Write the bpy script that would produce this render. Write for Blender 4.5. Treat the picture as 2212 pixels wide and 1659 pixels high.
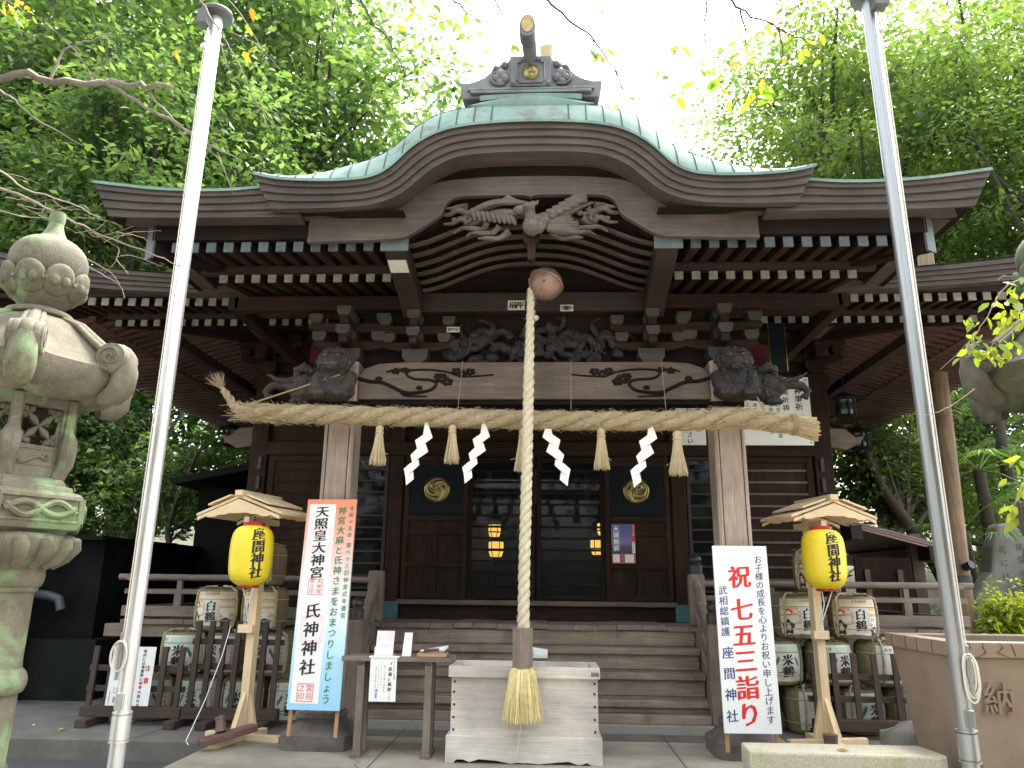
import bpy, bmesh, math, random
import numpy as np
from mathutils import Vector, Matrix
R = math.radians
rng = np.random.default_rng(7)
random.seed(7)
S = bpy.context.scene
COL = S.collection
for o in list(bpy.data.objects):
    bpy.data.objects.remove(o)

# ------------------------------------------------------------------ camera
CAM = Vector((0.16, 0.0, 1.5))
PITCH, YAW, ROLL = math.atan(1612 / 5980.0), R(2.8), 0.0115
fw = Vector((-math.sin(YAW) * math.cos(PITCH), math.cos(YAW) * math.cos(PITCH), math.sin(PITCH)))
r0 = Vector((math.cos(YAW), math.sin(YAW), 0)); u0 = r0.cross(fw)
rt = r0 * math.cos(ROLL) + u0 * math.sin(ROLL); up = u0 * math.cos(ROLL) - r0 * math.sin(ROLL)
cd = bpy.data.cameras.new('camera'); cam = bpy.data.objects.new('camera', cd); COL.objects.link(cam)
M3 = Matrix((rt, up, -fw)).transposed()
cam.matrix_world = Matrix.Translation(CAM) @ M3.to_4x4()
cd.sensor_width = 36; cd.lens = 1612 / 2212 * 36; cd.clip_end = 500; cd.clip_start = 0.05
S.camera = cam
# ------------------------------------------------------------------ sky, sun, exposure
w = bpy.data.worlds.new('World'); S.world = w; w.use_nodes = True
wn = w.node_tree; wn.nodes.clear()
sky = wn.nodes.new('ShaderNodeTexSky'); sky.sky_type = 'NISHITA'; sky.sun_disc = False
SUN_EL, SUN_ROT = R(58), R(200)
sky.sun_elevation = SUN_EL; sky.sun_rotation = SUN_ROT; sky.dust_density = 6; sky.air_density = 1.0; sky.ozone_density = 1.0
hs = wn.nodes.new('ShaderNodeHueSaturation'); hs.inputs['Saturation'].default_value = 0.28
bg = wn.nodes.new('ShaderNodeBackground'); bg.inputs['Strength'].default_value = 0.15
wo = wn.nodes.new('ShaderNodeOutputWorld')
wn.links.new(sky.outputs[0], hs.inputs['Color']); wn.links.new(hs.outputs[0], bg.inputs[0]); wn.links.new(bg.outputs[0], wo.inputs[0])
sd = bpy.data.lights.new('sun', 'SUN'); sun = bpy.data.objects.new('sun', sd); COL.objects.link(sun)
sd.energy = 1.0; sd.angle = R(16); sd.color = (1, 0.95, 0.87)
# the sun stands high beyond the shrine, veiled, so the front is in open shade
sun_dir = Vector((0.30, 0.40, 0.86)).normalized()
sun.rotation_euler = sun_dir.to_track_quat('Z', 'Y').to_euler()
sky.sun_elevation = math.asin(sun_dir.z); sky.sun_rotation = math.atan2(sun_dir.x, sun_dir.y)
S.view_settings.view_transform = 'Standard'; S.view_settings.look = 'None'
S.view_settings.exposure = 2.9; S.view_settings.gamma = 1
S.cycles.max_bounces = 8; S.cycles.diffuse_bounces = 5; S.cycles.transparent_max_bounces = 8
S.cycles.use_denoising = True

# ------------------------------------------------------------------ materials
def newmat(name):
    m = bpy.data.materials.new(name); m.use_nodes = True
    n = m.node_tree; b = n.nodes['Principled BSDF']
    return m, n, b
def lk(n, a, b): n.links.new(a, b)
def c4(c): return (c[0], c[1], c[2], 1)
def ramp(n, stops):
    r = n.nodes.new('ShaderNodeValToRGB'); e = r.color_ramp.elements
    while len(e) < len(stops): e.new(0.5)
    for i, (p, c) in enumerate(stops): e[i].position = p; e[i].color = c4(c)
    return r
def noise(n, vec, scale, detail=5, rough=0.55, dist=0):
    t = n.nodes.new('ShaderNodeTexNoise'); t.inputs['Scale'].default_value = scale
    t.inputs['Detail'].default_value = detail; t.inputs['Roughness'].default_value = rough; t.inputs['Distortion'].default_value = dist
    if vec: lk(n, vec, t.inputs['Vector'])
    return t
def coords(n, scale=(1, 1, 1), which='Object'):
    tc = n.nodes.new('ShaderNodeTexCoord'); mp = n.nodes.new('ShaderNodeMapping'); mp.inputs['Scale'].default_value = scale
    lk(n, tc.outputs[which], mp.inputs['Vector']); return mp.outputs[0]
def mixc(n, fac, a, b, mode='MIX'):
    m = n.nodes.new('ShaderNodeMix'); m.data_type = 'RGBA'; m.blend_type = mode
    for sock, v in ((m.inputs[0], fac), (m.inputs[6], a), (m.inputs[7], b)):
        if isinstance(v, (int, float)): sock.default_value = v
        elif isinstance(v, tuple): sock.default_value = c4(v)
        else: lk(n, v, sock)
    return m.outputs[2]
def bump(n, b, h, strength, dist=0.01):
    bp = n.nodes.new('ShaderNodeBump'); bp.inputs['Strength'].default_value = strength; bp.inputs['Distance'].default_value = dist
    lk(n, h, bp.inputs['Height']); lk(n, bp.outputs[0], b.inputs['Normal'])
def plain(name, c, rough=0.6, metal=0.0, emit=0, trans=0):
    m, n, b = newmat(name); b.inputs['Base Color'].default_value = c4(c); b.inputs['Roughness'].default_value = rough
    b.inputs['Metallic'].default_value = metal
    if emit: b.inputs['Emission Color'].default_value = c4(c); b.inputs['Emission Strength'].default_value = emit
    return m
def grunge(name, c1, c2, scale=4, rough=0.75, bmp=0.25, c3=None, s3=1.2, metal=0.0, fine=60):
    m, n, b = newmat(name); v = coords(n)
    t = noise(n, v, scale, 8, 0.65); r = ramp(n, [(0.3, c1), (0.7, c2)]); lk(n, t.outputs[0], r.inputs[0]); c = r.outputs[0]
    if c3:
        t3 = noise(n, v, s3, 6, 0.6); r3 = ramp(n, [(0.52, (0, 0, 0)), (0.66, (1, 1, 1))]); lk(n, t3.outputs[0], r3.inputs[0])
        c = mixc(n, r3.outputs[0], c, c3)
    f = noise(n, v, fine, 6, 0.7)
    lk(n, c, b.inputs['Base Color']); b.inputs['Roughness'].default_value = rough; b.inputs['Metallic'].default_value = metal
    if bmp: bump(n, b, f.outputs[0], bmp, 0.006)
    return m
def wood(name, c1, c2, axis, rough=0.7, bmp=0.3, fine=1.0, stain=None):
    m, n, b = newmat(name); sc = [14 * fine] * 3; sc['xyz'.index(axis)] = 0.9 * fine
    v = coords(n, tuple(sc)); t = noise(n, v, 1.6, 7, 0.6, 0.8)
    sc2 = [70 * fine] * 3; sc2['xyz'.index(axis)] = 2.2 * fine; v2 = coords(n, tuple(sc2)); g = noise(n, v2, 1.5, 5, 0.7)
    r = ramp(n, [(0.28, c1), (0.72, c2)]); lk(n, t.outputs[0], r.inputs[0])
    dk = tuple(x * 0.55 for x in c1)
    rg = ramp(n, [(0.42, (0, 0, 0)), (0.62, (1, 1, 1))]); lk(n, g.outputs[0], rg.inputs[0])
    c = mixc(n, rg.outputs[0], mixc(n, 0.18 if name.startswith('wood_new') else (0.3 if name.startswith('wood_pale') else 0.55), r.outputs[0], dk), r.outputs[0])
    v3 = coords(n); t3 = noise(n, v3, 1.3, 5, 0.6)
    r3 = ramp(n, [(0.35, (0.9, 0.9, 0.9) if name.startswith('wood_new') else (0.62, 0.6, 0.6)), (0.68, (1.12, 1.1, 1.08))]); lk(n, t3.outputs[0], r3.inputs[0])
    c = mixc(n, 1.0, c, r3.outputs[0], 'MULTIPLY')
    if stain:
        t4 = noise(n, coords(n), 2.3, 6, 0.7); r4 = ramp(n, [(0.5, (0, 0, 0)), (0.7, (1, 1, 1))]); lk(n, t4.outputs[0], r4.inputs[0])
        c = mixc(n, r4.outputs[0], c, stain)
    lk(n, c, b.inputs['Base Color']); b.inputs['Roughness'].default_value = rough
    bump(n, b, g.outputs[0], bmp, 0.004)
    return m
def leafmat(name, cols, trans=0.45, rough=0.45):
    m, n, b = newmat(name); g = n.nodes.new('ShaderNodeNewGeometry'); oi = n.nodes.new('ShaderNodeObjectInfo')
    k = len(cols); r = ramp(n, [(i / max(1, k - 1), c) for i, c in enumerate(cols)]); lk(n, g.outputs['Random Per Island'], r.inputs[0])
    t = noise(n, coords(n), 0.55, 3, 0.5); rr = ramp(n, [(0.35, (0.6, 0.66, 0.66)), (0.65, (1.2, 1.15, 0.9))]); lk(n, t.outputs[0], rr.inputs[0])
    c = mixc(n, 1.0, r.outputs[0], rr.outputs[0], 'MULTIPLY')
    lk(n, c, b.inputs['Base Color']); b.inputs['Roughness'].default_value = rough; b.inputs['Specular IOR Level'].default_value = 0.35
    tr = n.nodes.new('ShaderNodeBsdfTranslucent'); ms = n.nodes.new('ShaderNodeMixShader'); ms.inputs[0].default_value = trans
    lk(n, mixc(n, 1.0, c, (1.3, 1.35, 0.8), 'MULTIPLY'), tr.inputs[0])
    out = n.nodes['Material Output']; lk(n, b.outputs[0], ms.inputs[1]); lk(n, tr.outputs[0], ms.inputs[2]); lk(n, ms.outputs[0], out.inputs[0])
    return m
MT = {}
def W(key, axis):   # cached wood by tone and grain direction
    k = key + axis
    if k not in MT:
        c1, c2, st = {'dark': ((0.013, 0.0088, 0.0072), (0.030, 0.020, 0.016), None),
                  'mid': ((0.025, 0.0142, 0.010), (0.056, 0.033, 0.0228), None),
                  'tan': ((0.115, 0.082, 0.060), (0.205, 0.151, 0.113), None),
                  'pillar': ((0.36, 0.275, 0.22), (0.52, 0.415, 0.34), None),
                  'grey': ((0.18, 0.145, 0.115), (0.31, 0.257, 0.21), None),
                  'step': ((0.25, 0.195, 0.15), (0.42, 0.335, 0.265), (0.14, 0.105, 0.08)),
                  'pale': ((0.58, 0.535, 0.47), (0.73, 0.685, 0.62), None),
                  'new': ((0.66, 0.50, 0.30), (0.76, 0.60, 0.385), None),
                  'fence': ((0.05, 0.032, 0.024), (0.10, 0.066, 0.05), None),
                  'orange': ((0.50, 0.27, 0.13), (0.62, 0.37, 0.2), None),
                  'hafu': ((0.077, 0.058, 0.048), (0.142, 0.110, 0.09), None),
                  'fascia': ((0.066, 0.052, 0.046), (0.122, 0.099, 0.087), None),
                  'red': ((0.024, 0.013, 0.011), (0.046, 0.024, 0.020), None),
                  'rafter': ((0.085, 0.042, 0.031), (0.14, 0.07, 0.051), None), 'block': ((0.038, 0.030, 0.027), (0.070, 0.057, 0.05), None)}[key]
        MT[k] = wood('wood_' + k, c1, c2, axis, stain=st)
    return MT[k]

# ------------------------------------------------------------------ mesh helpers
class MB:
    def __init__(s): s.v = []; s.f = []; s.mi = []
    def add(s, vs, fs, mi=0):
        b = len(s.v); s.v.extend([tuple(p) for p in vs]); s.f.extend([tuple(i + b for i in f) for f in fs]); s.mi.extend([mi] * len(fs)); return s
    def box(s, x0, x1, y0, y1, z0, z1, mi=0):
        if x0 > x1: x0, x1 = x1, x0
        return s.add([(x0, y0, z0), (x1, y0, z0), (x1, y1, z0), (x0, y1, z0), (x0, y0, z1), (x1, y0, z1), (x1, y1, z1), (x0, y1, z1)],
                     [(0, 3, 2, 1), (4, 5, 6, 7), (0, 1, 5, 4), (1, 2, 6, 5), (2, 3, 7, 6), (3, 0, 4, 7)], mi)
    def beam(s, p, q, wd, h, mi=0, upv=(0, 0, 1), w2=None, h2=None):
        p = Vector(p); q = Vector(q); d = (q - p).normalized(); u = Vector(upv); sx = d.cross(u)
        if sx.length < 1e-4: sx = d.cross(Vector((0, 1, 0)))
        sx.normalize(); uz = sx.cross(d); vs = []
        for c, ww, hh in ((p, wd, h), (q, w2 or wd, h2 or h)):
            for a, b in ((-1, -1), (1, -1), (1, 1), (-1, 1)): vs.append(c + sx * (a * ww / 2) + uz * (b * hh / 2))
        return s.add(vs, [(3, 2, 1, 0), (4, 5, 6, 7), (0, 1, 5, 4), (1, 2, 6, 5), (2, 3, 7, 6), (3, 0, 4, 7)], mi)
    def prism(s, poly, plane, d0, d1, mi=0):
        n = len(poly); f = {'xz': lambda a, b, d: (a, d, b), 'yz': lambda a, b, d: (d, a, b), 'xy': lambda a, b, d: (a, b, d)}[plane]
        area = sum(poly[i][0] * poly[(i + 1) % n][1] - poly[(i + 1) % n][0] * poly[i][1] for i in range(n))
        if area < 0: poly = poly[::-1]
        vs = [f(a, b, d0) for a, b in poly] + [f(a, b, d1) for a, b in poly]
        fl = [tuple(range(n)), tuple(range(2 * n - 1, n - 1, -1))] + [(i, n + i, n + (i + 1) % n, (i + 1) % n) for i in range(n)]
        flip = (plane == 'xz') != (d1 > d0)
        # outward: for xz the extrusion axis is y (left-handed order)
        if not flip: fl = [tuple(reversed(q)) for q in fl]
        return s.add(vs, fl, mi)
    def tube(s, pts, r, n=8, mi=0, cap=True):
        P = [Vector(p) for p in pts]; k = len(P); rr = r if hasattr(r, '__len__') else [r] * k
        t0 = (P[1] - P[0]).normalized(); a = t0.orthogonal().normalized(); vs = []
        for i in range(k):
            t = (P[min(i + 1, k - 1)] - P[max(i - 1, 0)]).normalized(); a = (a - t * a.dot(t))
            if a.length < 1e-6: a = t.orthogonal()
            a.normalize(); b = t.cross(a)
            for j in range(n):
                th = 2 * math.pi * j / n; vs.append(P[i] + (a * math.cos(th) + b * math.sin(th)) * rr[i])
        fs = [(i * n + j, i * n + (j + 1) % n, (i + 1) * n + (j + 1) % n, (i + 1) * n + j) for i in range(k - 1) for j in range(n)]
        if cap: fs += [tuple(range(n - 1, -1, -1)), tuple((k - 1) * n + j for j in range(n))]
        return s.add(vs, fs, mi)
    def lathe(s, prof, c, n=24, mi=0, sq=None, cap=True, ph=0.0):
        vs = []; k = len(prof)
        for r, z in prof:
            for j in range(n):
                th = 2 * math.pi * j / n + ph; q = 1.0 if sq is None else sq(th)
                vs.append((c[0] + r * q * math.cos(th), c[1] + r * q * math.sin(th), c[2] + z))
        fs = [(i * n + j, i * n + (j + 1) % n, (i + 1) * n + (j + 1) % n, (i + 1) * n + j) for i in range(k - 1) for j in range(n)]
        if cap: fs += [tuple(range(n - 1, -1, -1)), tuple((k - 1) * n + j for j in range(n))]
        return s.add(vs, fs, mi)
    def grid(s, rows, mi=0, flip=False):
        k = len(rows[0]); vs = [p for r in rows for p in r]
        fs = [(i * k + j, i * k + j + 1, (i + 1) * k + j + 1, (i + 1) * k + j) for i in range(len(rows) - 1) for j in range(k - 1)]
        if flip: fs = [tuple(reversed(f)) for f in fs]
        return s.add(vs, fs, mi)
    def ball(s, c, r, mi=0, n=12, m=8, rot=None):
        r = r if hasattr(r, '__len__') else (r, r, r); vs = []; c = Vector(c)
        for i in range(m + 1):
            ph = math.pi * i / m - math.pi / 2
            for j in range(n):
                th = 2 * math.pi * j / n; p = Vector((r[0] * math.cos(ph) * math.cos(th), r[1] * math.cos(ph) * math.sin(th), r[2] * math.sin(ph)))
                vs.append(c + (rot @ p if rot else p))
        return s.add(vs, [(i * n + j, i * n + (j + 1) % n, (i + 1) * n + (j + 1) % n, (i + 1) * n + j) for i in range(m) for j in range(n)], mi)
    def mirror(s):   # adds the copy mirrored in x
        b = len(s.v); vs = [(-p[0], p[1], p[2]) for p in s.v]; fs = [tuple(b + i for i in reversed(f)) for f in s.f]
        s.v += vs; s.f += fs; s.mi += list(s.mi); return s
    def build(s, name, mats, parent=None, smooth=None, bevel=0, remesh=0, carve=0, label=None, cat=None, group=None, kind=None, segs=2):
        me = bpy.data.meshes.new(name); me.from_pydata([tuple(p) for p in s.v], [], s.f)
        if not isinstance(mats, (list, tuple)): mats = [mats]
        for m in mats: me.materials.append(m)
        if len(mats) > 1: me.polygons.foreach_set('material_index', s.mi)
        if smooth is not None:
            me.shade_smooth(); me.set_sharp_from_angle(angle=R(smooth))
        me.update()
        o = bpy.data.objects.new(name, me); COL.objects.link(o)
        if parent is not None: attach(o, parent)
        elif kind is None:
            a = np.array([tuple(p) for p in s.v]); lo = a.min(0); hi = a.max(0); c = Vector(((lo[0] + hi[0]) / 2, (lo[1] + hi[1]) / 2, lo[2]))
            me.transform(Matrix.Translation(-c)); o.location = c
        if remesh and carve:
            md = o.modifiers.new('remesh', 'REMESH'); md.mode = 'VOXEL'; md.voxel_size = remesh; md.use_smooth_shade = True
            tx = bpy.data.textures.get('chisel') or bpy.data.textures.new('chisel', 'VORONOI'); tx.noise_scale = .028; tx.distance_metric = 'DISTANCE'
            md = o.modifiers.new('chisel', 'DISPLACE'); md.texture = tx; md.strength = carve; md.mid_level = .35; md.texture_coords = 'LOCAL'
        elif remesh:
            md = o.modifiers.new('remesh', 'REMESH'); md.mode = 'VOXEL'; md.voxel_size = remesh; md.use_smooth_shade = True
            md2 = o.modifiers.new('smooth', 'SMOOTH'); md2.factor = 0.5; md2.iterations = 2
        if bevel:
            md = o.modifiers.new('bevel', 'BEVEL'); md.width = bevel; md.segments = segs; md.limit_method = 'ANGLE'; md.angle_limit = R(40); md.harden_normals = False
        tag(o, label, cat, group, kind)
        return o
def attach(o, parent):
    o.parent = parent; o.matrix_parent_inverse = (wm(parent)).inverted()
def wm(o):
    m = o.matrix_basis.copy()
    if o.parent is not None: m = wm(o.parent) @ o.matrix_parent_inverse @ m
    return m
def tag(o, label=None, cat=None, group=None, kind=None):
    if label: o['label'] = label
    if cat: o['category'] = cat
    if group: o['group'] = group
    if kind: o['kind'] = kind
    return o
def thing(name, loc, label, cat, group=None, rotz=0):
    o = bpy.data.objects.new(name, None); o.empty_display_size = 0.2; COL.objects.link(o); o.location = loc; o.rotation_euler = (0, 0, rotz)
    return tag(o, label, cat, group)
def dup(o, parent=None, loc=None, rot=None, scale=None, label=None):
    c = o.copy(); COL.objects.link(c)
    if parent is not None: c.parent = parent
    if loc is not None: c.location = loc
    if rot is not None: c.rotation_euler = rot
    if scale is not None: c.scale = scale
    if label: c['label'] = label
    for ch in list(o.children): dup(ch, c)
    return c
def fastmesh(name, V, F4, mats, midx=None, smooth=False):
    me = bpy.data.meshes.new(name); V = np.asarray(V, np.float32); F4 = np.asarray(F4, np.int32); k = F4.shape[1]
    me.vertices.add(len(V)); me.vertices.foreach_set('co', V.ravel())
    me.loops.add(F4.size); me.loops.foreach_set('vertex_index', F4.ravel())
    me.polygons.add(len(F4)); me.polygons.foreach_set('loop_start', np.arange(0, F4.size, k, dtype=np.int32))
    if midx is not None: me.polygons.foreach_set('material_index', np.asarray(midx, np.int32))
    for m in (mats if isinstance(mats, (list, tuple)) else [mats]): me.materials.append(m)
    me.update(calc_edges=True); me.validate(); return me
def interp(prof, x):
    xs = [p[0] for p in prof]; return float(np.interp(x, xs, [p[1] for p in prof]))
def smoothprof(pts, n=8):     # Catmull-Rom through points
    P = [Vector(p) for p in pts]; out = []
    for i in range(len(P) - 1):
        a = P[max(i - 1, 0)]; b = P[i]; c = P[i + 1]; d = P[min(i + 2, len(P) - 1)]
        for j in range(n):
            t = j / n
            out.append(0.5 * ((2 * b) + (c - a) * t + (2 * a - 5 * b + 4 * c - d) * t * t + (3 * b - a - 3 * c + d) * t ** 3))
    out.append(P[-1]); return out

# ------------------------------------------------------------------ lettering
GL = {}
def glyph(ch):
    if ch not in GL:
        cu = bpy.data.curves.new('t', 'FONT'); cu.body = ch; cu.size = 1; cu.align_x = 'CENTER'; cu.resolution_u = 2
        ob = bpy.data.objects.new('t', cu); COL.objects.link(ob); dg = bpy.context.evaluated_depsgraph_get(); dg.update()
        me = bpy.data.meshes.new_from_object(ob.evaluated_get(dg)); 
        v = np.zeros(len(me.vertices) * 3); me.vertices.foreach_get('co', v); v = v.reshape(-1, 3)[:, :2].copy(); v[:, 1] -= 0.37
        GL[ch] = (v, [tuple(p.vertices) for p in me.polygons]); bpy.data.meshes.remove(me); bpy.data.objects.remove(ob); bpy.data.curves.remove(cu)
    return GL[ch]
def column(mb, text, x, y, size, pitch, fn, mi=0, nib=0.0, shear=0.06, wide=1.0, horizontal=False):
    """vertical column of characters; fn(u, v, lift) maps the sheet to space"""
    i = 0
    for ch in text:
        if ch != ' ':
            gv, gf = glyph(ch)
            ds = [(0, 0)] if not nib else [(-nib, -nib * .35), (0, 0), (nib, nib * .35)]
            for k, (dx, dy) in enumerate(ds):
                px = x + (i * pitch if horizontal else 0); py = y - (0 if horizontal else i * pitch)
                vs = [fn(px + (a + dx) * size * wide, py + (b + dy + a * shear) * size, 0.0004 * k) for a, b in gv]
                mb.add(vs, gf, mi)
            i += 1
        else: i += 0.5
def plane_fn(o, ux, uy, nrm, lift=0.0015):
    o = Vector(o); ux = Vector(ux); uy = Vector(uy); nrm = Vector(nrm)
    return lambda u, v, k: o + ux * u + uy * v + nrm * (lift + k)

# ------------------------------------------------------------------ ground
def paving_mat():
    m, n, b = newmat('concrete_paving'); v = coords(n)
    t = noise(n, v, 1.6, 8, 0.65); r = ramp(n, [(0.3, (0.27, 0.245, 0.19)), (0.7, (0.43, 0.395, 0.315))]); lk(n, t.outputs[0], r.inputs[0])
    t2 = noise(n, v, 0.7, 4, 0.6); r2 = ramp(n, [(0.42, (0.62, 0.62, 0.6)), (0.6, (1, 1, 1))]); lk(n, t2.outputs[0], r2.inputs[0])
    f = noise(n, v, 140, 4, 0.7); rf = ramp(n, [(0.3, (0.75, 0.75, 0.75)), (0.7, (1.15, 1.15, 1.15))]); lk(n, f.outputs[0], rf.inputs[0])
    c = mixc(n, 1, mixc(n, 1, r.outputs[0], r2.outputs[0], 'MULTIPLY'), rf.outputs[0], 'MULTIPLY'); lk(n, c, b.inputs['Base Color'])
    b.inputs['Roughness'].default_value = 0.8; bump(n, b, f.outputs[0], 0.25, 0.004); return m
M_pave = paving_mat()
M_joint = plain('joint', (0.05, 0.045, 0.038), 0.9)
M_asph = grunge('wet_asphalt', (0.035, 0.037, 0.037), (0.075, 0.078, 0.075), 40, 0.7, 0.6, fine=120)
M_gravel = grunge('gravel_ground', (0.09, 0.085, 0.07), (0.20, 0.185, 0.16), 60, 0.9, 0.8, fine=90)
M_side = grunge('dark_concrete', (0.085, 0.082, 0.07), (0.16, 0.153, 0.13), 3, 0.85, 0.3, fine=120)
M_soil = grunge('forest_soil', (0.035, 0.03, 0.02), (0.085, 0.07, 0.045), 6, 0.95, 0.6, c3=(0.05, 0.07, 0.025))
mb = MB()
# low ground in front and all round, far beyond the trees, rising behind as a wooded slope
rows = []
ys = [-60, -20, 3, 6, 7.74]
for y in ys: rows.append([(x, y, -0.2) for x in np.linspace(-90, 90, 19)])
mb.grid(rows); mb.build('ground', M_gravel, kind='structure')
mb = MB(); rows = []
for y in np.linspace(7.745, 110, 30):
    rows.append([(x, y, -0.21 + max(0, (y - 13)) * 0.11 + max(0, abs(x) - 9) * 0.05 * min(1, max(0, (y - 9) / 6))) for x in np.linspace(-90, 90, 31)])
mb.grid(rows); mb.build('hillside', M_soil, kind='structure')
mb = MB(); mb.box(-3.05, 9, -6, 8.2, -0.3, 0.0); mb.build('approach_paving', M_pave, kind='structure', bevel=0.01)
mb = MB(); mb.box(-9, -3.052, 7.75, 14, -0.3, -0.001); mb.box(-3.052, 9, 8.2, 12, -0.3, -0.001); mb.build('side_terrace', M_side, kind='structure', bevel=0.01)
mb = MB(); mb.box(-7, -3.06, 7.02, 7.745, -0.25, -0.19); mb.build('asphalt_strip', M_asph, kind='structure')
mb = MB()
for x, y0, y1, s in ((-1.36, 3, 8.58, 0.0), (1.35, 3, 8.58, 0.0), (-3.9, 7.8, 9.2, 0), (3.4, 8.2, 9.2, 0)):
    mb.add([(x - .006, y0, .0022), (x + .006, y0, .0022), (x + .006, y1, .0022), (x - .006, y1, .0022)], [(0, 1, 2, 3)])
mb.add([(-3.05, 7.6, .0022), (9, 7.64, .0022), (9, 7.646, .0022), (-3.05, 7.606, .0022)], [(0, 1, 2, 3)])
pts = [(-1.42, 6.8), (-1.5, 6.95), (-1.47, 7.05), (-1.6, 7.2), (-1.62, 7.3)]
for a, b in zip(pts, pts[1:]): mb.add([(a[0], a[1], .0024), (a[0] + .008, a[1], .0024), (b[0] + .006, b[1], .0024), (b[0], b[1], .0024)], [(0, 1, 2, 3)])
mb.build('paving_joints', M_joint, kind='structure')

# ------------------------------------------------------------------ shrine hall
SH = thing('shrine_hall', (0, 10.6, 0), 'dark weathered timber shrine hall with copper roofed curved porch', 'shrine')
M_copper = grunge('verdigris_copper', (0.12, 0.20, 0.175), (0.22, 0.31, 0.27), 2.2, 0.85, 0.12, c3=(0.15, 0.165, 0.15), s3=3.5, fine=30)
M_copper.node_tree.nodes['Principled BSDF'].inputs['Specular IOR Level'].default_value = 0.15
M_seam = plain('copper_seam', (0.035, 0.055, 0.05), 0.9)
M_oni = grunge('aged_bronze', (0.085, 0.085, 0.092), (0.18, 0.175, 0.18), 5, 0.5, 0.2, c3=(0.13, 0.19, 0.165), s3=2.5, metal=0.25)
M_gold = grunge('old_gold', (0.22, 0.165, 0.065), (0.36, 0.285, 0.125), 14, 0.3, 0.15, metal=0.95)
M_cap = grunge('painted_rafter_end', (0.19, 0.178, 0.145), (0.28, 0.268, 0.22), 18, 0.7, 0.1, c3=(0.14, 0.13, 0.10), s3=9)
M_cap2 = grunge('verdigris_cap', (0.05, 0.066, 0.071), (0.092, 0.112, 0.118), 12, 0.6, 0.1)
M_glass, _n, _b = newmat('window_glass')
_b.inputs['Base Color'].default_value = (0.015, 0.02, 0.022, 1); _b.inputs['Roughness'].default_value = 0.04; _b.inputs['Specular IOR Level'].default_value = 0.35
_t = _n.nodes.new('ShaderNodeBsdfTransparent'); _t.inputs[0].default_value = (0.82, 0.86, 0.86, 1); _ms = _n.nodes.new('ShaderNodeMixShader'); _ms.inputs[0].default_value = 0.5
_n.links.new(_b.outputs[0], _ms.inputs[1]); _n.links.new(_t.outputs[0], _ms.inputs[2]); _n.links.new(_ms.outputs[0], _n.nodes['Material Output'].inputs[0])
M_black = plain('black_lacquer', (0.004, 0.007, 0.009), 0.6)
M_black.node_tree.nodes['Principled BSDF'].inputs['Specular IOR Level'].default_value = 0.15
M_white = grunge('white_board', (0.74, 0.75, 0.73), (0.82, 0.83, 0.81), 3, 0.35, 0.03)
M_paper = plain('paper', (0.80, 0.79, 0.76), 0.8)
M_ink = plain('ink', (0.018, 0.017, 0.017), 0.6)
M_red = plain('red_paint', (0.62, 0.02, 0.02), 0.5)
M_navy = plain('navy_paint', (0.03, 0.04, 0.17), 0.5)
M_green = plain('green_paint', (0.02, 0.22, 0.07), 0.5)

KT = [(0, 5.758), (.2, 5.755), (.37, 5.744), (.55, 5.730), (.77, 5.69), (.93, 5.628), (1.05, 5.553), (1.15, 5.468), (1.25, 5.355), (1.35, 5.262), (1.48, 5.198), (1.62, 5.17), (1.85, 5.157), (2.14, 5.164), (2.4, 5.188), (2.62, 5.24)]
KL = [(0, 5.487), (.25, 5.483), (.45, 5.474), (.62, 5.455), (.75, 5.42), (.84, 5.375), (.93, 5.32), (1.05, 5.21), (1.2, 5.072), (1.36, 4.988), (1.56, 4.938), (1.87, 4.918), (2.2, 4.914), (2.46, 4.918)]
def dense(pr):
    q = smoothprof([(a, b, 0) for a, b in pr], 6); return [(p[0], p[1]) for p in q]
KT, KL = dense(KT), dense(KL)
NU = 97
US = np.linspace(-1, 1, NU)
def kpt(u, t):     # t 0 low edge .. 1 top edge of the eave band
    xl, xt = u * 2.46, u * 2.62
    return (xl * (1 - t) + xt * t, interp(KL, abs(xl)) * (1 - t) + interp(KT, abs(xt)) * t)
def band(mb, fn, t0, t1, y0, y1, us=US):
    rows = []
    for u in us:
        a = fn(u, t0); b = fn(u, t1)
        rows.append([(a[0], y0, a[1]), (b[0], y0, b[1]), (b[0], y1, b[1]), (a[0], y1, a[1]), (a[0], y0, a[1])])
    k = 5; mb.grid(rows); n0 = len(mb.v) - len(rows) * k
    mb.f.append((n0, n0 + 3, n0 + 2, n0 + 1)); mb.mi.append(0); e = n0 + (len(rows) - 1) * k; mb.f.append((e, e + 1, e + 2, e + 3)); mb.mi.append(0)
gable = MB().build  # (alias not used further)
LAY = [(0.0, 0.235, 0.075), (0.25, 0.485, 0.05), (0.50, 0.735, 0.025), (0.75, 0.985, 0.0)]
porch = None
for i, (a, b, dy) in enumerate(LAY):
    mb = MB(); band(mb, kpt, a, b, 6.2 + dy, 6.53)
    mb.build('eave_band', W('fascia', 'x'), SH, smooth=30)
mb = MB(); band(mb, kpt, 0.02, 0.97, 6.30, 6.54); mb.build('eave_core', W('dark', 'x'), SH, smooth=30)
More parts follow.
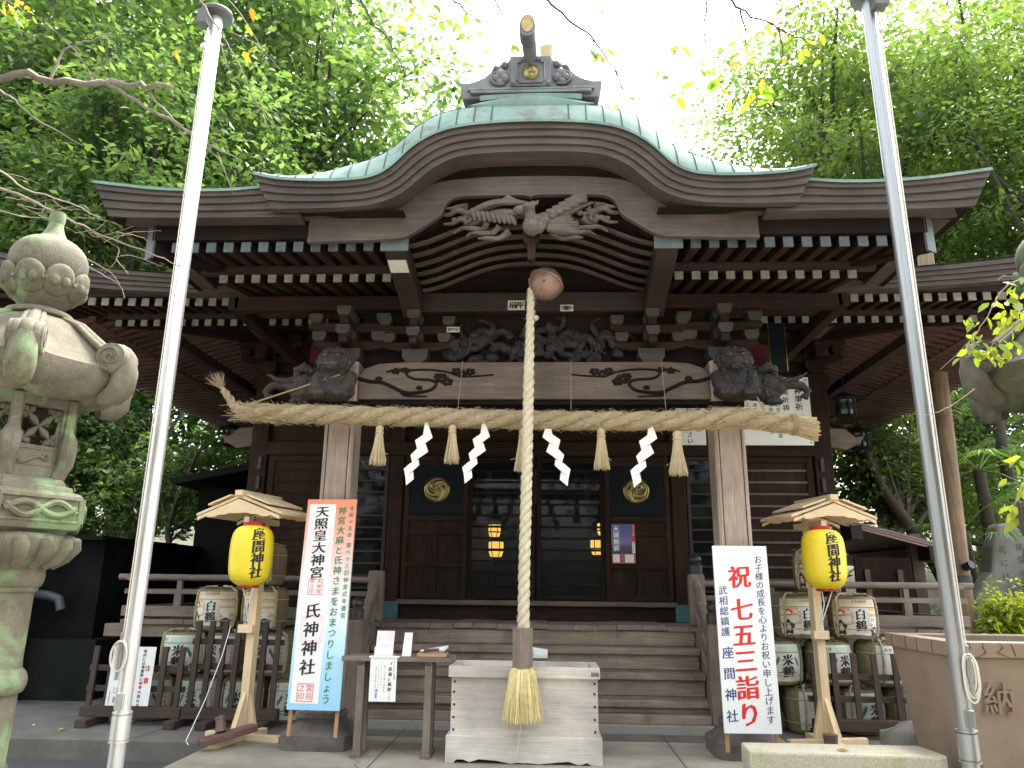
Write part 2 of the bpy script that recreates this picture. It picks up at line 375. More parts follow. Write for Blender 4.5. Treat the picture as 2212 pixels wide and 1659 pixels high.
# copper skin of the curved gable
def rise(t, s): return (0.40 * (1 - math.exp(-t / 0.16)) + 0.16 * t) * s + 0.12 * t * (1 - s)
TY = [0, .02, .05, .09, .14, .2, .28, .4, .6, .9, 1.4, 2.2, 3.2]
def kroof(u, t, lift=0):
    x, z = kpt(u, 1.0); s = interp([(0, 1), (.6, 1.0), (.9, 1.03), (1.4, 1.05), (1.55, .95), (1.75, .80), (1.95, .58), (2.2, .36), (2.62, .18)], abs(x))
    return (x, 6.17 + t, z + 0.012 + lift + rise(t, s))
mb = MB(); rows = []
for t in TY: rows.append([kroof(u, t) for u in US])
mb.grid(rows, flip=False); mb.grid([[(p[0], p[1], p[2] - 0.03) for p in rows[0]], rows[0]], flip=False)
roofk = mb.build('porch_gable_roof', M_copper, SH, smooth=35)
mb = MB()
for u in np.concatenate([np.linspace(-0.97, -0.14, 14), np.linspace(0.14, 0.97, 14)]):
    mb.tube([kroof(u + 0.0 , t, 0.004) for t in TY[:10]], 0.0075, 5)
for tt in (0.17,): mb.tube([kroof(u, tt, 0.002) for u in US], 0.004, 4)
mb.build('roof_seam', M_seam, roofk)
# raised copper roll under the ridge ornament
mb = MB(); rows = []
for i in range(25):
    u = -1 + 2 * i / 24; x = u * 0.62; zt = 6.10 - 0.05 * u * u; h = 0.10 * (1 - u ** 4) + 0.004; y = 6.29 + 0.06 * u * u
    rows.append([(x, y, zt - h), (x, y - 0.015, zt - h * 0.5), (x, y, zt), (x, 6.7, zt + 0.03)])
mb.grid(rows, flip=True); mb.build('ridge_roll', M_copper, roofk, smooth=40)
mb = MB(); rows = []
for i in range(25):
    u = -1 + 2 * i / 24; x = u * 0.5; rows.append([(x, 6.33, 6.12 - .03 * u * u), (x, 6.33, 6.165 - .015 * u * u), (x, 6.7, 6.17)])
mb.grid(rows, flip=True); mb.build('ridge_roll', M_copper, roofk, smooth=40)
mb = MB(); mb.prism([(-.5, 5.95), (.5, 5.95), (.36, 6.2), (-.36, 6.2)], 'xz', 6.62, 9.6); mb.build('ridge', M_oni, roofk)
# ridge-end ornament
half = [(0.0, 6.645), (.21, 6.64), (.222, 6.60), (.285, 6.60), (.315, 6.55), (.372, 6.545), (.405, 6.47), (.46, 6.415), (.53, 6.375), (.62, 6.35), (.71, 6.352), (.70, 6.26), (.675, 6.165)]
pl = half + [(-x, z) for x, z in half[::-1][:-1]]
mb = MB(); mb.prism(pl, 'xz', 6.40, 6.56)
mb.box(-.60, .60, 6.36, 6.41, 6.20, 6.235); mb.box(-.63, .63, 6.37, 6.41, 6.242, 6.27); mb.box(-.205, .205, 6.375, 6.402, 6.285, 6.635)
oni = mb.build('ridge_end_ornament', M_oni, SH, bevel=0.008)
for s in (-1, 1):
    mb = MB()
    for (x, z, r) in ((.30, 6.43, .062), (.265, 6.385, .05), (.345, 6.385, .046), (.31, 6.34, .04), (.26, 6.54, .035), (.35, 6.50, .03), (.17, 6.315, .028)):
        mb.ball((s * x, 6.385, z), (r, .035, r), n=12)
    mb.tube([(s * (.31 + .085 * math.cos(a)), 6.38, 6.385 + .075 * math.sin(a)) for a in np.linspace(-2.2, 1.6, 14)], .017, 6)
    mb.build('cloud_scroll', M_oni, oni, smooth=60)
mb = MB()
fr = [(-.135, 6.345), (-.115, 6.345), (-.115, 6.32), (.115, 6.32), (.115, 6.345), (.135, 6.345), (.135, 6.55), (.105, 6.55), (.105, 6.58), (-.105, 6.58), (-.105, 6.55), (-.135, 6.55)]
for a, b in zip(fr, fr[1:] + fr[:1]): mb.tube([(a[0], 6.365, a[1]), (b[0], 6.365, b[1])], .009, 5)
mb.build('frame', M_oni, oni)
def tomoe(mb, c, r, y, s=1):
    mb.lathe([(r * .97, 0), (r, .01), (r * .93, .018), (r * .9, .01), (.001, .01)], (0, 0, 0), 28); n0 = len(mb.v)
    tmp = MB()
    for k in range(3):
        a0 = k * 2 * math.pi / 3 + .5; pts = []; rr = []
        for i in range(15):
            f = i / 14; a = a0 + s * f * 2.5; q = r * (.36 + .46 * min(1, f * 1.25)); pts.append((q * math.cos(a), q * math.sin(a), .012)); rr.append(r * (.25 * (1 - f) ** .8 + .012))
        tmp.tube(pts, rr, 8); tmp.ball((r * .36 * math.cos(a0), r * .36 * math.sin(a0), .012), (r * .26, r * .26, r * .1))
    return tmp
def crest(cx, y, cz, r, parent, mat=None, name='crest', s=1):
    a = MB(); t = tomoe(a, 0, r, y, s); a.add(t.v, t.f)
    a.v = [(cx + p[0], y - p[2] * (0.6 if abs(p[2]) > .02 else 1), cz + p[1]) for p in a.v]; a.f = [tuple(reversed(f)) for f in a.f]
    return a.build(name, mat or M_gold, parent, smooth=40)
crest(0, 6.375, 6.44, .085, oni)
mb = MB(); P = smoothprof([(0, 6.54, 6.46), (0, 6.45, 6.57), (-.01, 6.32, 6.65), (-.025, 6.10, 6.72)], 5)
mb.tube(P, list(np.linspace(.064, .075, len(P))), 16)
OV = [(-.028 + .078 * math.cos(a) * (1 - .12 * math.sin(a)), 6.725 + .125 * math.sin(a)) for a in np.linspace(0, 6.283, 25)[:-1]]
mb.prism(OV, 'xz', 6.05, 6.22)
horn = mb.build('horn_tile', M_oni, oni, smooth=50)
mb = MB(); mb.prism([(-.028 + (x + .028) * .7, 6.725 + (z - 6.725) * .76 + .012) for x, z in OV], 'xz', 6.044, 6.049); mb.build('horn_face', M_gold, horn)
mb = MB(); mb.tube([(0.16, 8.4, 6.4), (.16, 8.3, 7.6), (.16, 8.05, 8.12)], [.07, .07, .09], 12); mb.build('rear_horn_tile', grunge('pale_bronze', (.42, .33, .2), (.55, .45, .3), 6), SH, smooth=50)

# straight eaves of the porch left and right of the gable
ST = dense([(2.2, 5.19), (2.55, 5.165), (2.86, 5.14), (3.2, 5.138), (3.65, 5.165), (4.24, 5.245)])
SL = dense([(2.2, 4.878), (2.6, 4.884), (3.3, 4.886), (3.8, 4.895), (4.09, 4.915)])
def spt(sg):
    def f(u, t):
        xl = 2.2 + u * (4.09 - 2.2); xt = 2.2 + u * (4.24 - 2.2)
        return (sg * (xl * (1 - t) + xt * t), interp(SL, xl) * (1 - t) + interp(ST, xt) * t)
    return f
for sg in (-1, 1):
    f = spt(sg); us = np.linspace(0, 1, 24)
    if sg < 0: us = us[::-1]
    for a, b, dy in LAY:
        mb = MB(); band(mb, f, a, b, 6.3 + dy, 6.6, us)
        # return along the side
        xo = f(1, a)[0]; xo2 = f(1, b)[0]; za, zb = f(1, a)[1], f(1, b)[1]; x1, x2 = min(xo, xo - sg * .25), max(xo, xo - sg * .25)
        mb.box(x1 - (sg < 0) * (0.02 - dy * .3), x2 + (sg > 0) * (0.02 - dy * .3), 6.6, 10.5, za, zb)
        mb.build('eave_band', W('fascia', 'x'), SH, smooth=30)
    mb = MB(); rows = []
    for t in (0, .02, .06, .15, .4, 1, 2, 3.4):
        rows.append([(f(u, 1)[0], 6.28 + t, f(u, 1)[1] + .006 + .30 * t) for u in us])
    mb.grid(rows, flip=False); mb.grid([[(p[0], p[1], p[2] - .03) for p in rows[0]], rows[0]])
    mb.build('porch_roof', M_copper, SH, smooth=35)
    # boards above the rafter ends and the soffits
    mb = MB(); x0, x1 = sorted((sg * 1.15, sg * 3.72)); mb.box(x0, x1, 6.545, 6.62, 4.735, 4.90); mb.build('eave_board', W('dark', 'x'), SH)
    mb = MB()
    mb.add([(sg * 1.2, 6.34, 4.915), (sg * 4.07, 6.4, 4.90), (sg * 4.07, 10.5, 4.90), (sg * 3.6, 8.4, 5.02), (sg * 1.2, 8.4, 5.02)], [(0, 1, 2, 3, 4)])
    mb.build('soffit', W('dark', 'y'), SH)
# bargeboard following the arch
HIN = dense([(0, 5.118), (.03, 5.133), (.1, 5.142), (.4, 5.141), (.66, 5.134), (.75, 5.112), (.805, 5.065), (.84, 5.0), (.86, 4.94), (.91, 4.895), (.97, 4.855), (1.1, 4.765), (1.2, 4.712), (1.35, 4.69), (2.14, 4.668)])
KU = dense([(0, 5.357), (.4, 5.35), (.7, 5.33), (.9, 5.30), (1.1, 5.21), (1.25, 5.08), (1.45, 4.98), (1.7, 4.95), (2.16, 4.945)])
mb = MB(); rows = []
for x in np.linspace(-2.15, 2.15, 121): rows.append([(x, 6.545, min(interp(HIN, abs(x)) + .05, interp(KU, abs(x)) - .01)), (x, 6.545, max(interp(KL, abs(x)) + .03, 4.96))])
mb.grid(rows); mb.build('inner_board', W('dark', 'x'), SH, smooth=40)
mb = MB(); rows = []
for x in np.linspace(-2.15, 2.15, 121):
    zl = interp(HIN, abs(x)); zu = interp(KU, abs(x)); zu = max(zu, zl + .02); yf = 6.50
    lip = min(.035, zu - zl - .01)
    rows.append([(x, yf + .04, zl), (x, yf - .02, zl), (x, yf - .02, zl + lip), (x, yf, zl + lip + .006), (x, yf, zu), (x, yf + .04, zu), (x, yf + .04, zl)])
mb.grid(rows, flip=False); n0 = 0; k = 7
mb.f.append(tuple(range(5, -1, -1))); mb.mi.append(0); e = (len(rows) - 1) * k; mb.f.append(tuple(e + i for i in range(6))); mb.mi.append(0)
mb.build('bargeboard', W('hafu', 'x'), SH, smooth=30)
# curved ceiling ribs behind it
ARC = dense([(0, 5.02), (.3, 5.0), (.55, 4.94), (.8, 4.84), (1.0, 4.755), (1.2, 4.70), (1.32, 4.69)])
XS = np.linspace(-1.22, 1.22, 41)
for k in range(6):
    y = 6.68 + .20 * k; mb = MB(); rows = []
    for x in XS:
        z = interp(ARC, abs(x)) - 0.012 * k
        rows.append([(x, y, z), (x, y, z + .03), (x, y + .05, z + .03), (x, y + .05, z), (x, y, z)])
    mb.grid(rows); mb.build('ceiling_rib', W('hafu', 'x'), SH, smooth=30)
mb = MB(); rows = []
for y in (6.55, 7.9): rows.append([(x, y, interp(ARC, abs(x)) + (.11 if y < 7 else .03)) for x in XS])
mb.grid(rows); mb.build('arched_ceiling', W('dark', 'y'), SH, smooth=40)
mb = MB(); mb.box(-1.2, 1.2, 7.9, 7.98, 4.2, 5.1); mb.build('gable_panel', W('dark', 'x'), SH)
mb = MB(); mb.box(-1.22, 1.22, 7.70, 7.82, 4.41, 4.63); mb.build('tie_beam', W('red', 'x'), SH, bevel=.01)
# big bracket arms framing the arch
for sg in (-1, 1):
    mb = MB(); mb.prism([(6.56, 4.73), (6.56, 4.60), (6.62, 4.585), (6.75, 4.545), (7.0, 4.49), (7.3, 4.43), (7.62, 4.30), (7.62, 4.52), (7.0, 4.70), (6.75, 4.73)], 'yz', sg * 1.20, sg * 1.41)
    arm = mb.build('cantilever_arm', W('red', 'y'), SH, bevel=.006)
    mb = MB(); mb.box(sg * 1.175, sg * 1.445, 6.535, 6.558, 4.595, 4.735); mb.build('end_cap', M_cap2, arm)
# porch rafters, two tiers, every one with its painted end
for sg in (-1, 1):
    for i in range(13):
        x = sg * (1.575 + .1735 * i)
        if abs(x) < 3.60:
            mb = MB(); mb.beam((x, 6.60, 4.672), (x, 7.35, 4.79), .082, .09); r_ = mb.build('flying_rafter', W('mid', 'y'), SH)
            mb = MB(); mb.box(x - .047, x + .047, 6.583, 6.602, 4.62, 4.722); mb.build('end_cap', M_cap2, r_)
        x = sg * (1.505 + .1735 * i)
        if abs(x) < 3.36:
            mb = MB(); mb.beam((x, 7.15, 4.575), (x, 8.6, 4.87), .082, .085); r_ = mb.build('base_rafter', W('mid', 'y'), SH)
            mb = MB(); mb.box(x - .043, x + .043, 7.135, 7.152, 4.533, 4.618); mb.build('end_cap', M_cap, r_)
    mb = MB(); mb.box(sg * 1.45, sg * 3.5, 7.165, 7.24, 4.64, 4.73); mb.build('rafter_board', W('red', 'x'), SH)
    mb = MB(); mb.beam((sg * 3.74, 6.60, 4.77), (sg * 2.6, 8.1, 4.95), .11, .40, h2=.25); h_ = mb.build('corner_rafter', W('dark', 'y'), SH)
    mb = MB(); mb.beam((sg * 3.757, 6.58, 4.77), (sg * 3.745, 6.598, 4.77), .135, .43); mb.build('end_cap', M_cap2, h_)
    mb = MB(); mb.box(sg * 1.25, sg * 3.35, 7.70, 7.84, 4.445, 4.60); mb.build('purlin', W('mid', 'x'), SH, bevel=.008)
    mb = MB(); mb.box(sg * 3.3, sg * 3.42, 7.7, 10.5, 4.45, 4.6); mb.build('purlin', W('mid', 'y'), SH, bevel=.008)
# ------------------------------------------------------------------ porch pillars, beam, brackets
def bracket(xc, yc, z0, sc=1.0, mat='block', parent=SH):
    b_ = MB(); w_ = .15 * sc
    b_.prism([(xc - w_ * .62, z0), (xc + w_ * .62, z0), (xc + w_, z0 + .07 * sc), (xc + w_, z0 + .17 * sc), (xc - w_, z0 + .17 * sc), (xc - w_, z0 + .07 * sc)], 'xz', yc - .14 * sc, yc + .14 * sc)
    big = b_.build('bracket_set', W(mat, 'x'), parent, bevel=.005)
    for tier, (zz, half) in enumerate(((z0 + .17 * sc, .40 * sc), (z0 + .38 * sc, .46 * sc))):
        a = MB(); a.prism([(xc - half, zz + .045 * sc), (xc - half * .72, zz + .012 * sc), (xc - half * .5, zz), (xc + half * .5, zz), (xc + half * .72, zz + .012 * sc), (xc + half, zz + .045 * sc), (xc + half, zz + .10 * sc), (xc - half, zz + .10 * sc)], 'xz', yc - .05, yc + .05)
        a.beam((xc, yc - .30 * sc, zz + .06), (xc, yc + .2, zz + .06), .09 * sc, .09 * sc)
        a.build('bracket_arm', W('mid', 'x'), big)
        for dx, dy in ((-half * .82, 0), (0, 0), (half * .82, 0), (0, -.24 * sc)):
            a = MB()
            q = .075 * sc; X = xc + dx; Y = yc + dy - .02; z1 = zz + .10 * sc
            b2 = [(X - q * .66, z1), (X + q * .66, z1), (X + q, z1 + .04 * sc), (X + q, z1 + .105 * sc), (X - q, z1 + .105 * sc), (X - q, z1 + .04 * sc)]
            a.prism(b2, 'xz', Y - q, Y + q); a.build('bearing_block', W(mat, 'x'), big)
    return big
for sg in (-1, 1):
    xc = sg * 2.02; mb = MB(); c = .022; h = .157
    oc = [(xc - h + c, 7.58), (xc + h - c, 7.58), (xc + h, 7.58 + c), (xc + h, 7.91 - c), (xc + h - c, 7.91), (xc - h + c, 7.91), (xc - h, 7.91 - c), (xc - h, 7.58 + c)]
    mb.prism(oc, 'xy', .30, 3.80); pil = mb.build('porch_pillar', W('pillar', 'z'), SH)
    mb = MB()
    for x in (xc - h + .045, xc + h - .045): mb.box(x - .004, x + .004, 7.577, 7.58, .32, 3.3)
    mb.build('edge_groove', W('mid', 'z'), pil)
    mb = MB(); mb.box(xc - .168, xc + .168, 7.575, 7.912, 3.30, 3.36); mb.build('pillar_collar', W('dark', 'z'), pil)
    mb = MB()
    s4 = lambda th: 1 / max(abs(math.cos(th)), abs(math.sin(th)))
    mb.lathe([(.33, 0), (.33, .13), (.28, .165), (.25, .20), (.20, .225), (.20, .235), (.225, .27), (.20, .302)], (xc, 7.745, 0), 32, sq=lambda th: min(s4(th), 1.28))
    mb.build('stone_base', grunge('plinth_stone', (.085, .07, .06), (.16, .137, .12), 5, .8, .4, c3=(.06, .052, .046)), pil, smooth=35)
    bracket(xc, 7.77, 3.80); bracket(sg * 1.27, 7.765, 3.80, .93)
mb = MB()
mb.prism([(-1.86, 3.39), (1.86, 3.39), (1.86, 3.66), (1.80, 3.73), (1.65, 3.785), (1.4, 3.80), (-1.4, 3.80), (-1.65, 3.785), (-1.80, 3.73), (-1.86, 3.66)], 'xz', 7.62, 7.87)
beam = mb.build('rainbow_beam', W('tan', 'x'), SH, bevel=.01)
mb = MB()
def vine(pts, r):
    P = smoothprof([(x, 7.615, z) for x, z in pts], 6); mb.tube(P, [r * (1 - .6 * i / len(P)) for i in range(len(P))], 6)
for sg in (-1, 1):
    X = lambda a: sg * (1.86 - a)
    vine([(X(0), 3.62), (X(.12), 3.585), (X(.25), 3.575), (X(.38), 3.52), (X(.5), 3.465), (X(.62), 3.46), (X(.78), 3.49), (X(.84), 3.555), (X(.78), 3.60), (X(.6), 3.615), (X(.52), 3.66), (X(.55), 3.705), (X(.75), 3.715), (X(.95), 3.69), (X(1.1), 3.64), (X(1.3), 3.645), (X(1.45), 3.66)], .021)
    vine([(X(.45), 3.49), (X(.5), 3.435), (X(.62), 3.425), (X(.75), 3.42)], .016)
    vine([(X(.55), 3.70), (X(.42), 3.71), (X(.3), 3.69)], .02)
    for (a, z, q) in ((.9, 3.615, .075), (.96, 3.58, .06), (.86, 3.64, .05), (.22, 3.615, .04), (1.12, 3.665, .06), (1.2, 3.69, .055), (1.05, 3.70, .05), (.66, 3.515, .035), (.4, 3.70, .05), (.5, 3.71, .045)):
        for k in range(5):
            an = k * 1.25 + a * 7; mb.ball((X(a) + q * .6 * math.cos(an), 7.617, z + q * .45 * math.sin(an)), (q * .5, .012, q * .33), n=8, m=6)
mb.build('carved_vine', W('dark', 'x'), beam, smooth=60)
mb = MB(); mb.box(-1.84, 1.84, 7.66, 7.84, 3.345, 3.385); mb.build('lower_tie', W('dark', 'x'), SH)

# ------------------------------------------------------------------ carvings on the porch
M_carve = wood('carved_wood', (0.04, 0.031, 0.026), (0.09, 0.073, 0.06), 'x', 0.75, 0.3)
M_carve_lt = wood('pale_carved_wood', (0.10, 0.079, 0.064), (0.19, 0.155, 0.128), 'x', 0.75, 0.3)
M_carve_dk = wood('dark_carved_wood', (0.017, 0.0148, 0.014), (0.038, 0.033, 0.031), 'x', 0.75, 0.3)  # darker tone of the carved wood
M_tooth = plain('carved_tooth', (0.12, 0.10, 0.08), 0.6)
def lion(sg):
    x0 = sg * 2.08
    mb = MB(); B = lambda x, y, z, r, **k: mb.ball((x0 + x, y, z), r, **k)
    B(0, 7.56, 3.55, (.20, .16, .20)); B(0, 7.50, 3.44, (.22, .13, .10))                    # chest, base
    B(0, 7.44, 3.745, (.150, .13, .115)); B(0, 7.345, 3.715, (.085, .08, .055)); B(0, 7.33, 3.66, (.075, .06, .03))  # head, muzzle, jaw
    B(0, 7.285, 3.735, (.035, .025, .022))
    for s in (-1, 1):
        B(s * .065, 7.35, 3.79, (.042, .035, .028)); B(s * .055, 7.335, 3.825, (.05, .03, .016))
        B(s * .155, 7.46, 3.76, (.05, .03, .035)); B(s * .075, 7.30, 3.70, (.035, .03, .028))
        mb.tube([(x0 + s * .16, 7.52, 3.62), (x0 + s * .17, 7.44, 3.50), (x0 + s * .12, 7.38, 3.40)], [.075, .06, .055], 10)
        B(s * .12, 7.36, 3.385, (.075, .07, .05))
        for k in range(4):
            xx = s * .12 + (k - 1.5) * .037
            mb.tube([(x0 + xx, 7.34, 3.425), (x0 + xx, 7.295, 3.405), (x0 + xx, 7.285, 3.36)], [.016, .0185, .015], 8)
    for k in range(16):
        a = k * .42 - .2; B(.16 * math.cos(a), 7.45, 3.76 + .12 * math.sin(a), (.034, .034, .034)); B(.125 * math.cos(a + .2), 7.40, 3.76 + .10 * math.sin(a + .2), (.026, .03, .026))
    for k in range(9):
        B(-.10 + .025 * k, 7.39, 3.845 + .012 * math.sin(k * 2), (.026, .03, .022))
    # body behind the pillar and tail curls
    B(-sg * .0 + sg * .12, 7.65, 3.60, (.16, .14, .15))
    o = mb.build('lion_carving', M_carve if sg < 0 else M_carve_dk, SH, remesh=.0065, carve=.022)
    t = MB()
    for k in range(6 if sg < 0 else 0): t.ball((x0 - .05 + .02 * k, 7.275, 3.692), (.009, .012, .014), n=8, m=6)
    for s in (-1, 1): t.ball((x0 + s * .062, 7.312, 3.790), (.013, .009, .010), n=10, m=6)
    t.build('teeth_and_eyes', M_tooth, o, smooth=60)
    # elephant-like head reaching outward from the pillar
    mb = MB(); E = lambda x, y, z, r: mb.ball((sg * x, y, z), r)
    E(2.32, 7.70, 3.55, (.16, .13, .15)); E(2.47, 7.68, 3.58, (.13, .12, .12)); E(2.56, 7.66, 3.52, (.09, .09, .07)); E(2.42, 7.66, 3.45, (.14, .1, .07)); E(2.5, 7.64, 3.37, (.10, .07, .035))
    mb.tube([(sg * 2.56, 7.66, 3.55), (sg * 2.68, 7.64, 3.56), (sg * 2.80, 7.63, 3.54), (sg * 2.86, 7.63, 3.48), (sg * 2.84, 7.63, 3.42), (sg * 2.79, 7.63, 3.43)], [.07, .05, .04, .035, .03, .022], 10)
    mb.tube([(sg * 2.60, 7.60, 3.58), (sg * 2.74, 7.58, 3.60), (sg * 2.85, 7.57, 3.66)], [.028, .022, .006], 8)
    mb.tube([(sg * 2.34, 7.6, 3.68), (sg * 2.44, 7.56, 3.73), (sg * 2.52, 7.58, 3.70), (sg * 2.54, 7.6, 3.60)], [.03, .05, .04, .02], 8)
    for k in range(7): E(2.3 + .04 * k, 7.64, 3.70 - .008 * k * k + .02, (.04, .05, .035))
    E(2.58, 7.6, 3.61, (.03, .03, .025))
    mb.build('beast_head_carving', M_carve if sg < 0 else M_carve_dk, SH, remesh=.009, carve=.022)
lion(-1); lion(1)
# spread-winged bird carved under the gable
mb = MB(); B = lambda x, z, r, y=6.50: mb.ball((x, y, z), r)
B(.02, 4.79, (.088, .08, .085), 6.46); B(.07, 4.85, (.10, .075, .085), 6.49); B(.24, 4.91, (.10, .05, .06), 6.52)
qq = random.Random(2)
for _ in range(90): aa = qq.uniform(0, 6.28); bb = qq.uniform(-.9, .9); B(.035 + .095 * math.cos(aa) * math.cos(bb), 4.815 + .10 * math.sin(bb) , (.017, .014, .013), 6.475 - .078 * abs(math.sin(aa)) * math.cos(bb)); B(.0, 4.915, (.05, .05, .085), 6.44); B(-.01, 4.965, (.058, .055, .045), 6.41); B(.15, 4.87, (.12, .06, .07), 6.52)
mb.tube([(-.03, 6.38, 4.965), (-.055, 6.345, 4.955), (-.06, 6.335, 4.93)], [.028, .016, .004], 8)
for k in range(5): mb.tube([(-.02 + .02 * k, 6.40, 4.985), (.0 + .02 * k, 6.41, 5.03 + .004 * k)], [.012, .004], 6)
bird = mb.build('bird_carving', M_carve_lt, SH, remesh=.008, carve=.012)
mb = MB()
def feather(x0, z0, x1, z1, r, y0=6.5, y1=6.52, bow=.03):
    P = smoothprof([(x0, y0, z0), ((x0 + x1) / 2, (y0 + y1) / 2 - .02, (z0 + z1) / 2 + bow), (x1, y1, z1)], 5)
    r *= 1.35; mb.tube(P, [r * (.6 + .6 * math.sin(math.pi * min(1, i / (len(P) - 1) * .9 + .1))) * (1 if i < len(P) - 1 else .2) for i in range(len(P))], 6)
for k in range(9):     # raised left wing, long flat feathers
    feather(-.02 - .02 * k, 5.05 + .004 * k, -.52 + .035 * k - .02, 4.985 + .012 * k, .016, 6.48, 6.55, .045)
for k in range(9):     # hanging pinions
    x = -.56 + .045 * k; feather(x, 4.985 - .008 * k + .01, x + .03 + .004 * k, 4.875 - .006 * k, .017, 6.50, 6.49, .0)
feather(-.60, 4.96, -.1, 5.06, .022, 6.5, 6.5, .05)
for k in range(4):
    for j in range(6): feather(.12 + .06 * j - .01 * k, 4.86 + .036 * j + .02 * k, .20 + .07 * j, 4.90 + .043 * j + .018 * k - .04, .015, 6.47, 6.50, 0)
mb.ball((-.26, 6.53, 4.975), (.17, .035, .045)); mb.ball((-.08, 6.50, 4.99), (.09, .05, .05)); mb.ball((.30, 6.53, 4.965), (.20, .03, .06), rot=Matrix.Rotation(R(-26), 3, 'Y'))
for k in range(10):    # right wing
    feather(.12 + .012 * k, 4.90 - .006 * k, .62 - .035 * k, 5.09 - .016 * k, .018, 6.50, 6.54, -.02)
for k in range(6): feather(.16, 4.86 - .015 * k, .40 + .02 * k, 4.93 - .035 * k, .022, 6.5, 6.52, -.02)
mb.build('wing', M_carve_lt, bird, smooth=60)
mb = MB()
def curl(pts, r): P = smoothprof([(x, 6.53 + .03 * math.sin(i * 2.1), z) for i, (x, z) in enumerate(pts)], 6); r *= 1.5; mb.tube(P, [r * (1 - .75 * i / len(P)) for i in range(len(P))], 6)
for s, off in ((-1, 0), (1, .02)):
    mb = MB()
    curl([(s * .52 + off, 4.97), (s * .62, 4.99), (s * .70, 5.0), (s * .78, 4.97), (s * .86, 4.98), (s * .92, 4.95)], .028)
    curl([(s * .50, 4.92), (s * .58, 4.87), (s * .66, 4.90), (s * .75, 4.87), (s * .84, 4.88)], .026)
    curl([(s * .42, 4.88), (s * .46, 4.82), (s * .56, 4.80), (s * .66, 4.82), (s * .74, 4.78)], .026)
    curl([(s * .30, 4.84), (s * .36, 4.78), (s * .46, 4.75), (s * .56, 4.77), (s * .62, 4.74)], .024)
    curl([(s * .62, 5.05), (s * .70, 5.06), (s * .75, 5.02), (s * .83, 5.03)], .024)
    curl([(s * .55, 5.02), (s * .60, 4.95), (s * .57, 4.90), (s * .64, 4.86)], .022)
    curl([(s * .2, 4.78), (s * .3, 4.72), (s * .42, 4.70), (s * .5, 4.71)], .026)
    for k in range(6): mb.ball((s * (.48 + .05 * k), 6.54, 4.97 - .012 * k), (.04, .03, .028), n=8, m=6)
    mb.build('tail_curl', M_carve_lt, bird, smooth=60)
mb = MB(); mb.prism([(-.075, 4.80), (.09, 4.80), (.085, 4.70), (.05, 4.66), (.045, 4.52), (.02, 4.50), (-.01, 4.50), (-.03, 4.52), (-.035, 4.66), (-.07, 4.70)], 'xz', 6.56, 6.66); mb.build('pendant_board', W('mid', 'z'), SH, bevel=.006)
# writhing dragon relief between the brackets
mb = MB(); rg = random.Random(5)
for k in range(26):
    x = rg.uniform(-.92, .92); z = 3.88 + rg.uniform(0, .42) * (1 - .45 * abs(x)); a = rg.uniform(0, 6.28); pts = []
    for i in range(7):
        pts.append((x, 7.78 + .04 * math.sin(i * 1.7 + k), z)); a += rg.uniform(.3, .9) * (1 if k % 2 else -1); x += .075 * math.cos(a); z = min(4.36, max(3.84, z + .06 * math.sin(a)))
    mb.tube(smoothprof(pts, 3), [max(.012, .05 * (1 - .8 * i / 18)) for i in range(19)], 7)
for k in range(30): mb.ball((rg.uniform(-.95, .95), 7.80, rg.uniform(3.84, 4.2)), (.07, .04, .05), n=9, m=6)
mb.build('dragon_relief', M_carve_dk, SH, remesh=.010, carve=.02)
mb = MB(); mb.box(-1.9, 1.9, 7.86, 7.90, 3.8, 4.45); mb.build('relief_backboard', W('dark', 'x'), SH)

# ------------------------------------------------------------------ hall front wall at Y = 10.6
YF = 10.6
for sg in (-1, 1):
    mb = MB(); mb.box(sg * 3.88, sg * 4.13, YF - .12, YF + .13, .3, 5.3); mb.build('corner_pillar', W('mid', 'z'), SH, bevel=.012)
    mb = MB(); mb.box(sg * 1.885, sg * 2.085, YF - .1, YF + .1, 1.05, 5.3); dp = mb.build('door_pillar', W('mid', 'z'), SH, bevel=.01)
    mb = MB(); mb.box(sg * 1.87, sg * 2.10, YF - .115, YF + .11, 1.05, 1.27); mb.build('metal_shoe', grunge('blue_copper_shoe', (.02, .07, .085), (.04, .12, .13), 8, .5, .1), dp)
    for z0 in (2.78, 3.06):
        mb = MB(); mb.box(sg * 3.935, sg * 3.985, YF - .16, YF - .121, z0, z0 + .19); mb.build('iron_bracket', plain('black_iron', (.012, .014, .017), .45), SH, bevel=.004)
mb = MB(); mb.box(-3.9, 3.9, YF - .07, YF + .05, 1.05, 1.235); mb.build('sill_board', W('mid', 'x'), SH)
mb = MB(); mb.box(-1.885, 1.885, YF - .16, YF + .05, 1.236, 1.30); mb.build('door_sill', W('tan', 'x'), SH, bevel=.006)
mb = MB(); mb.box(-3.88, 3.88, YF - .13, YF + .05, 3.28, 3.47); mb.build('lintel', W('mid', 'x'), SH, bevel=.008)
mb = MB(); mb.box(-4.2, 4.2, YF - .10, YF + .06, 4.28, 4.48); mb.build('head_beam', W('mid', 'x'), SH, bevel=.01)
mb = MB(); mb.box(-3.9, 3.9, YF + .0, YF + .04, 3.47, 4.28); mb.box(-4.1, 4.1, YF + .02, YF + .05, 4.48, 5.6); mb.build('upper_wall', W('mid', 'x'), SH)
for x in (-4, -2, 0, 2, 4): bracket(x, YF - .05, 4.48, 1.05, 'mid')
M_plas = plain('red_plaster', (.12, .012, .018), .7)
for sg in (-1, 1): mb = MB(); mb.box(sg * 2.45, sg * 3.4, YF - .03, YF - .005, 4.5, 4.95); mb.build('red_infill', M_plas, SH)
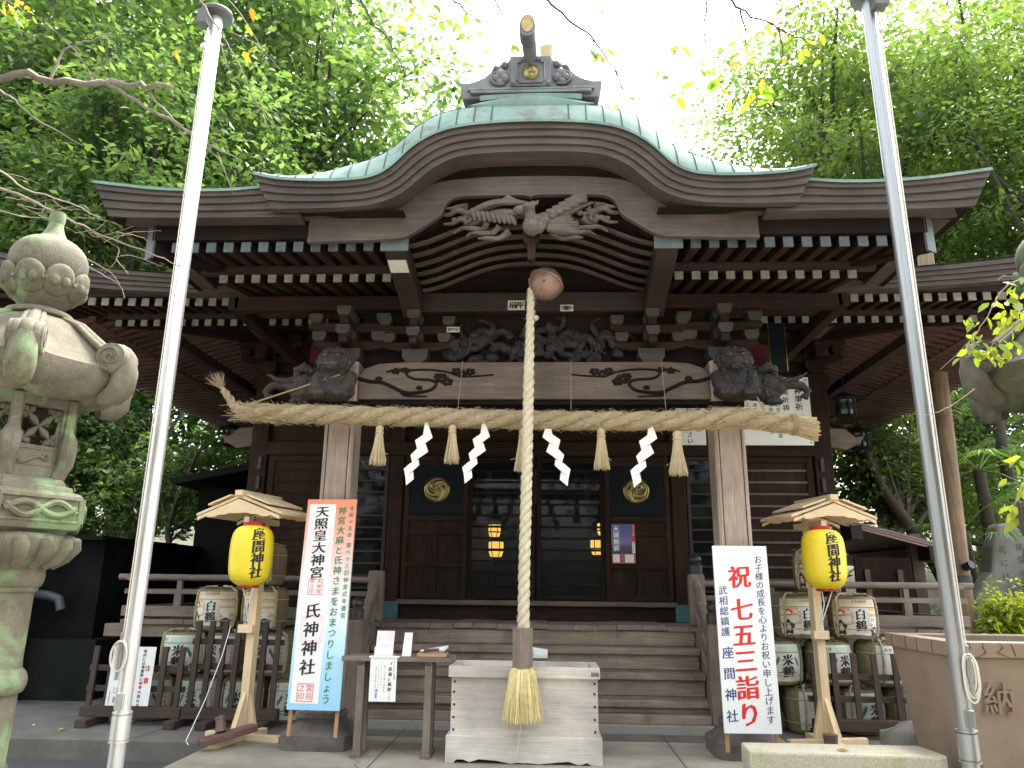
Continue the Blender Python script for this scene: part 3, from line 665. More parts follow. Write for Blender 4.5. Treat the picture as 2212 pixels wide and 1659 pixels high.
def panel_frame(x0, x1, z0, z1, y, stiles, rails, mat, name, parent=SH, w_=.065, back=None):
    m_ = MB()
    for x in stiles: m_.box(x - w_ / 2, x + w_ / 2, y - .045, y, z0, z1)
    o = m_.build(name, W(mat, 'z'), parent, bevel=.004)
    st = sorted(stiles)
    for z in rails:
        for a, b in zip(st, st[1:]): m_ = MB(); m_.box(a + w_ / 2, b - w_ / 2, y - .043, y - .002, z - w_ / 2, z + w_ / 2); m_.build('rail', W(mat, 'x'), o, bevel=.003)
    if back: m_ = MB(); m_.box(x0, x1, y - .014, y + .004, z0, z1); m_.build('panel', W(back, 'z'), o)
    return o
for sg in (-1, 1):
    a, b = sorted((sg * .96, sg * 1.85))
    o = panel_frame(a, b, 1.30, 3.28, YF - .06, [a + .03, b - .03], [1.345, 1.76, 2.20, 2.40, 3.23], 'mid', 'door_panel', back='mid')
    m_ = MB(); xm = (a + b) / 2; m_.box(xm - .03, xm + .03, YF - .10, YF - .064, 1.38, 2.17); m_.build('muntin', W('mid', 'z'), o)
    m_ = MB(); m_.box(a + .065, b - .065, YF - .098, YF - .07, 2.45, 3.14); m_.build('black_panel', M_black, o)
    m_ = MB(); m_.box(a + .065, b - .065, YF - .1, YF - .07, 3.14, 3.20); m_.build('rail', W('mid', 'x'), o)
    crest(sg * 1.395, YF - .10, 2.79, .18, o, s=sg)
    # sliding glass doors in the middle
    a, b = sorted((sg * .012, sg * .955))
    d_ = panel_frame(a, b, 1.30, 3.28, YF - .03, [a + .03, b - .03], [1.35, 3.22], 'dark', 'sliding_door')
    m_ = MB()
    for k in range(1, 12): z = 1.35 + k * .156; m_.box(a + .06, b - .06, YF - .058, YF - .036, z - .015, z + .015)
    m_.build('glazing_bar', W('dark', 'x'), d_)
    m_ = MB(); m_.box(a + .06, b - .06, YF - .034, YF - .030, 1.38, 3.2); m_.build('pane', M_glass, d_)
    # side bay: slatted window then boarded shutter
    a, b = sorted((sg * 2.10, sg * 2.66))
    d_ = panel_frame(a, b, 1.24, 3.28, YF - .03, [a + .025, b - .025], [1.28, 3.25], 'red', 'side_window', w_=.05)
    m_ = MB()
    for k in range(1, 12): z = 1.28 + k * .164; m_.box(a + .05, b - .05, YF - .06, YF - .036, z - .014, z + .014)
    m_.build('glazing_bar', W('red', 'x'), d_)
    m_ = MB(); m_.box(a + .05, b - .05, YF - .034, YF - .030, 1.3, 3.23); m_.build('pane', M_glass, d_)
    a, b = sorted((sg * 2.72, sg * 3.86))
    d_ = panel_frame(a, b, 1.24, 3.28, YF - .04, [a + .05, b - .05], [1.28, 3.24], 'mid', 'shutter', w_=.09, back='mid')
    m_ = MB()
    for k in range(1, 12): z = 1.28 + k * .164; m_.box(a + .095, b - .095, YF - .075, YF - .053, z - .014, z + .014)
    m_.build('slat', W('tan' if sg > 0 else 'mid', 'x'), d_)
    m_ = MB(); m_.box(sg * 2.66, sg * 2.72, YF - .07, YF, 1.24, 3.28); m_.build('jamb', W('mid', 'z'), SH)
# hall body, floor and ceiling of the worship room behind the glass
mb = MB()
for sg in (-1, 1): mb.box(sg * 4.0, sg * 4.06, YF + .131, 19, .6, 5.6)
mb.box(-4, 4, 18.95, 19, .6, 5.6); mb.build('side_wall', W('mid', 'x'), SH)
mb = MB(); mb.box(-3.99, 3.99, YF + .06, 18.94, 1.15, 1.22); mb.build('room_floor', W('tan', 'y'), SH)
mb = MB(); mb.box(-3.99, 3.99, YF + .06, 18.94, 4.3, 4.36); mb.build('room_ceiling', W('red', 'y'), SH)
mb = MB(); mb.box(-3.9, 3.9, 15.4, 15.46, 1.22, 4.29); mb.build('inner_wall', W('red', 'z'), SH)
mb = MB()
for x in (-1.35, 1.6): mb.box(x - .45, x + .45, 15.3, 15.38, 1.9, 2.75)
mb.build('lit_screen', W('new', 'z'), SH)
mb = MB(); rows = []
for i in range(61):
    x = -3.8 + 7.6 * i / 60; rows.append([(x, 12.4 + .03 * math.sin(i * 1.9), 3.35), (x, 12.4 + .05 * math.sin(i * 1.9), 2.92 + .03 * math.sin(i * .8))])
mb.grid(rows); cur = mb.build('curtain', plain('wine_curtain', (.13, .015, .03), .8), SH, smooth=60)
mb = MB()
for x in np.linspace(-3.2, 3.2, 9): mb.box(x - .04, x + .04, 12.33, 12.336, 2.80, 3.35)
mb.build('white_band', M_paper, cur)
M_lamp = plain('lit_paper', (1.0, 0.50, 0.11), 0.6, emit=0.9)
def room_lamp(x, z, y, r, label):
    mb = MB(); mb.lathe([(r * .72, -r * .95), (r, -r * .2), (r * .95, 0), (r * .95, r * .9)], (x, y, z), 6); sh = None
    t = thing('interior_lantern', (x, y, z), label, 'lantern', 'lit lanterns inside the hall')
    mb.build('paper_shade', M_lamp, t)
    mb = MB()
    for k in range(6):
        a = k * math.pi / 3; c, s = math.cos(a), math.sin(a)
        mb.tube([(x + r * .74 * c, y + r * .74 * s, z - r * .95), (x + r * 1.02 * c, y + r * 1.02 * s, z - r * .2), (x + r * .98 * c, y + r * .98 * s, z + r * .92)], .008, 5)
    mb.lathe([(r * 1.25, r * .9), (r * .5, r * 1.4), (.02, r * 1.5)], (x, y, z), 6); mb.lathe([(r * 1.03, -.012), (r * 1.03, .012)], (x, y, z - r * .2), 6)
    mb.tube([(x, y, z - r * .95), (x, y, 1.22)], .018, 6); mb.build('frame', plain('lamp_frame', (.02, .012, .008), .5), t)
room_lamp(-.73, 2.10, 13.2, .135, 'glowing lantern on a stand behind the left glass door, the lower of two there')
room_lamp(-.83, 2.48, 14.2, .12, 'glowing lantern behind the left glass door, the upper and smaller of two there')
room_lamp(1.03, 2.15, 13.2, .135, 'glowing lantern on a stand behind the right glass door, seen whole beside the poster')
room_lamp(1.20, 2.52, 14.2, .12, 'glowing lantern behind the right glass door, half cut off by the door frame')

# ------------------------------------------------------------------ veranda, steps, railings
mb = MB()
xs = [-5.15]; rg = random.Random(3)
while xs[-1] < 5.15: xs.append(min(5.15, xs[-1] + rg.uniform(.22, .34)))
for a, b in zip(xs, xs[1:]):
    dz = rg.uniform(-.006, .006); mb.box(a + .002, b - .002, 9.50 + rg.uniform(-.012, .012), YF - .07, .985 + dz, 1.045 + dz)
mb.build('veranda_floor', W('grey', 'y'), SH, bevel=.005)
mb = MB(); mb.box(-5.38, 5.38, 9.56, 9.72, .83, .982); mb.build('edge_beam', W('grey', 'x'), SH, bevel=.008)
mb = MB()
for sg in (-1, 1): mb.box(sg * 4.95, sg * 5.15, YF - .06, 18, .985, 1.045)
mb.build('side_veranda', W('grey', 'y'), SH)
for x in (-5.0, -3.6, -2.2, 2.2, 3.6, 5.0):
    mb = MB(); mb.box(x - .07, x + .07, 9.58, 9.70, 0, .829); mb.build('floor_post', W('dark', 'z'), SH)
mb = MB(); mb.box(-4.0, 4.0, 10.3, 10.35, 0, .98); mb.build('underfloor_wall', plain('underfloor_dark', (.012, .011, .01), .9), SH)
M_gran = grunge('granite', (.19, .18, .155), (.36, .345, .30), 70, .85, .5, c3=(.14, .15, .10), s3=3)
mb = MB(); mb.box(-2.35, 2.35, 8.60, 9.6, -.02, .085); mb.build('stone_kerb', M_gran, SH, bevel=.008)
STEPS = [(8.66, .085, .19), (8.74, .19, .315), (9.0, .50, .565), (9.25, .745, .81)]
mb = MB(); mb.box(-1.90, 1.90, 8.645, 8.78, .086, .178); mb.build('step', W('step', 'x'), SH, bevel=.008)
for Y, z in ((8.74, .315), (9.0, .565), (9.25, .81)):
    mb = MB(); mb.box(-1.93, 1.93, Y, Y + .34, z - .075, z); mb.build('step', W('step', 'x'), SH, bevel=.009)
for Y, z0, z1 in ((8.79, .18, .238), (9.05, .32, .488), (9.30, .57, .733), (9.535, .815, .98)):
    mb = MB(); mb.box(-1.92, 1.92, Y, Y + .03, z0, z1); mb.build('riser', W('step', 'x'), SH, bevel=.004)
M_giboshi = grunge('dark_bronze', (.03, .03, .032), (.075, .07, .066), 6, .45, .15, metal=.5)
def giboshi(x, y, z, r, parent):
    m_ = MB(); m_.lathe([(r, 0), (r * 1.02, .1), (r * .82, .115), (r * .72, .13), (r * .9, .15), (r * .95, .18), (r * .75, .21), (r * .25, .235), (.004, .26)], (x, y, z), 20); m_.build('post_cap', M_giboshi, parent, smooth=40)
for sg in (-1, 1):
    rl = MB(); rl.box(sg * 1.905, sg * 2.065, 8.63, 8.79, .085, 1.11); nl = rl.build('newel_post', W('grey', 'z'), SH, bevel=.015); giboshi(sg * 1.985, 8.71, 1.11, .075, nl)
    rl = MB(); rl.box(sg * 1.90, sg * 2.09, 9.56, 9.74, 1.045, 1.66); nu = rl.build('newel_post', W('grey', 'z'), SH, bevel=.03)
    if sg > 0: giboshi(sg * 1.995, 9.65, 1.66, .088, nu)
    m_ = MB(); P = smoothprof([(sg * 1.985, 8.72, .98), (sg * 1.985, 9.0, 1.10), (sg * 1.985, 9.35, 1.38), (sg * 1.985, 9.62, 1.58)], 6); m_.tube(P, .052, 10); st = m_.build('stair_rail', W('grey', 'y'), SH, smooth=50)
    m_ = MB()
    for off in (-.22, -.42): m_.beam((sg * 1.985, 8.78, .98 + off), (sg * 1.985, 9.58, 1.56 + off), .055, .075)
    for yy, zz in ((9.02, 1.1), (9.32, 1.33)): m_.beam((sg * 1.985, yy, zz - .62), (sg * 1.985, yy, zz), .05, .05)
    m_.build('stair_baluster', W('grey', 'y'), st)
    m_ = MB(); m_.prism([(8.64, .09), (8.86, .09), (9.7, .85), (9.7, 1.04), (9.5, 1.04)], 'yz', sg * 1.94, sg * 2.02); m_.build('string_board', W('grey', 'y'), SH)
    # veranda balustrade
    x0, x1 = sg * 2.06, sg * 5.06
    m_ = MB(); m_.tube([(x0, 9.62, 1.545), (sg * 5.3, 9.62, 1.55)], .04, 12); rr = m_.build('veranda_rail', W('grey', 'x'), SH, smooth=50)
    m_ = MB(); a, b = sorted((x0, sg * 5.2)); m_.box(a, b, 9.585, 9.655, 1.345, 1.405); m_.build('middle_rail', W('grey', 'x'), rr, bevel=.004)
    m_ = MB(); m_.box(a, b, 9.57, 9.67, 1.075, 1.20); m_.build('bottom_rail', W('grey', 'x'), rr, bevel=.005)
    for xx in (2.9, 3.7, 4.5, 5.0):
        m_ = MB(); m_.box(sg * xx - .045, sg * xx + .045, 9.58, 9.66, 1.2, 1.345); m_.box(sg * xx - .03, sg * xx + .03, 9.59, 9.65, 1.405, 1.51); m_.build('rail_post', W('grey', 'z'), rr)
    m_ = MB(); m_.tube([(sg * 5.06, 9.4, 1.545), (sg * 5.06, 17, 1.545)], .04, 8); m_.box(sg * 5.02, sg * 5.1, 9.67, 17, 1.345, 1.4); m_.box(sg * 5.02, sg * 5.1, 9.68, 17, 1.08, 1.2); m_.build('side_rail', W('grey', 'y'), rr)

# ------------------------------------------------------------------ main roof over the hall
MTp = dense([(0, 5.05), (3.5, 5.07), (4.6, 5.125), (5.7, 5.25), (6.6, 5.42), (7.3, 5.62)])
MLp = dense([(0, 4.86), (3.5, 4.88), (4.6, 4.91), (5.7, 4.99), (6.6, 5.11), (7.1, 5.22)])
def mpt(u, t): xl, xt = u * 7.1, u * 7.3; return (xl * (1 - t) + xt * t, interp(MLp, abs(xl)) * (1 - t) + interp(MTp, abs(xt)) * t)
us = np.linspace(-1, 1, 61)
for a, b, dy in LAY:
    mb = MB(); band(mb, mpt, a, b, 8.2 + dy, 8.5, us)
    for sg in (-1, 1):
        xa = sg * 7.1 - sg * dy; mb.box(xa - sg * .3, xa, 8.5, 20, interp(MLp, 7.1) - .2 + (a) * .4, interp(MLp, 7.1) - .2 + b * .4)
    mb.build('eave_band', W('fascia', 'x'), SH, smooth=30)
mb = MB(); rows = []
for t in (0, .03, .1, .3, .8, 1.6, 3, 4.5, 6.0):
    rows.append([(u * (7.3 - max(0, t - 3) * .6), 8.18 + t, 5.05 + (mpt(u, 1)[1] - 5.05) * max(0, 1 - t / 2.2) + .008 + .33 * t) for u in us])
mb.grid(rows)
r0_ = [rows[i][0] for i in range(len(rows))]
mb.build('main_roof', M_copper, SH, smooth=40)
for sg in (-1, 1):
    for i in range(16):
        x = sg * (3.62 + .17 * i)
        mb = MB(); mb.beam((x, 8.45, 4.83 + .0 + .018 * max(0, abs(x) - 4.5) ** 1.5), (x, 9.3, 4.95), .075, .08); r_ = mb.build('flying_rafter', W('mid', 'y'), SH)
        mb = MB(); zc = 4.83 + .018 * max(0, abs(x) - 4.5) ** 1.5; mb.box(x - .045, x + .045, 8.434, 8.452, zc - .048, zc + .048); mb.build('end_cap', M_cap, r_)
    for i in range(17):
        x = sg * (2.7 + .17 * i)
        if abs(x) > 5.6: break
        mb = MB(); mb.beam((x, 8.95, 4.74), (x, 10.6, 5.2), .072, .08); r_ = mb.build('base_rafter', W('mid', 'y'), SH)
        mb = MB(); mb.box(x - .041, x + .041, 8.934, 8.952, 4.70, 4.785); mb.build('end_cap', M_cap, r_)
    mb = MB(); mb.box(sg * 2.4, sg * 5.6, 8.97, 9.06, 4.81, 4.9); mb.box(sg * 2.2, sg * 6.9, 8.40, 8.46, 4.9, 4.96); mb.build('rafter_board', W('red', 'x'), SH)
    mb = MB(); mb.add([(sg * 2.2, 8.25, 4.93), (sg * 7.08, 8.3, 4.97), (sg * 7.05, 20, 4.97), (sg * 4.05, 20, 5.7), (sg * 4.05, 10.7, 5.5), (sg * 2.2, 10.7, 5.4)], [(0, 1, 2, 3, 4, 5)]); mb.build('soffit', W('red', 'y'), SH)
    mb = MB()
    for k in range(58):
        y = 9.2 + .185 * k
        mb.beam((sg * 6.98, y, 4.76), (sg * 5.6, y, 4.90), .075, .08); mb.beam((sg * 5.9, y, 4.80), (sg * 4.06, y, 5.28), .075, .085)
    mb.box(sg * 5.78, sg * 5.88, 9.0, 20, 4.78, 4.86); o = mb.build('side_rafters', W('rafter', 'x'), SH); o['kind'] = 'stuff'
    mb = MB(); mb.box(sg * 4.55, sg * 4.67, 8.9, 20, 4.42, 4.55); mb.build('outer_purlin', W('red', 'y'), SH)
    for y in (11.6, 13.4, 15.2):
        mb = MB(); mb.prism([(sg * 4.06, 4.2), (sg * 4.45, 4.3), (sg * 4.7, 4.42), (sg * 4.7, 4.5), (sg * 4.06, 4.5)], 'xz', y - .06, y + .06); mb.build('side_bracket', W('mid', 'x'), SH)
    mb = MB(); mb.prism([(sg * 4.13, 3.42), (sg * 4.35, 3.38), (sg * 4.55, 3.48), (sg * 4.62, 3.60), (sg * 4.5, 3.56), (sg * 4.35, 3.68), (sg * 4.13, 3.7)], 'xz', YF - .07, YF + .07); mb.build('carved_nosing', W('tan', 'x'), SH, bevel=.01)
    mb = MB(); mb.beam((sg * 7.0, 8.35, 5.0), (sg * 4.0, 10.7, 5.15), .14, .3); mb.build('corner_rafter', W('dark', 'y'), SH)

mb = MB(); rows = []
for x in np.linspace(-1.3, 1.3, 41):
    z0 = min(interp(ARC, abs(x)) + .10, interp(HIN, abs(x)) - .01); rows.append([(x, 6.60, z0), (x, 6.60, interp(KL, abs(x)) - .01)])
mb.grid(rows); mb.build('arch_backboard', W('dark', 'x'), SH)
# ------------------------------------------------------------------ ropes, bell, paper streamers
def strawmat(name, c1, c2, axis):
    return wood(name, c1, c2, axis, 0.85, 0.5, 1.6)
M_rope = grunge('hemp_rope', (.44, .38, .265), (.64, .57, .42), 30, .9, .6, fine=160)
M_ropetop = grunge('old_rope', (.30, .28, .22), (.48, .44, .35), 30, .9, .5, fine=160)
M_tassel = grunge('yellow_fibre', (.60, .49, .22), (.80, .69, .37), 25, .9, .3, fine=120)
M_straw = grunge('rice_straw', (.235, .175, .10), (.41, .325, .205), 22, .9, .5, c3=(.30, .22, .12), s3=6, fine=140)
M_straw2 = grunge('pale_straw', (.38, .295, .165), (.54, .44, .27), 22, .9, .4, fine=140)
M_cord = plain('straw_cord', (.28, .20, .11), .9)
def strands(mb, path, rad, n=3, pitch=.3, segs=8, ph0=0.0, hand=1, tight=.52):
    P = [Vector(p) for p in path]; L = [0]
    for a, b in zip(P, P[1:]): L.append(L[-1] + (b - a).length)
    t0 = (P[1] - P[0]).normalized(); a = t0.orthogonal().normalized(); fr = []
    for i, p in enumerate(P):
        t = (P[min(i + 1, len(P) - 1)] - P[max(i - 1, 0)]).normalized(); a = (a - t * a.dot(t)).normalized(); fr.append((a.copy(), t.cross(a)))
    for k in range(n):
        pts = []; rr = []
        for i, p in enumerate(P):
            r = rad(L[i] / L[-1]) if callable(rad) else rad; th = ph0 + hand * 2 * math.pi * (L[i] / pitch + k / n)
            pts.append(p + (fr[i][0] * math.cos(th) + fr[i][1] * math.sin(th)) * r * (1 - tight)); rr.append(r * tight)
        mb.tube(pts, rr, segs)
    return fr
def hairs(mb, path, rad, n, length, seed, r=.0016, out=.012, along=True):
    q = random.Random(seed); P = [Vector(p) for p in path]
    for _ in range(n):
        i = q.randrange(0, len(P) - 1); p = P[i].lerp(P[i + 1], q.random()); t = (P[i + 1] - P[i]).normalized(); a = t.orthogonal().normalized(); b = t.cross(a)
        th = q.uniform(0, 6.28); nn = a * math.cos(th) + b * math.sin(th); R0 = rad(i / len(P)) if callable(rad) else rad; s = q.choice((-1, 1)); ln = length * q.uniform(.4, 1.2)
        p0 = p + nn * R0 * .96; side = t.cross(nn)
        p1 = p0 + t * s * ln * .5 + nn * out * q.uniform(-.2, .5) + side * q.uniform(-.3, .3) * ln * .5; p2 = p0 + t * s * ln + nn * out * q.uniform(0, 1.6) + side * q.uniform(-.5, .5) * ln
        mb.tube([p0, p1, p2], [r, r, r * .6], 3, cap=False)
rp = [(.0, 7.02, 4.50), (-.005, 7.01, 4.2), (-.02, 7.0, 3.4), (-.035, 6.995, 2.4), (-.05, 6.99, 1.7), (-.055, 6.99, 1.12)]
rp = smoothprof(rp, 24)
brad = lambda f: .028 if f < .07 else (.034 if f < .14 else min(.056, .034 + (f - .14) * .075))
BR = thing('bell_rope', (-.055, 6.99, .35), 'thick twisted hemp bell rope with wooden grip and yellow tassel, above the offering box', 'rope')
k0 = int(len(rp) * .14)
mb = MB(); strands(mb, rp[k0 - 3:], lambda f: min(.057, .036 + f * .07), 3, .27, 10, tight=.54); hairs(mb, rp[k0:], lambda f: .05, 260, .05, 3, .0011, .02); mb.build('twisted_rope', M_rope, BR, smooth=70)
mb = MB(); strands(mb, rp[:k0 + 2], .028, 2, .22, 8); mb.ball((.045, 7.0, 4.07), (.035, .03, .03)); mb.tube([(-.0, 7, 4.06), (.04, 7, 4.07)], .02, 8); mb.build('upper_rope', M_ropetop, BR, smooth=70)
mb = MB(); mb.lathe([(.094, .80), (.094, 1.135), (.05, 1.136)], (-.06, 6.99, 0), 6, ph=.30); gr = mb.build('grip', W('grey', 'z'), BR, bevel=.004)
mb = MB(); column(mb, '祈願成就', 0, 1.04, .042, .055, plane_fn((-.07, 6.906, 0), (1, -.06, 0), (0, 0, 1), (0, -1, 0), .002), nib=.01); mb.build('lettering', plain('faded_red', (.42, .15, .12), .8), gr)
mb = MB(); q = random.Random(9)
for _ in range(620):
    a = q.uniform(0, 6.283); r0q = .08 * math.sqrt(q.random()); f = q.uniform(.75, 1.1); r1 = (r0q / .08) ** .8 * .175 * q.uniform(.92, 1.06)
    c, s = math.cos(a), math.sin(a); zb = .355 + q.uniform(-.02, .03) + .02 * (r0q / .08)
    pts = [(-.06 + c * r0q, 6.99 + s * r0q * .9, .81), (-.06 + c * (r0q + .035 * r0q / .08), 6.99 + s * r0q * 1.1, .76), (-.06 + c * (r0q * .4 + r1 * .62), 6.99 + s * (r0q * .4 + r1 * .55), .6), (-.06 + c * r1 + q.uniform(-.006, .006), 6.99 + s * r1 * .85, zb)]
    mb.tube(pts, [.0045, .0045, .004, .003], 4, cap=False)
mb.tube([(-.07, 6.9, .36), (-.085, 6.88, .2), (-.11, 6.87, .09)], .0016, 3)
mb.build('tassel', M_tassel, BR)
mb = MB(); rot = Matrix.Rotation(R(24), 3, 'Y') @ Matrix.Rotation(R(-14), 3, 'X'); prof = [(.001, -.165), (.05, -.158), (.10, -.135), (.14, -.095), (.163, -.045), (.168, 0), (.168, .012), (.182, .014), (.184, .032), (.168, .036), (.16, .06), (.135, .105), (.09, .14), (.04, .155), (.03, .19), (.001, .195)]
mb.lathe(prof, (0, 0, 0), 32); mb.v = [tuple(rot @ Vector(p) + Vector((.145, 7.02, 4.44))) for p in mb.v]
bell = mb.build('bell', grunge('copper_bell', (.22, .13, .10), (.33, .205, .16), 6, .45, .1, metal=.35), smooth=40, label='round copper bell hanging under the curved gable beside the rope', cat='bell')
mb = MB()
for s in (-1, 1): mb.add([tuple(rot @ Vector((x, y, z)) + Vector((.145, 7.02, 4.44))) for x, y, z in ((s * .0 - .004, -.151, -.08), (s * .0 + .004, -.151, -.08), (.004, -.08, -.152), (-.004, -.08, -.152))], [(0, 1, 2, 3)])
mb.lathe([(.001, 0), (.012, 0), (.012, .004)], tuple(rot @ Vector((0, -.153, -.075)) + Vector((.145, 7.02, 4.44))), 8); mb.build('slit', M_ink, bell)
# great straw rope across the porch
SR = thing('straw_rope', (0, 7.35, 3.1), 'long thick twisted straw rope slung across both porch pillars', 'straw rope')
sp = smoothprof([(-3.0, 7.33, 3.19), (-2.6, 7.33, 3.17), (-2.0, 7.34, 3.155), (-1.2, 7.36, 3.14), (-.2, 7.36, 3.115), (.8, 7.36, 3.10), (1.6, 7.35, 3.105), (2.05, 7.34, 3.125), (2.35, 7.34, 3.095), (2.58, 7.34, 3.06)], 14)
srad = lambda f: .085 if f > .1 else .06 + .25 * f
mb = MB(); strands(mb, sp, lambda f: (.103 if f > .12 else .075 + .22 * f), 3, .85, 14, hand=-1, tight=.535); o_ = mb.build('rope_body', M_straw, SR, smooth=70)
mb = MB(); hairs(mb, sp, lambda f: .09, 2600, .16, 21, .0022, .022); mb.build('straw_ends', M_straw2, SR)
mb = MB()
for i in range(12, len(sp) - 2, 3):
    p = sp[i]; t = (sp[i + 1] - sp[i - 1]).normalized(); a = t.orthogonal().normalized(); b = t.cross(a); q = random.Random(i); k = q.uniform(-.02, .02)
    mb.tube([p + t * (k * math.sin(th * 2) + .012 * math.cos(th)) + (a * math.cos(th) + b * math.sin(th)) * .094 for th in np.linspace(0, 6.283, 14)], .0036, 4, cap=False)
mb.build('binding_cord', M_cord, SR)
mb = MB(); strands(mb, smoothprof([(-2.97, 7.33, 3.19), (-3.05, 7.33, 3.24), (-3.12, 7.32, 3.34), (-3.19, 7.32, 3.42)], 6), lambda f: .058 - .022 * f, 3, .25, 8); q = random.Random(4)
for _ in range(90):
    a = Vector((-3.18, 7.32, 3.41)); d_ = Vector((-.55 + q.uniform(-.45, .4), q.uniform(-.3, .3), .8 + q.uniform(-.4, .3))).normalized(); ln = q.uniform(.1, .24)
    mb.tube([a, a + d_ * ln * .5, a + d_ * ln + Vector((q.uniform(-.02, .02), 0, q.uniform(-.015, .015)))], [.004, .003, .0012], 4, cap=False)
mb.build('frayed_tail', M_straw, SR)
mb = MB(); q = random.Random(14)
for _ in range(420):
    a = q.uniform(0, 6.283); r_ = math.sqrt(q.random()); p0 = Vector((2.50, 7.34 + .075 * r_ * math.sin(a), 3.07 + .08 * r_ * math.cos(a))); p1 = Vector((2.80 + q.uniform(-.03, .02), 7.34 + .105 * r_ * math.sin(a), 3.015 + .118 * r_ * math.cos(a)))
    mb.tube([p0, p0.lerp(p1, .5) + Vector((0, 0, .006)), p1], [.006, .006, .0048], 5)
mb.build('cut_end', M_straw2, SR)
mb = MB()
for dx in (0, .018, .034): mb.tube([(2.57 + dx, 7.34 + .1 * math.sin(th), 3.062 + .1 * math.cos(th)) for th in np.linspace(0, 6.283, 14)], .009, 5, cap=False)
mb.tube([(-2.95, 7.33, 3.25), (-2.35, 7.45, 3.5), (-2.0, 7.4, 3.6)], .010, 5); mb.tube([(2.32, 7.33, 3.18), (2.25, 7.4, 3.4), (2.2, 7.45, 3.5)], .010, 5)
for x in (-.75, .40, 1.35): mb.tube([(x, 7.36, 3.2), (x + .01, 7.58, 3.8)], .0035, 4)
mb.build('tie_cord', M_cord, SR)
# hanging straw tassels
mb = MB(); q = random.Random(31); mb.ball((0, 0, -.03), (.042, .042, .045), n=12); mb.ball((0, 0, -.07), (.046, .046, .02), n=12)
for _ in range(150):
    a = q.uniform(0, 6.283); r_ = math.sqrt(q.random()); c, s = math.cos(a), math.sin(a)
    mb.tube([(c * .03 * r_, s * .03 * r_, -.05), (c * .05 * r_, s * .05 * r_, -.2), (c * .088 * r_, s * .08 * r_, -.40 + q.uniform(-.02, .03))], [.005, .0048, .004], 4)
mb.tube([(.02, -.03, -.27), (.11, -.05, -.31)], .003, 4)
def straw_tassel(x, z, sc, label, rz, first=[None]):
    if first[0] is None:
        o = mb.build('straw_tassel', M_straw2, smooth=60, label=label, cat='tassel', group='straw tassels under the rope'); o.data.transform(Matrix.Translation(Vector((0, 0, 0))));
        lo = min(v.co.z for v in o.data.vertices); hi = max(v.co.z for v in o.data.vertices); o.data.transform(Matrix.Translation((0, 0, -hi))); first[0] = o
    else: o = dup(first[0], label=label)
    o.location = (x, 7.34, z); o.rotation_euler = (0, 0, rz); o.scale = (sc, sc, sc * .98); return o
straw_tassel(-1.52, 3.055, .98, 'straw tassel beside the left porch pillar, leftmost under the rope', 0)
straw_tassel(-.80, 3.06, .95, 'narrow straw tassel between the two left paper streamers', 2)
straw_tassel(-.09, 3.03, 1.05, 'straw tassel half hidden behind the thick bell rope', 4)
straw_tassel(.70, 3.025, 1.0, 'straw tassel between the two right paper streamers', 1)
straw_tassel(1.43, 3.005, 1.08, 'widest straw tassel beside the right porch pillar', 3)
# zigzag paper streamers
SEG = [[(440, -40), (462, -40), (500, 72), (385, 158), (368, 92), (428, 50)], [(385, 158), (448, 116), (472, 180), (358, 264), (342, 205)], [(358, 264), (405, 238), (412, 282), (311, 372), (297, 310), (342, 270)], [(311, 372), (366, 325), (374, 385), (320, 432)]]
def streamer(x, z, mir, sc, label):
    m_ = MB()
    for k, sg_ in enumerate(SEG):
        pts = []
        for i, (a, b) in enumerate(sg_):
            u = (a - 420) * .00122 * sc * mir; v = -b * .00122 * sc; pts.append((x + u, 7.33 + (.012 if k % 2 else -.012) * (1 - 2 * ((b - sg_[0][1]) / 110.0)) - .004 * k, z + v))
        n = len(pts); m_.add(pts + [(p[0], p[1] + .001, p[2]) for p in pts], [tuple(range(n)), tuple(range(2 * n - 1, n - 1, -1))])
    m_.build('paper_streamer', M_paper, label=label, cat='paper streamer', group='zigzag paper streamers under the rope')
streamer(-1.10, 3.02, 1, 1.1, 'white zigzag paper streamer in front of the left gold crest panel, leftmost of the four')
streamer(-.52, 3.03, 1, 1.08, 'white zigzag paper streamer beside the left sliding door, stepping down to the left')
streamer(.22, 3.03, -1, 1.12, 'white zigzag paper streamer right of the bell rope, stepping down to the right')
streamer(1.14, 3.02, 1, 1.12, 'white zigzag paper streamer overlapping the right gold crest')

# ------------------------------------------------------------------ offering box and what lies round it
OB = thing('offering_box', (-.05, 7.37, 0), 'pale weathered wooden offering box with iron studs at the foot of the steps', 'offering box')
mb = MB(); mb.box(-.70, .605, 7.13, 7.62, .215, .705); mb.build('body', W('pale', 'x'), OB, bevel=.004)
mb = MB(); mb.box(-.725, .625, 7.09, 7.16, .700, .795); mb.box(-.725, .625, 7.60, 7.66, .700, .795); mb.box(-.725, -.65, 7.16, 7.60, .7005, .7945); mb.box(.55, .625, 7.16, 7.60, .7005, .7945)
mb.build('rim', W('pale', 'x'), OB, bevel=.005)
mb = MB()
for k in range(13): x = -.62 + k * .095; mb.prism([(x - .03, .70), (x + .03, .70), (x, .745)], 'xz', 7.16, 7.60)
mb.build('slat', W('pale', 'y'), OB)
cut = [(-.735, 0), (-.735, .22), (.635, .22), (.635, 0)]
wav = [(.54, .0), (.50, .022), (.46, .008), (.42, .004), (.34, .028), (.22, .018), (.08, .004), (-.02, .012), (-.05, .008), (-.10, .013), (-.16, .004), (-.30, .026), (-.44, .034), (-.52, .008), (-.58, .03), (-.64, .028), (-.66, 0)]
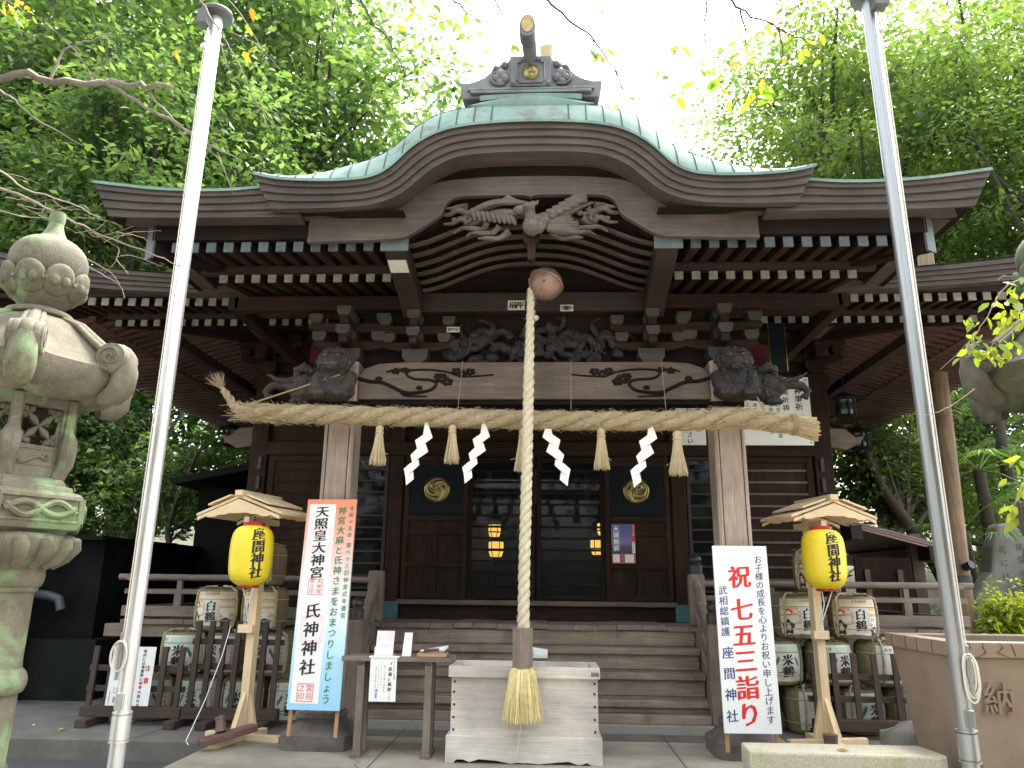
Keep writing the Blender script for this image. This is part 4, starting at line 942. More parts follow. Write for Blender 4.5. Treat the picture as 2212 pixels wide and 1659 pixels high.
mb = MB(); mb.prism(cut + wav, 'xz', 7.095, 7.14); mb.box(-.735, -.69, 7.14, 7.66, 0, .22); mb.box(.59, .635, 7.14, 7.66, 0, .22); mb.box(-.69, .59, 7.61, 7.66, 0, .22); mb.build('plinth', W('pale', 'x'), OB, bevel=.004)
mb = MB()
for x in (-.672, .578):
    for z in (.265, .365, .47, .575, .66): mb.ball((x + random.uniform(-.004, .004), 7.128, z), (.011, .009, .011), n=10, m=6)
mb.build('stud', plain('iron_stud', (.035, .028, .025), .5, .4), OB, smooth=60)
mb = MB(); mb.box(.545, .615, 7.087, 7.0895, .725, .76); mb.build('tenon_end', W('grey', 'x'), OB)
mb = MB(); mb.prism([(-.02, .82), (.16, .82), (.16, .882), (-.02, .905)], 'xz', 7.93, 7.935); cardo = mb.build('notice_card', M_paper, label='small white card propped up just behind the offering box', cat='card')
mb = MB(); column(mb, '二礼', .02, .865, .03, .03, plane_fn((0, 7.929, 0), (1, 0, 0), (0, 0, 1), (0, -1, 0))); mb.build('lettering', plain('pale_blue_ink', (.25, .33, .5)), cardo)
mb = MB(); mb.beam((-.02, 7.95, .81), (.16, 7.95, .81), .03, .02); mb.build('foot', M_paper, cardo)
TB = thing('side_table', (-1.22, 7.37, 0), 'narrow weathered wooden table beside the offering box', 'table')
mb = MB(); mb.box(-1.735, -.715, 7.21, 7.55, .81, .852); mb.build('table_top', W('grey', 'x'), TB, bevel=.004)
for x in (-1.555, -.93):
    for yy in (7.28, 7.46):
        mb = MB(); mb.box(x - .034, x + .034, yy - .04, yy + .04, .04, .79); mb.build('leg', W('grey', 'z'), TB, bevel=.003)
    mb = MB(); mb.box(x - .045, x + .045, 7.20, 7.54, 0, .04); mb.box(x - .03, x + .03, 7.24, 7.52, .775, .809); mb.build('foot_bar', W('grey', 'y'), TB, bevel=.003)
mb = MB(); mb.box(-1.5, -.98, 7.44, 7.47, .72, .80); mb.build('apron', W('grey', 'x'), TB)
def flyer_mat():
    m, n, b = newmat('printed_flyer'); v = coords(n, which='Generated'); t = noise(n, v, 5, 3, .6); r = ramp(n, [(.35, (.75, .72, .7)), (.45, (.78, .45, .45)), (.52, (.8, .76, .74)), (.6, (.55, .6, .75)), (.66, (.8, .78, .76)), (.75, (.35, .2, .2))]); lk(n, t.outputs[0], r.inputs[0]); lk(n, r.outputs[0], b.inputs['Base Color']); b.inputs['Roughness'].default_value = .2; return m
mb = MB(); mb.add([(-1.445, 7.30, .855), (-1.28, 7.30, .855), (-1.28, 7.36, 1.07), (-1.445, 7.36, 1.07), (-1.445, 7.305, .853), (-1.28, 7.305, .853), (-1.28, 7.365, 1.07), (-1.445, 7.365, 1.07)], [(0, 1, 2, 3), (7, 6, 5, 4), (0, 3, 7, 4), (1, 5, 6, 2), (3, 2, 6, 7)])
fl = mb.build('flyer_stand', flyer_mat(), label='clear holder of pink and white flyers on the side table', cat='flyer stand')
mb = MB(); mb.box(-1.455, -1.27, 7.29, 7.44, .853, .858); mb.add([(-1.45, 7.29, .858), (-1.275, 7.29, .858), (-1.275, 7.30, .93), (-1.45, 7.30, .93)], [(0, 1, 2, 3)]); mb.build('clear_base', plain('clear_plastic', (.7, .72, .73), .08), fl)
mb = MB(); mb.add([(-1.19, 7.28, .853), (-1.11, 7.28, .853), (-1.10, 7.31, 1.06), (-1.175, 7.31, 1.06), (-1.19, 7.32, .853), (-1.11, 7.32, .853)], [(0, 1, 2, 3), (3, 2, 5, 4), (0, 3, 4), (1, 5, 2)])
cd2 = mb.build('standing_card', M_paper, label='narrow blank-looking white card standing on the side table', cat='card')
mb = MB(); column(mb, 'ご自由にお取りください', -1.14, 1.03, .012, .0155, lambda u, v, k: Vector((u, 7.279 + .03 * (v - .853) / .207 - k, v))); mb.build('lettering', plain('grey_ink', (.4, .4, .42)), cd2)
mb = MB(); mb.box(-1.045, -.775, 7.25, 7.45, .853, .885); tr = mb.build('wooden_tray', W('orange', 'x'), bevel=.004, label='shallow orange wooden tray on the side table', cat='tray')
mb = MB()
for k in range(4): mb.add([(-1.03 + .01 * k, 7.26, .888 + .004 * k), (-.80, 7.26, .893 + .006 * k), (-.775, 7.44, .925 + .006 * k), (-1.02, 7.44, .89 + .004 * k)], [(0, 1, 2, 3)])
mb.build('paper_sheets', M_paper, label='loose curling white papers lying in the orange tray', cat='papers')
mb = MB(); mb.tube([(-1.0, 7.255, .905), (-.95, 7.255, .912), (-.84, 7.26, .920)], [.012, .011, .009], 8); pen = mb.build('stamp_pen', plain('dark_red_pen', (.16, .02, .025), .3), smooth=50, label='dark red pen lying on the papers in the tray', cat='pen')
mb = MB(); mb.tube([(-1.01, 7.2545, .9037), (-.98, 7.2548, .9075)], .0125, 8); mb.build('cap', plain('silver', (.6, .6, .6), .3, .8), pen)
NT = MB(); NT.box(-1.46, -1.215, 7.198, 7.2, .47, .845); nt = NT.build('hanging_notice', M_paper, label='white handwritten notice hanging from the front edge of the side table', cat='notice')
mb = MB(); pf = plane_fn((0, 7.1975, 0), (1, 0, 0), (0, 0, 1), (0, -1, 0)); column(mb, '『招福』風鈴', -1.275, .79, .036, .043, pf, nib=.03); column(mb, '一〇〇〇円', -1.275, .53, .018, .019, pf)
column(mb, 'しあわせを呼ぶ', -1.24, .82, .015, .018, pf); column(mb, '音で心を癒し音色を', -1.325, .77, .017, .026, pf); column(mb, 'かわいらしいふうりん', -1.355, .80, .014, .021, pf); column(mb, 'いっちょうちょうつけて', -1.38, .78, .014, .019, pf); column(mb, '健康と幸福を運ぶ音色です', -1.405, .76, .014, .019, pf); mb.build('lettering', M_ink, nt)
mb = MB(); mb.ball((-1.39, 7.197, .565), (.013, .002, .013)); mb.box(-1.405, -1.385, 7.196, 7.197, .50, .545); mb.box(-1.24, -1.23, 7.196, 7.197, .66, .70); mb.build('wind_chime_print', plain('blue_print', (.2, .35, .55)), nt)
mb = MB(); mb.box(-1.475, -1.20, 7.19, 7.27, .846, .8565); mb.build('top_fold', M_paper, nt)

# ------------------------------------------------------------------ tall notice boards
def gradient_mat(name, z0, z1, stops):
    m, n, b = newmat(name); tc = n.nodes.new('ShaderNodeTexCoord'); sp_ = n.nodes.new('ShaderNodeSeparateXYZ'); lk(n, tc.outputs['Generated'], sp_.inputs[0]); r = ramp(n, stops); lk(n, sp_.outputs['Z'], r.inputs[0]); lk(n, r.outputs[0], b.inputs['Base Color']); b.inputs['Roughness'].default_value = .35; return m
def tall_board(name, xc, wd, zb, zt, yb, yt, mat, label, legs, rz=0.0):
    h = zt - zb; t = thing(name, (xc, yb, 0), label, 'sign board')
    ex = Vector((math.cos(rz), math.sin(rz), 0)); ez = Vector((0, (yt - yb) / h, 1)); n_ = Vector((math.sin(rz), -math.cos(rz), 0.02)); o0 = Vector((xc, yb, 0))
    F = lambda u, v, k=0.0: o0 + ex * u + Vector((0, (v - zb) * (yt - yb) / h, v)) + n_ * k
    m_ = MB(); vs = [F(-wd / 2, zb, 0), F(wd / 2, zb, 0), F(wd / 2, zt, 0), F(-wd / 2, zt, 0), F(-wd / 2, zb, -.022), F(wd / 2, zb, -.022), F(wd / 2, zt, -.022), F(-wd / 2, zt, -.022)]
    m_.add(vs, [(0, 1, 2, 3), (7, 6, 5, 4), (0, 4, 5, 1), (1, 5, 6, 2), (2, 6, 7, 3), (3, 7, 4, 0)]); m_.build('board', mat, t)
    for s in (-1, 1):
        m_ = MB(); m_.beam(F(s * (wd / 2 - .03), zt - .1, -.04), F(s * (wd / 2 - .03), legs, -.045), .034, .026, upv=(0, 1, 0)); m_.build('leg', W('orange', 'z') if name else None, t)
    return t, F
M_gradL = gradient_mat('red_to_blue_print', 0, 1, [(0.0, (.30, .58, .80)), (.22, (.42, .68, .82)), (.42, (.70, .76, .80)), (.62, (.78, .66, .64)), (.84, (.78, .36, .28)), (1.0, (.76, .22, .13))])
SL_, F1 = tall_board('tall_notice_board', -2.005, .505, .365, 2.315, 7.34, 7.48, M_gradL, 'tall notice board shaded red to blue with a white strip, before the left pillar', .135, R(-3))
f1 = lambda lift: (lambda u, v, k: F1(u, v, lift + k))
def panel(par, F, u0, u1, v0, v1, mat, lift, name):
    m_ = MB(); m_.add([F(u0, v0, lift), F(u1, v0, lift), F(u1, v1, lift), F(u0, v1, lift)], [(0, 1, 2, 3)]); return m_.build(name, mat, par)
panel(SL_, F1, -.225, .045, .42, 2.265, M_paper, .002, 'white_strip')
M_pinkseal = plain('pink_seal', (.80, .64, .65), .6); M_sealred = plain('seal_red', (.68, .16, .17), .6)
panel(SL_, F1, -.205, .035, 1.79, 2.03, M_pinkseal, .003, 'pale_seal'); panel(SL_, F1, -.20, .03, .95, 1.20, M_pinkseal, .003, 'pale_seal')
def disc(par, F, u, v, r, mat, lift, name):
    m_ = MB(); m_.add([F(u + r * math.cos(a), v + r * math.sin(a), lift) for a in np.linspace(0, 6.283, 33)[:-1]], [tuple(range(32))]); return m_.build(name, mat, par)
disc(SL_, F1, -.085, 1.91, .095, M_paper, .004, 'seal_disc'); disc(SL_, F1, -.085, 1.075, .10, M_paper, .004, 'seal_disc')
mb = MB(); column(mb, '天照皇大神宮', -.09, 2.19, .118, .118, f1(.006), nib=.03, shear=.10, wide=1.22); column(mb, '氏神神社', -.09, 1.24, .145, .168, f1(.006), nib=.03, shear=.10, wide=1.08); mb.build('black_lettering', M_ink, SL_)
mb = MB(); column(mb, '神宮大麻と氏神さまをおまつりしましょう', .115, 2.20, .088, .0965, f1(.004), nib=.015, shear=.08); mb.build('green_lettering', M_green, SL_)
mb = MB(); column(mb, '令和十五年 第六十三回神宮式年遷宮', .21, 2.225, .052, .066, f1(.004), nib=.01, shear=.08); mb.build('green_lettering', M_green, SL_)
mb = MB()
def seal(u, v, s, chars):
    for a, b, c, d in ((u - s, v - s, u + s, v - s + .006), (u - s, v + s - .006, u + s, v + s), (u - s, v - s, u - s + .006, v + s), (u + s - .006, v - s, u + s, v + s)):
        mb.add([F1(a, b, .005), F1(c, b, .005), F1(c, d, .005), F1(a, d, .005)], [(0, 1, 2, 3)])
    n = len(chars) // 2; p = 2 * s / n * .92
    column(mb, chars[:n], u + s * .48, v + s - p * .55, p * .92, p, f1(.005), nib=.01, wide=1.0 if n == 2 else 1.25, shear=0); column(mb, chars[n:], u - s * .46, v + s - p * .55, p * .92, p, f1(.005), nib=.01, wide=1.0 if n == 2 else 1.25, shear=0)
seal(-.09, 1.465, .075, '大神宮司之印'); seal(-.09, .515, .078, '宮司之印'); mb.build('red_seal', M_sealred, SL_)
SR_, F2 = tall_board('tall_notice_board', 1.985, .51, .25, 1.885, 7.30, 7.36, M_white, 'tall white notice board with big red brush characters, before the right pillar', .09, R(2))
f2 = lambda u, v, k: F2(u, v, .002 + k)
mb = MB(); column(mb, '祝', -.02, 1.60, .215, .2, f2, nib=.035, shear=.08); column(mb, '七五三詣り', -.02, 1.305, .215, .225, f2, nib=.035, shear=.08); mb.build('red_lettering', M_red, SR_)
mb = MB(); column(mb, 'お子様の成長を心よりお祝い申し上げます', .165, 1.76, .078, .0775, f2, nib=.012, shear=.08); column(mb, '武相総鎮護', -.185, 1.475, .085, .092, f2, nib=.012, shear=.08); column(mb, '座間神社', -.175, .925, .11, .178, f2, nib=.018, shear=.08); mb.build('navy_lettering', M_navy, SR_)

# ------------------------------------------------------------------ yellow paper lanterns under little roofs
M_yel, _n, _b = newmat('yellow_lantern_paper')
_tc = _n.nodes.new('ShaderNodeTexCoord'); _wv = _n.nodes.new('ShaderNodeTexWave'); _wv.bands_direction = 'Z'; _wv.inputs['Scale'].default_value = 27; lk(_n, _tc.outputs['Object'], _wv.inputs['Vector'])
_r = ramp(_n, [(.0, (.76, .58, .02)), (.35, (.84, .66, .03))]); lk(_n, _wv.outputs[1], _r.inputs[0]); lk(_n, _r.outputs[0], _b.inputs['Base Color']); _b.inputs['Roughness'].default_value = .35; bump(_n, _b, _wv.outputs[1], .4, .004)
_b.inputs['Subsurface Weight'].default_value = 0.0
M_redcap = plain('red_lacquer', (.38, .012, .015), .3)
def lantern_stand(xc, yc, rz, z_top, lab_s, lab_l, tilt, lside, hw=.5, ro=0.0):
    t = thing('lantern_stand', (xc, yc, 0), lab_s, 'lantern stand', 'wooden stands for the yellow lanterns')
    Rm = Matrix.Rotation(rz, 3, 'Z'); T = lambda m_, o_=0.0: setattr(m_, 'v', [tuple(Vector((xc, yc, 0)) + Rm @ Vector((p[0] + o_, p[1], p[2]))) for p in m_.v]) or m_
    m_ = MB(); m_.box(-.045, .045, -.045, .045, .03, z_top - .1); T(m_).build('post', W('new', 'z'), t, bevel=.003)
    ln, dz = .33, .205 * hw / .57; k_ = hw / .57; q_ = .80
    for s in (-1, 1):
        m_ = MB(); a = [(0, z_top - .028), (s * hw, z_top - .028 - dz), (s * hw, z_top - dz), (0, z_top)]; m_.prism(a, 'xz', -ln, ln); T(m_, ro).build('roof_board', W('new', 'y'), t, bevel=.002)
        m_ = MB(); a = [(s * .10, z_top - .042), (s * .36, z_top - .134), (s * .36, z_top - .114), (s * .10, z_top - .022)]; m_.prism([(x, z + .026) for x, z in a], 'xz', -ln - .025, ln - .05); T(m_, ro).build('roof_overlay', W('new', 'y'), t, bevel=.002)
        for y0 in (-ln - .012, ln - .012):
            m_ = MB(); m_.prism([(0, z_top - .045), (s * .545 * k_, z_top - .045 - dz * .96), (s * .545 * k_, z_top - .08 - dz * .96), (s * .42 * k_, z_top - .295 * k_ * q_), (s * .40 * k_, z_top - .315 * k_ * q_), (s * .30 * k_, z_top - .31 * k_ * q_), (s * .27 * k_, z_top - .285 * k_ * q_), (s * .17 * k_, z_top - .28 * k_ * q_), (s * .12 * k_, z_top - .26 * k_ * q_), (0, z_top - .265 * k_ * q_)], 'xz', y0 + .024 * (s > 0) * .02, y0 + .022); T(m_, ro).build('gable_board', W('new', 'x'), t)
    m_ = MB(); m_.box(-.045, .045, -ln - .03, ln + .02, z_top - .012, z_top + .045); T(m_, ro).build('ridge_board', W('new', 'y'), t, bevel=.003)
    m_ = MB(); m_.box(-.03, .03, -.30, .25, z_top - .28, z_top - .22); T(m_).build('cross_arm', W('new', 'y'), t, bevel=.003)
    m_ = MB(); m_.box(-.11, .06, -.11, -.046, 1.005, 1.085); T(m_).build('tie_block', W('new', 'x'), t, bevel=.003)
    m_ = MB(); m_.box(-.42, .42, -.035, .035, 0, .06); m_.box(-.035, .035, -.46, -.036, 0, .055); m_.box(-.035, .035, .036, .36, 0, .055); T(m_).build('foot', W('new', 'x'), t, bevel=.003)
    m_ = MB(); m_.prism([(-.045, .06), (-.15, .06), (-.055, .42), (-.045, .42)], 'xz', -.02, .02); m_.prism([(.045, .06), (.15, .06), (.055, .42), (.045, .42)], 'xz', -.0202, .0202); m_.prism([(-.045, .06), (-.20, .06), (-.045, .44)], 'yz', -.02, .02); T(m_).build('brace', W('new', 'z'), t)
    # the lantern itself
    c = Vector((xc, yc, 0)) + Rm @ Vector((lside, -.27, 0)); z1 = z_top - .295; h = .63
    L = thing('paper_lantern', (c.x, c.y, z1 - h), lab_l, 'lantern', 'yellow paper lanterns')
    prof = [(.09, 0), (.12, .012), (.165, .045), (.195, .10), (.207, .17), (.212, .30), (.212, .37), (.205, .46), (.19, .52), (.15, .57), (.10, .59)]; PP = [(p.x, p.y) for p in smoothprof([(a, b, 0) for a, b in prof], 5)]
    rib = MB(); rib.lathe(PP, (c.x, c.y, z1 - h + .02), 40); rib.build('paper_shade', M_yel, L, smooth=60)
    m_ = MB(); m_.lathe([(.096, 0), (.10, .004), (.10, .028), (.09, .03)], (c.x, c.y, z1 - h), 28); m_.lathe([(.105, 0), (.108, .004), (.108, .035), (.09, .04)], (c.x, c.y, z1 - h + .605), 28); m_.build('red_ring', M_redcap, L, smooth=30)
    m_ = MB(); m_.tube([(c.x, c.y, z1 - .02), (c.x, c.y, z1 + .08)], .006, 6); m_.build('hook', M_ink, L)
    m_ = MB(); e = Vector((xc, yc, 0)) + Rm @ Vector((-.03 + lside * .5, -.12, 1.07))
    for s in (-1, 1): m_.tube([(c.x + s * .05, c.y, z1 - h), (c.x + s * .02 - .005, c.y + .04, z1 - h - .12), (e.x, e.y, e.z + .05)], .006, 6)
    m_.ball((e.x, e.y, e.z + .06), .015); m_.build('cord', M_paper, L, smooth=60)
    phi0 = -math.pi / 2 + tilt; zt = z1 - h + .02
    def cyl(u, v, k):
        r = interp([(b, a) for a, b in PP], v) + .0025 + k; a = phi0 + u / .212; return (c.x + r * math.cos(a), c.y + r * math.sin(a), zt + v)
    m_ = MB(); column(m_, '座間神社', 0, .50, .132, .122, cyl, nib=.05, shear=.12); m_.build('lettering', M_ink, L)
    return t, L, c, e
lantern_stand(-2.84, 7.88, R(-14), 2.37, 'fresh pine lantern stand with a little roof, left of the shaded notice board', 'yellow paper lantern with black characters hanging on the left stand', R(38), .08, .51, -.08)
lantern_stand(2.94, 8.22, R(12), 2.40, 'fresh pine lantern stand with a little roof, before the right barrels', 'yellow paper lantern with black characters hanging on the right stand', R(8), -.02, .48, .11)
M_iron = grunge('brown_iron', (.10, .05, .042), (.17, .09, .075), 8, .5, .2)
WT = thing('stand_weight', (-2.95, 7.5, .06), 'brown iron parasol foot tipped over on the feet of the left lantern stand', 'weight')
mb = MB(); mb.beam((-3.02, 7.30, .075), (-2.66, 7.70, .15), .12, .065); mb.build('slab', M_iron, WT, bevel=.01)
mb = MB(); mb.tube([(-2.90, 7.47, .14), (-2.93, 7.50, .25)], [.05, .042], 12); mb.tube([(-2.93, 7.50, .245), (-2.94, 7.505, .27)], .05, 12); mb.build('socket', M_iron, WT, smooth=40)
mb = MB(); mb.tube([(-3.03, 7.76, 1.07), (-3.06, 7.7, .8), (-3.12, 7.55, .4), (-3.17, 7.35, .08), (-3.12, 7.3, .06)], .004, 5); mb.build('tie_string', M_paper, WT)
mb = MB(); mb.lathe([(.075, 0), (.07, .05), (.06, .1), (.068, .16), (.068, .175), (.045, .175)], (2.82, 7.78, 0), 16); mb.build('iron_socket', M_iron, smooth=40, label='short brown iron pipe socket at the foot of the right lantern stand', cat='socket')

# ------------------------------------------------------------------ straw-wrapped sake barrels
M_komo = wood('straw_wrap', (.20, .19, .09), (.38, .35, .19), 'z', .9, .5, 2.0)
M_komo_b = wood('old_straw_wrap', (.20, .145, .08), (.36, .27, .16), 'z', .9, .5, 2.0)
M_lab_w = grunge('white_straw_label', (.52, .51, .46), (.64, .63, .58), 5, .8, .2, c3=(.48, .46, .38), s3=3)
M_lab_t, _n, _b = newmat('striped_label')
_tc = _n.nodes.new('ShaderNodeTexCoord'); _mp = _n.nodes.new('ShaderNodeMapping'); lk(_n, _tc.outputs['Generated'], _mp.inputs[0]); _nz = noise(_n, _mp.outputs[0], 2.2, 2, .5); _sx = _n.nodes.new('ShaderNodeSeparateXYZ'); lk(_n, _mp.outputs[0], _sx.inputs[0])
_m1 = _n.nodes.new('ShaderNodeMath'); _m1.operation = 'MULTIPLY_ADD'; lk(_n, _nz.outputs[0], _m1.inputs[0]); _m1.inputs[1].default_value = .22; lk(_n, _sx.outputs['Z'], _m1.inputs[2])
_r = ramp(_n, [(.0, (.06, .09, .13)), (.10, (.06, .09, .13)), (.14, (.66, .60, .50)), (.38, (.66, .60, .50)), (.42, (.52, .30, .12)), (.50, (.66, .60, .50)), (.62, (.66, .6, .5)), (.66, (.50, .29, .12)), (.73, (.66, .60, .5)), (.84, (.55, .36, .17)), (.9, (.64, .58, .47)), (1, (.5, .42, .28))]); _r.color_ramp.interpolation = 'LINEAR'
lk(_n, _m1.outputs[0], _r.inputs[0]); lk(_n, _r.outputs[0], _b.inputs['Base Color']); _b.inputs['Roughness'].default_value = .8
M_pine = plain('pine_print', (.015, .045, .05), .7); M_cran = plain('crane_print', (.72, .71, .66), .7); M_redp = plain('red_print', (.5, .07, .06), .7); M_grnp = plain('green_print', (.03, .16, .12), .7); M_pale = plain('pale_green_print', (.42, .55, .45), .7)
M_brope = grunge('barrel_rope', (.26, .25, .13), (.44, .41, .25), 30, .9, .4, fine=140)
BP = [(.215, 0), (.232, .03), (.245, .12), (.248, .24), (.243, .36), (.232, .42), (.205, .445), (.19, .44)]
def rad_at(z): return interp([(b, a) for a, b in BP[:7]], z)
def barrel(kind, rope_old=False):
    t = thing('sake_barrel', (0, 0, 0), 'x', 'sake barrel')
    m_ = MB(); m_.lathe(BP, (0, 0, 0), 36); q = random.Random(2)
    for _ in range(110):
        a = q.uniform(0, 6.28); r_ = q.uniform(0, .2); p = Vector((r_ * math.cos(a), r_ * math.sin(a), .44)); a2 = q.uniform(0, 6.28)
        m_.tube([p, p + Vector((.05 * math.cos(a2), .05 * math.sin(a2), .025)), p + Vector((.09 * math.cos(a2), .09 * math.sin(a2), .012))], .004, 4, cap=False)
    m_.build('straw_body', M_komo if kind == 'rice' else M_komo_b, t, smooth=50)
    def cyl(u, v, k): r = rad_at(v) + .004 + k; a = -math.pi / 2 + u / .245; return (r * math.cos(a), r * math.sin(a), v)
    us = np.linspace(-.30, .30, 25); zs = [.035, .09, .15, .21, .27, .33, .385, .415]
    m_ = MB(); m_.grid([[cyl(u, v, 0) for u in us] for v in zs]); m_.build('wrap_label', M_lab_w if kind == 'rice' else M_lab_t, t, smooth=60)
    def blob(m_, u, v, ru, rv, n=14, lift=.001, wob=0, mi=0):
        m_.add([cyl(u + ru * math.cos(a) * (1 + wob * math.sin(5 * a)), v + rv * math.sin(a) * (1 + wob * math.sin(5 * a)), lift) for a in np.linspace(0, 6.283, n + 1)[:-1]], [tuple(range(n))], mi)
    if kind == 'rice':
        m_ = MB(); column(m_, '米鶴', 0, .255, .125, .118, lambda u, v, k: cyl(u, v, .002 + k), nib=.06, shear=.1); m_.build('lettering', M_ink, t)
        m_ = MB(); m_.grid([[cyl(u, v, .001) for u in np.linspace(-.11, .12, 9)] for v in (.345, .395)]); m_.build('green_band', M_pale, t)
        m_ = MB()
        for s in (-1, 1):
            for k in range(4): blob(m_, s * (.10 + .012 * k), .255 - .02 * k + .01, .012, .028, 8)
        m_.build('crane_wing', M_grnp, t)
        m_ = MB()
        for s in (-1, 1): m_.tube([cyl(s * (.09 + .03 * math.cos(a)), .16 + .035 * math.sin(a), .002) for a in np.linspace(2.6, 5.2, 7)], .005, 4)
        column(m_, '金賞受賞', -.235, .28, .04, .045, lambda u, v, k: cyl(u, v, .002 + k)); column(m_, '千年寿酒', .225, .28, .04, .045, lambda u, v, k: cyl(u, v, .002 + k)); m_.build('red_print', M_redp, t)
        m_ = MB(); column(m_, '登録', -.20, .372, .035, .045, lambda u, v, k: cyl(u, v, .002 + k), horizontal=True); m_.build('small_print', M_ink, t)
    else:
        m_ = MB(); m_.grid([[cyl(u, v, .0012) for u in np.linspace(-.10, .10, 9)] for v in (.06, .15, .24, .34)]); m_.build('white_panel', M_lab_w, t)
        m_ = MB(); column(m_, '白鶴', -.0, .258, .122, .118, lambda u, v, k: cyl(u, v, .0025 + k), nib=.045, shear=.1); m_.build('lettering', M_ink, t)
        m_ = MB(); blob(m_, -.21, .115, .06, .075, 20, .0015, .22); blob(m_, .17, .085, .065, .05, 20, .0015, .2); m_.build('pine_print', M_pine, t)
        m_ = MB(); blob(m_, .17, .16, .042, .035, 16, .003, .25); m_.tube([cyl(.15 + .02 * math.cos(a), .20 + .025 * math.sin(a), .004) for a in np.linspace(3.4, -.6, 8)], .008, 5); blob(m_, -.2, .265, .03, .012, 12, .003); m_.build('crane_print', M_cran, t)
        m_ = MB(); blob(m_, -.20, .275, .045, .035, 16, .0015, .12); column(m_, '特撰上撰', -.085, .27, .03, .035, lambda u, v, k: cyl(u, v, .0025 + k)); column(m_, '登録商標', .085, .27, .02, .028, lambda u, v, k: cyl(u, v, .0025 + k)); m_.build('red_print', M_redp, t)
        m_ = MB(); column(m_, '日本酒特撰', -.07, .395, .03, .035, lambda u, v, k: cyl(u, v, .0025 + k), horizontal=True); m_.build('small_print', M_ink, t)
    m_ = MB()
    for z in (.335, .10):
        m_.tube([((rad_at(z) + .006) * math.cos(a), (rad_at(z) + .006) * math.sin(a), z) for a in np.linspace(0, 6.283, 33)], .006, 5, cap=False)
    for a in (-2.62, -.52, 1.6):
        P = [((rad_at(z) + .02) * math.cos(a + .1 * math.sin(z * 6)), (rad_at(z) + .02) * math.sin(a + .1 * math.sin(z * 6)), z) for z in np.linspace(.02, .42, 15)] + [(.17 * math.cos(a), .17 * math.sin(a), .47), (.05 * math.cos(a), .05 * math.sin(a), .475)]
        strands(m_, P, .017, 2, .075, 6, tight=.55)
    m_.build('rope', M_brope, t, smooth=70)
    return t
proto = {'rice': barrel('rice'), 'white': barrel('white')}
used = set()
BAR = [ # kind, x, y, z, turn, label
 ('white', 3.24, 9.0, 1.475, -8, 'sake barrel at the very top of the right stack, mostly behind the yellow lantern'),
 ('white', 2.96, 8.95, .975, 12, 'sake barrel with a crane label in the second row, left of the right lantern post'),
 ('white', 3.57, 8.95, .975, 2, 'sake barrel with a crane label in the second row, right of the right lantern post'),
 ('rice', 2.70, 8.95, .495, 14, 'white sake barrel in the third row, touching the white notice board'),
 ('rice', 3.27, 8.95, .495, 24, 'white sake barrel in the third row, directly behind the right lantern post'),
 ('rice', 3.83, 8.95, .495, 42, 'olive sided sake barrel turned away, third row beside the trough'),
 ('rice', 2.42, 8.95, .012, 30, 'bottom row sake barrel peeping out behind the white notice board'),
 ('rice', 3.00, 8.95, .012, 34, 'bottom row sake barrel behind the left slats of the right fence'),
 ('rice', 3.55, 8.95, .012, 20, 'bottom row sake barrel behind the middle of the right fence'),
 ('rice', 4.08, 8.97, .012, 42, 'bottom row sake barrel behind the right end of the right fence'),
 ('white', -3.20, 9.0, 1.475, -30, 'sake barrel at the very top of the left stack, behind the left yellow lantern'),
 ('white', -3.67, 8.95, .975, 0, 'sake barrel with a crane label in the second row, left of the left lantern post'),
 ('white', -3.12, 8.95, .975, -22, 'sake barrel with a crane label in the second row, right of the left lantern post'),
 ('rice', -4.02, 8.95, .495, 6, 'white sake barrel at the left end of the third row in the left stack'),
 ('rice', -3.50, 8.95, .495, -26, 'sake barrel in the third row behind the tall left fence, left of the lantern post'),
 ('rice', -3.00, 8.95, .495, -10, 'sake barrel in the third row behind the tall left fence, beside the shaded board'),
 ('rice', -4.30, 8.95, .012, -4, 'bottom row sake barrel right beside the small warning notice'),
 ('rice', -3.77, 8.95, .012, -4, 'bottom row sake barrel where the two left fences meet'),
 ('rice', -3.25, 8.95, .012, -6, 'bottom row sake barrel behind the middle of the tall left fence'),
 ('rice', -2.75, 8.95, .012, 20, 'bottom row sake barrel behind the right end of the tall left fence')]
for kind, x, y, z, a, lab in BAR:
    if kind not in used: o = proto[kind]; used.add(kind)
    else: o = dup(proto[kind])
    o['label'] = lab; o['group'] = 'stacked sake barrels'; o.location = (x, y, z); o.rotation_euler = (0, 0, R(a))

# ------------------------------------------------------------------ low dark fences
def fence(x0, x1, y, zb, zt, n, lean, label, feet, rails):
    t = thing('picket_fence', ((x0 + x1) / 2, y, 0), label, 'fence', 'dark picket fences before the barrels')
    m_ = MB(); m_.box(x0 - .06, x1 + .08, y - .05, y + .05, .08, .19); m_.build('base_beam', W('fence', 'x'), t, bevel=.005)
    for x in feet: m_ = MB(); m_.box(x - .06, x + .06, y - .24, y + .22, 0, .079); m_.build('foot', W('fence', 'y'), t, bevel=.006)
    for i in range(n):
        x = x0 + (x1 - x0) * i / (n - 1); m_ = MB(); m_.beam((x, y, .185), (x, y + lean, zt), .058, .035, upv=(0, 1, 0)); m_.build('picket', W('fence', 'z'), t, bevel=.003)
    m_ = MB()
    for z in rails: m_.box(x0 - .07, x1 + .06, y + lean * z / zt + .02, y + lean * z / zt + .05, z - .03, z + .03)
    m_.build('rail', W('fence', 'x'), t, bevel=.003)
    return t
fence(-4.83, -3.86, 8.52, .1, .80, 6, .03, 'low dark picket fence carrying the warning notice, left of the barrels', (-4.75, -3.80), (.57, .36))
fence(-3.70, -2.80, 8.50, .1, 1.08, 7, .04, 'taller dark picket fence before the left barrels, behind the lantern post', (-3.45, -2.85), (.86, .60))
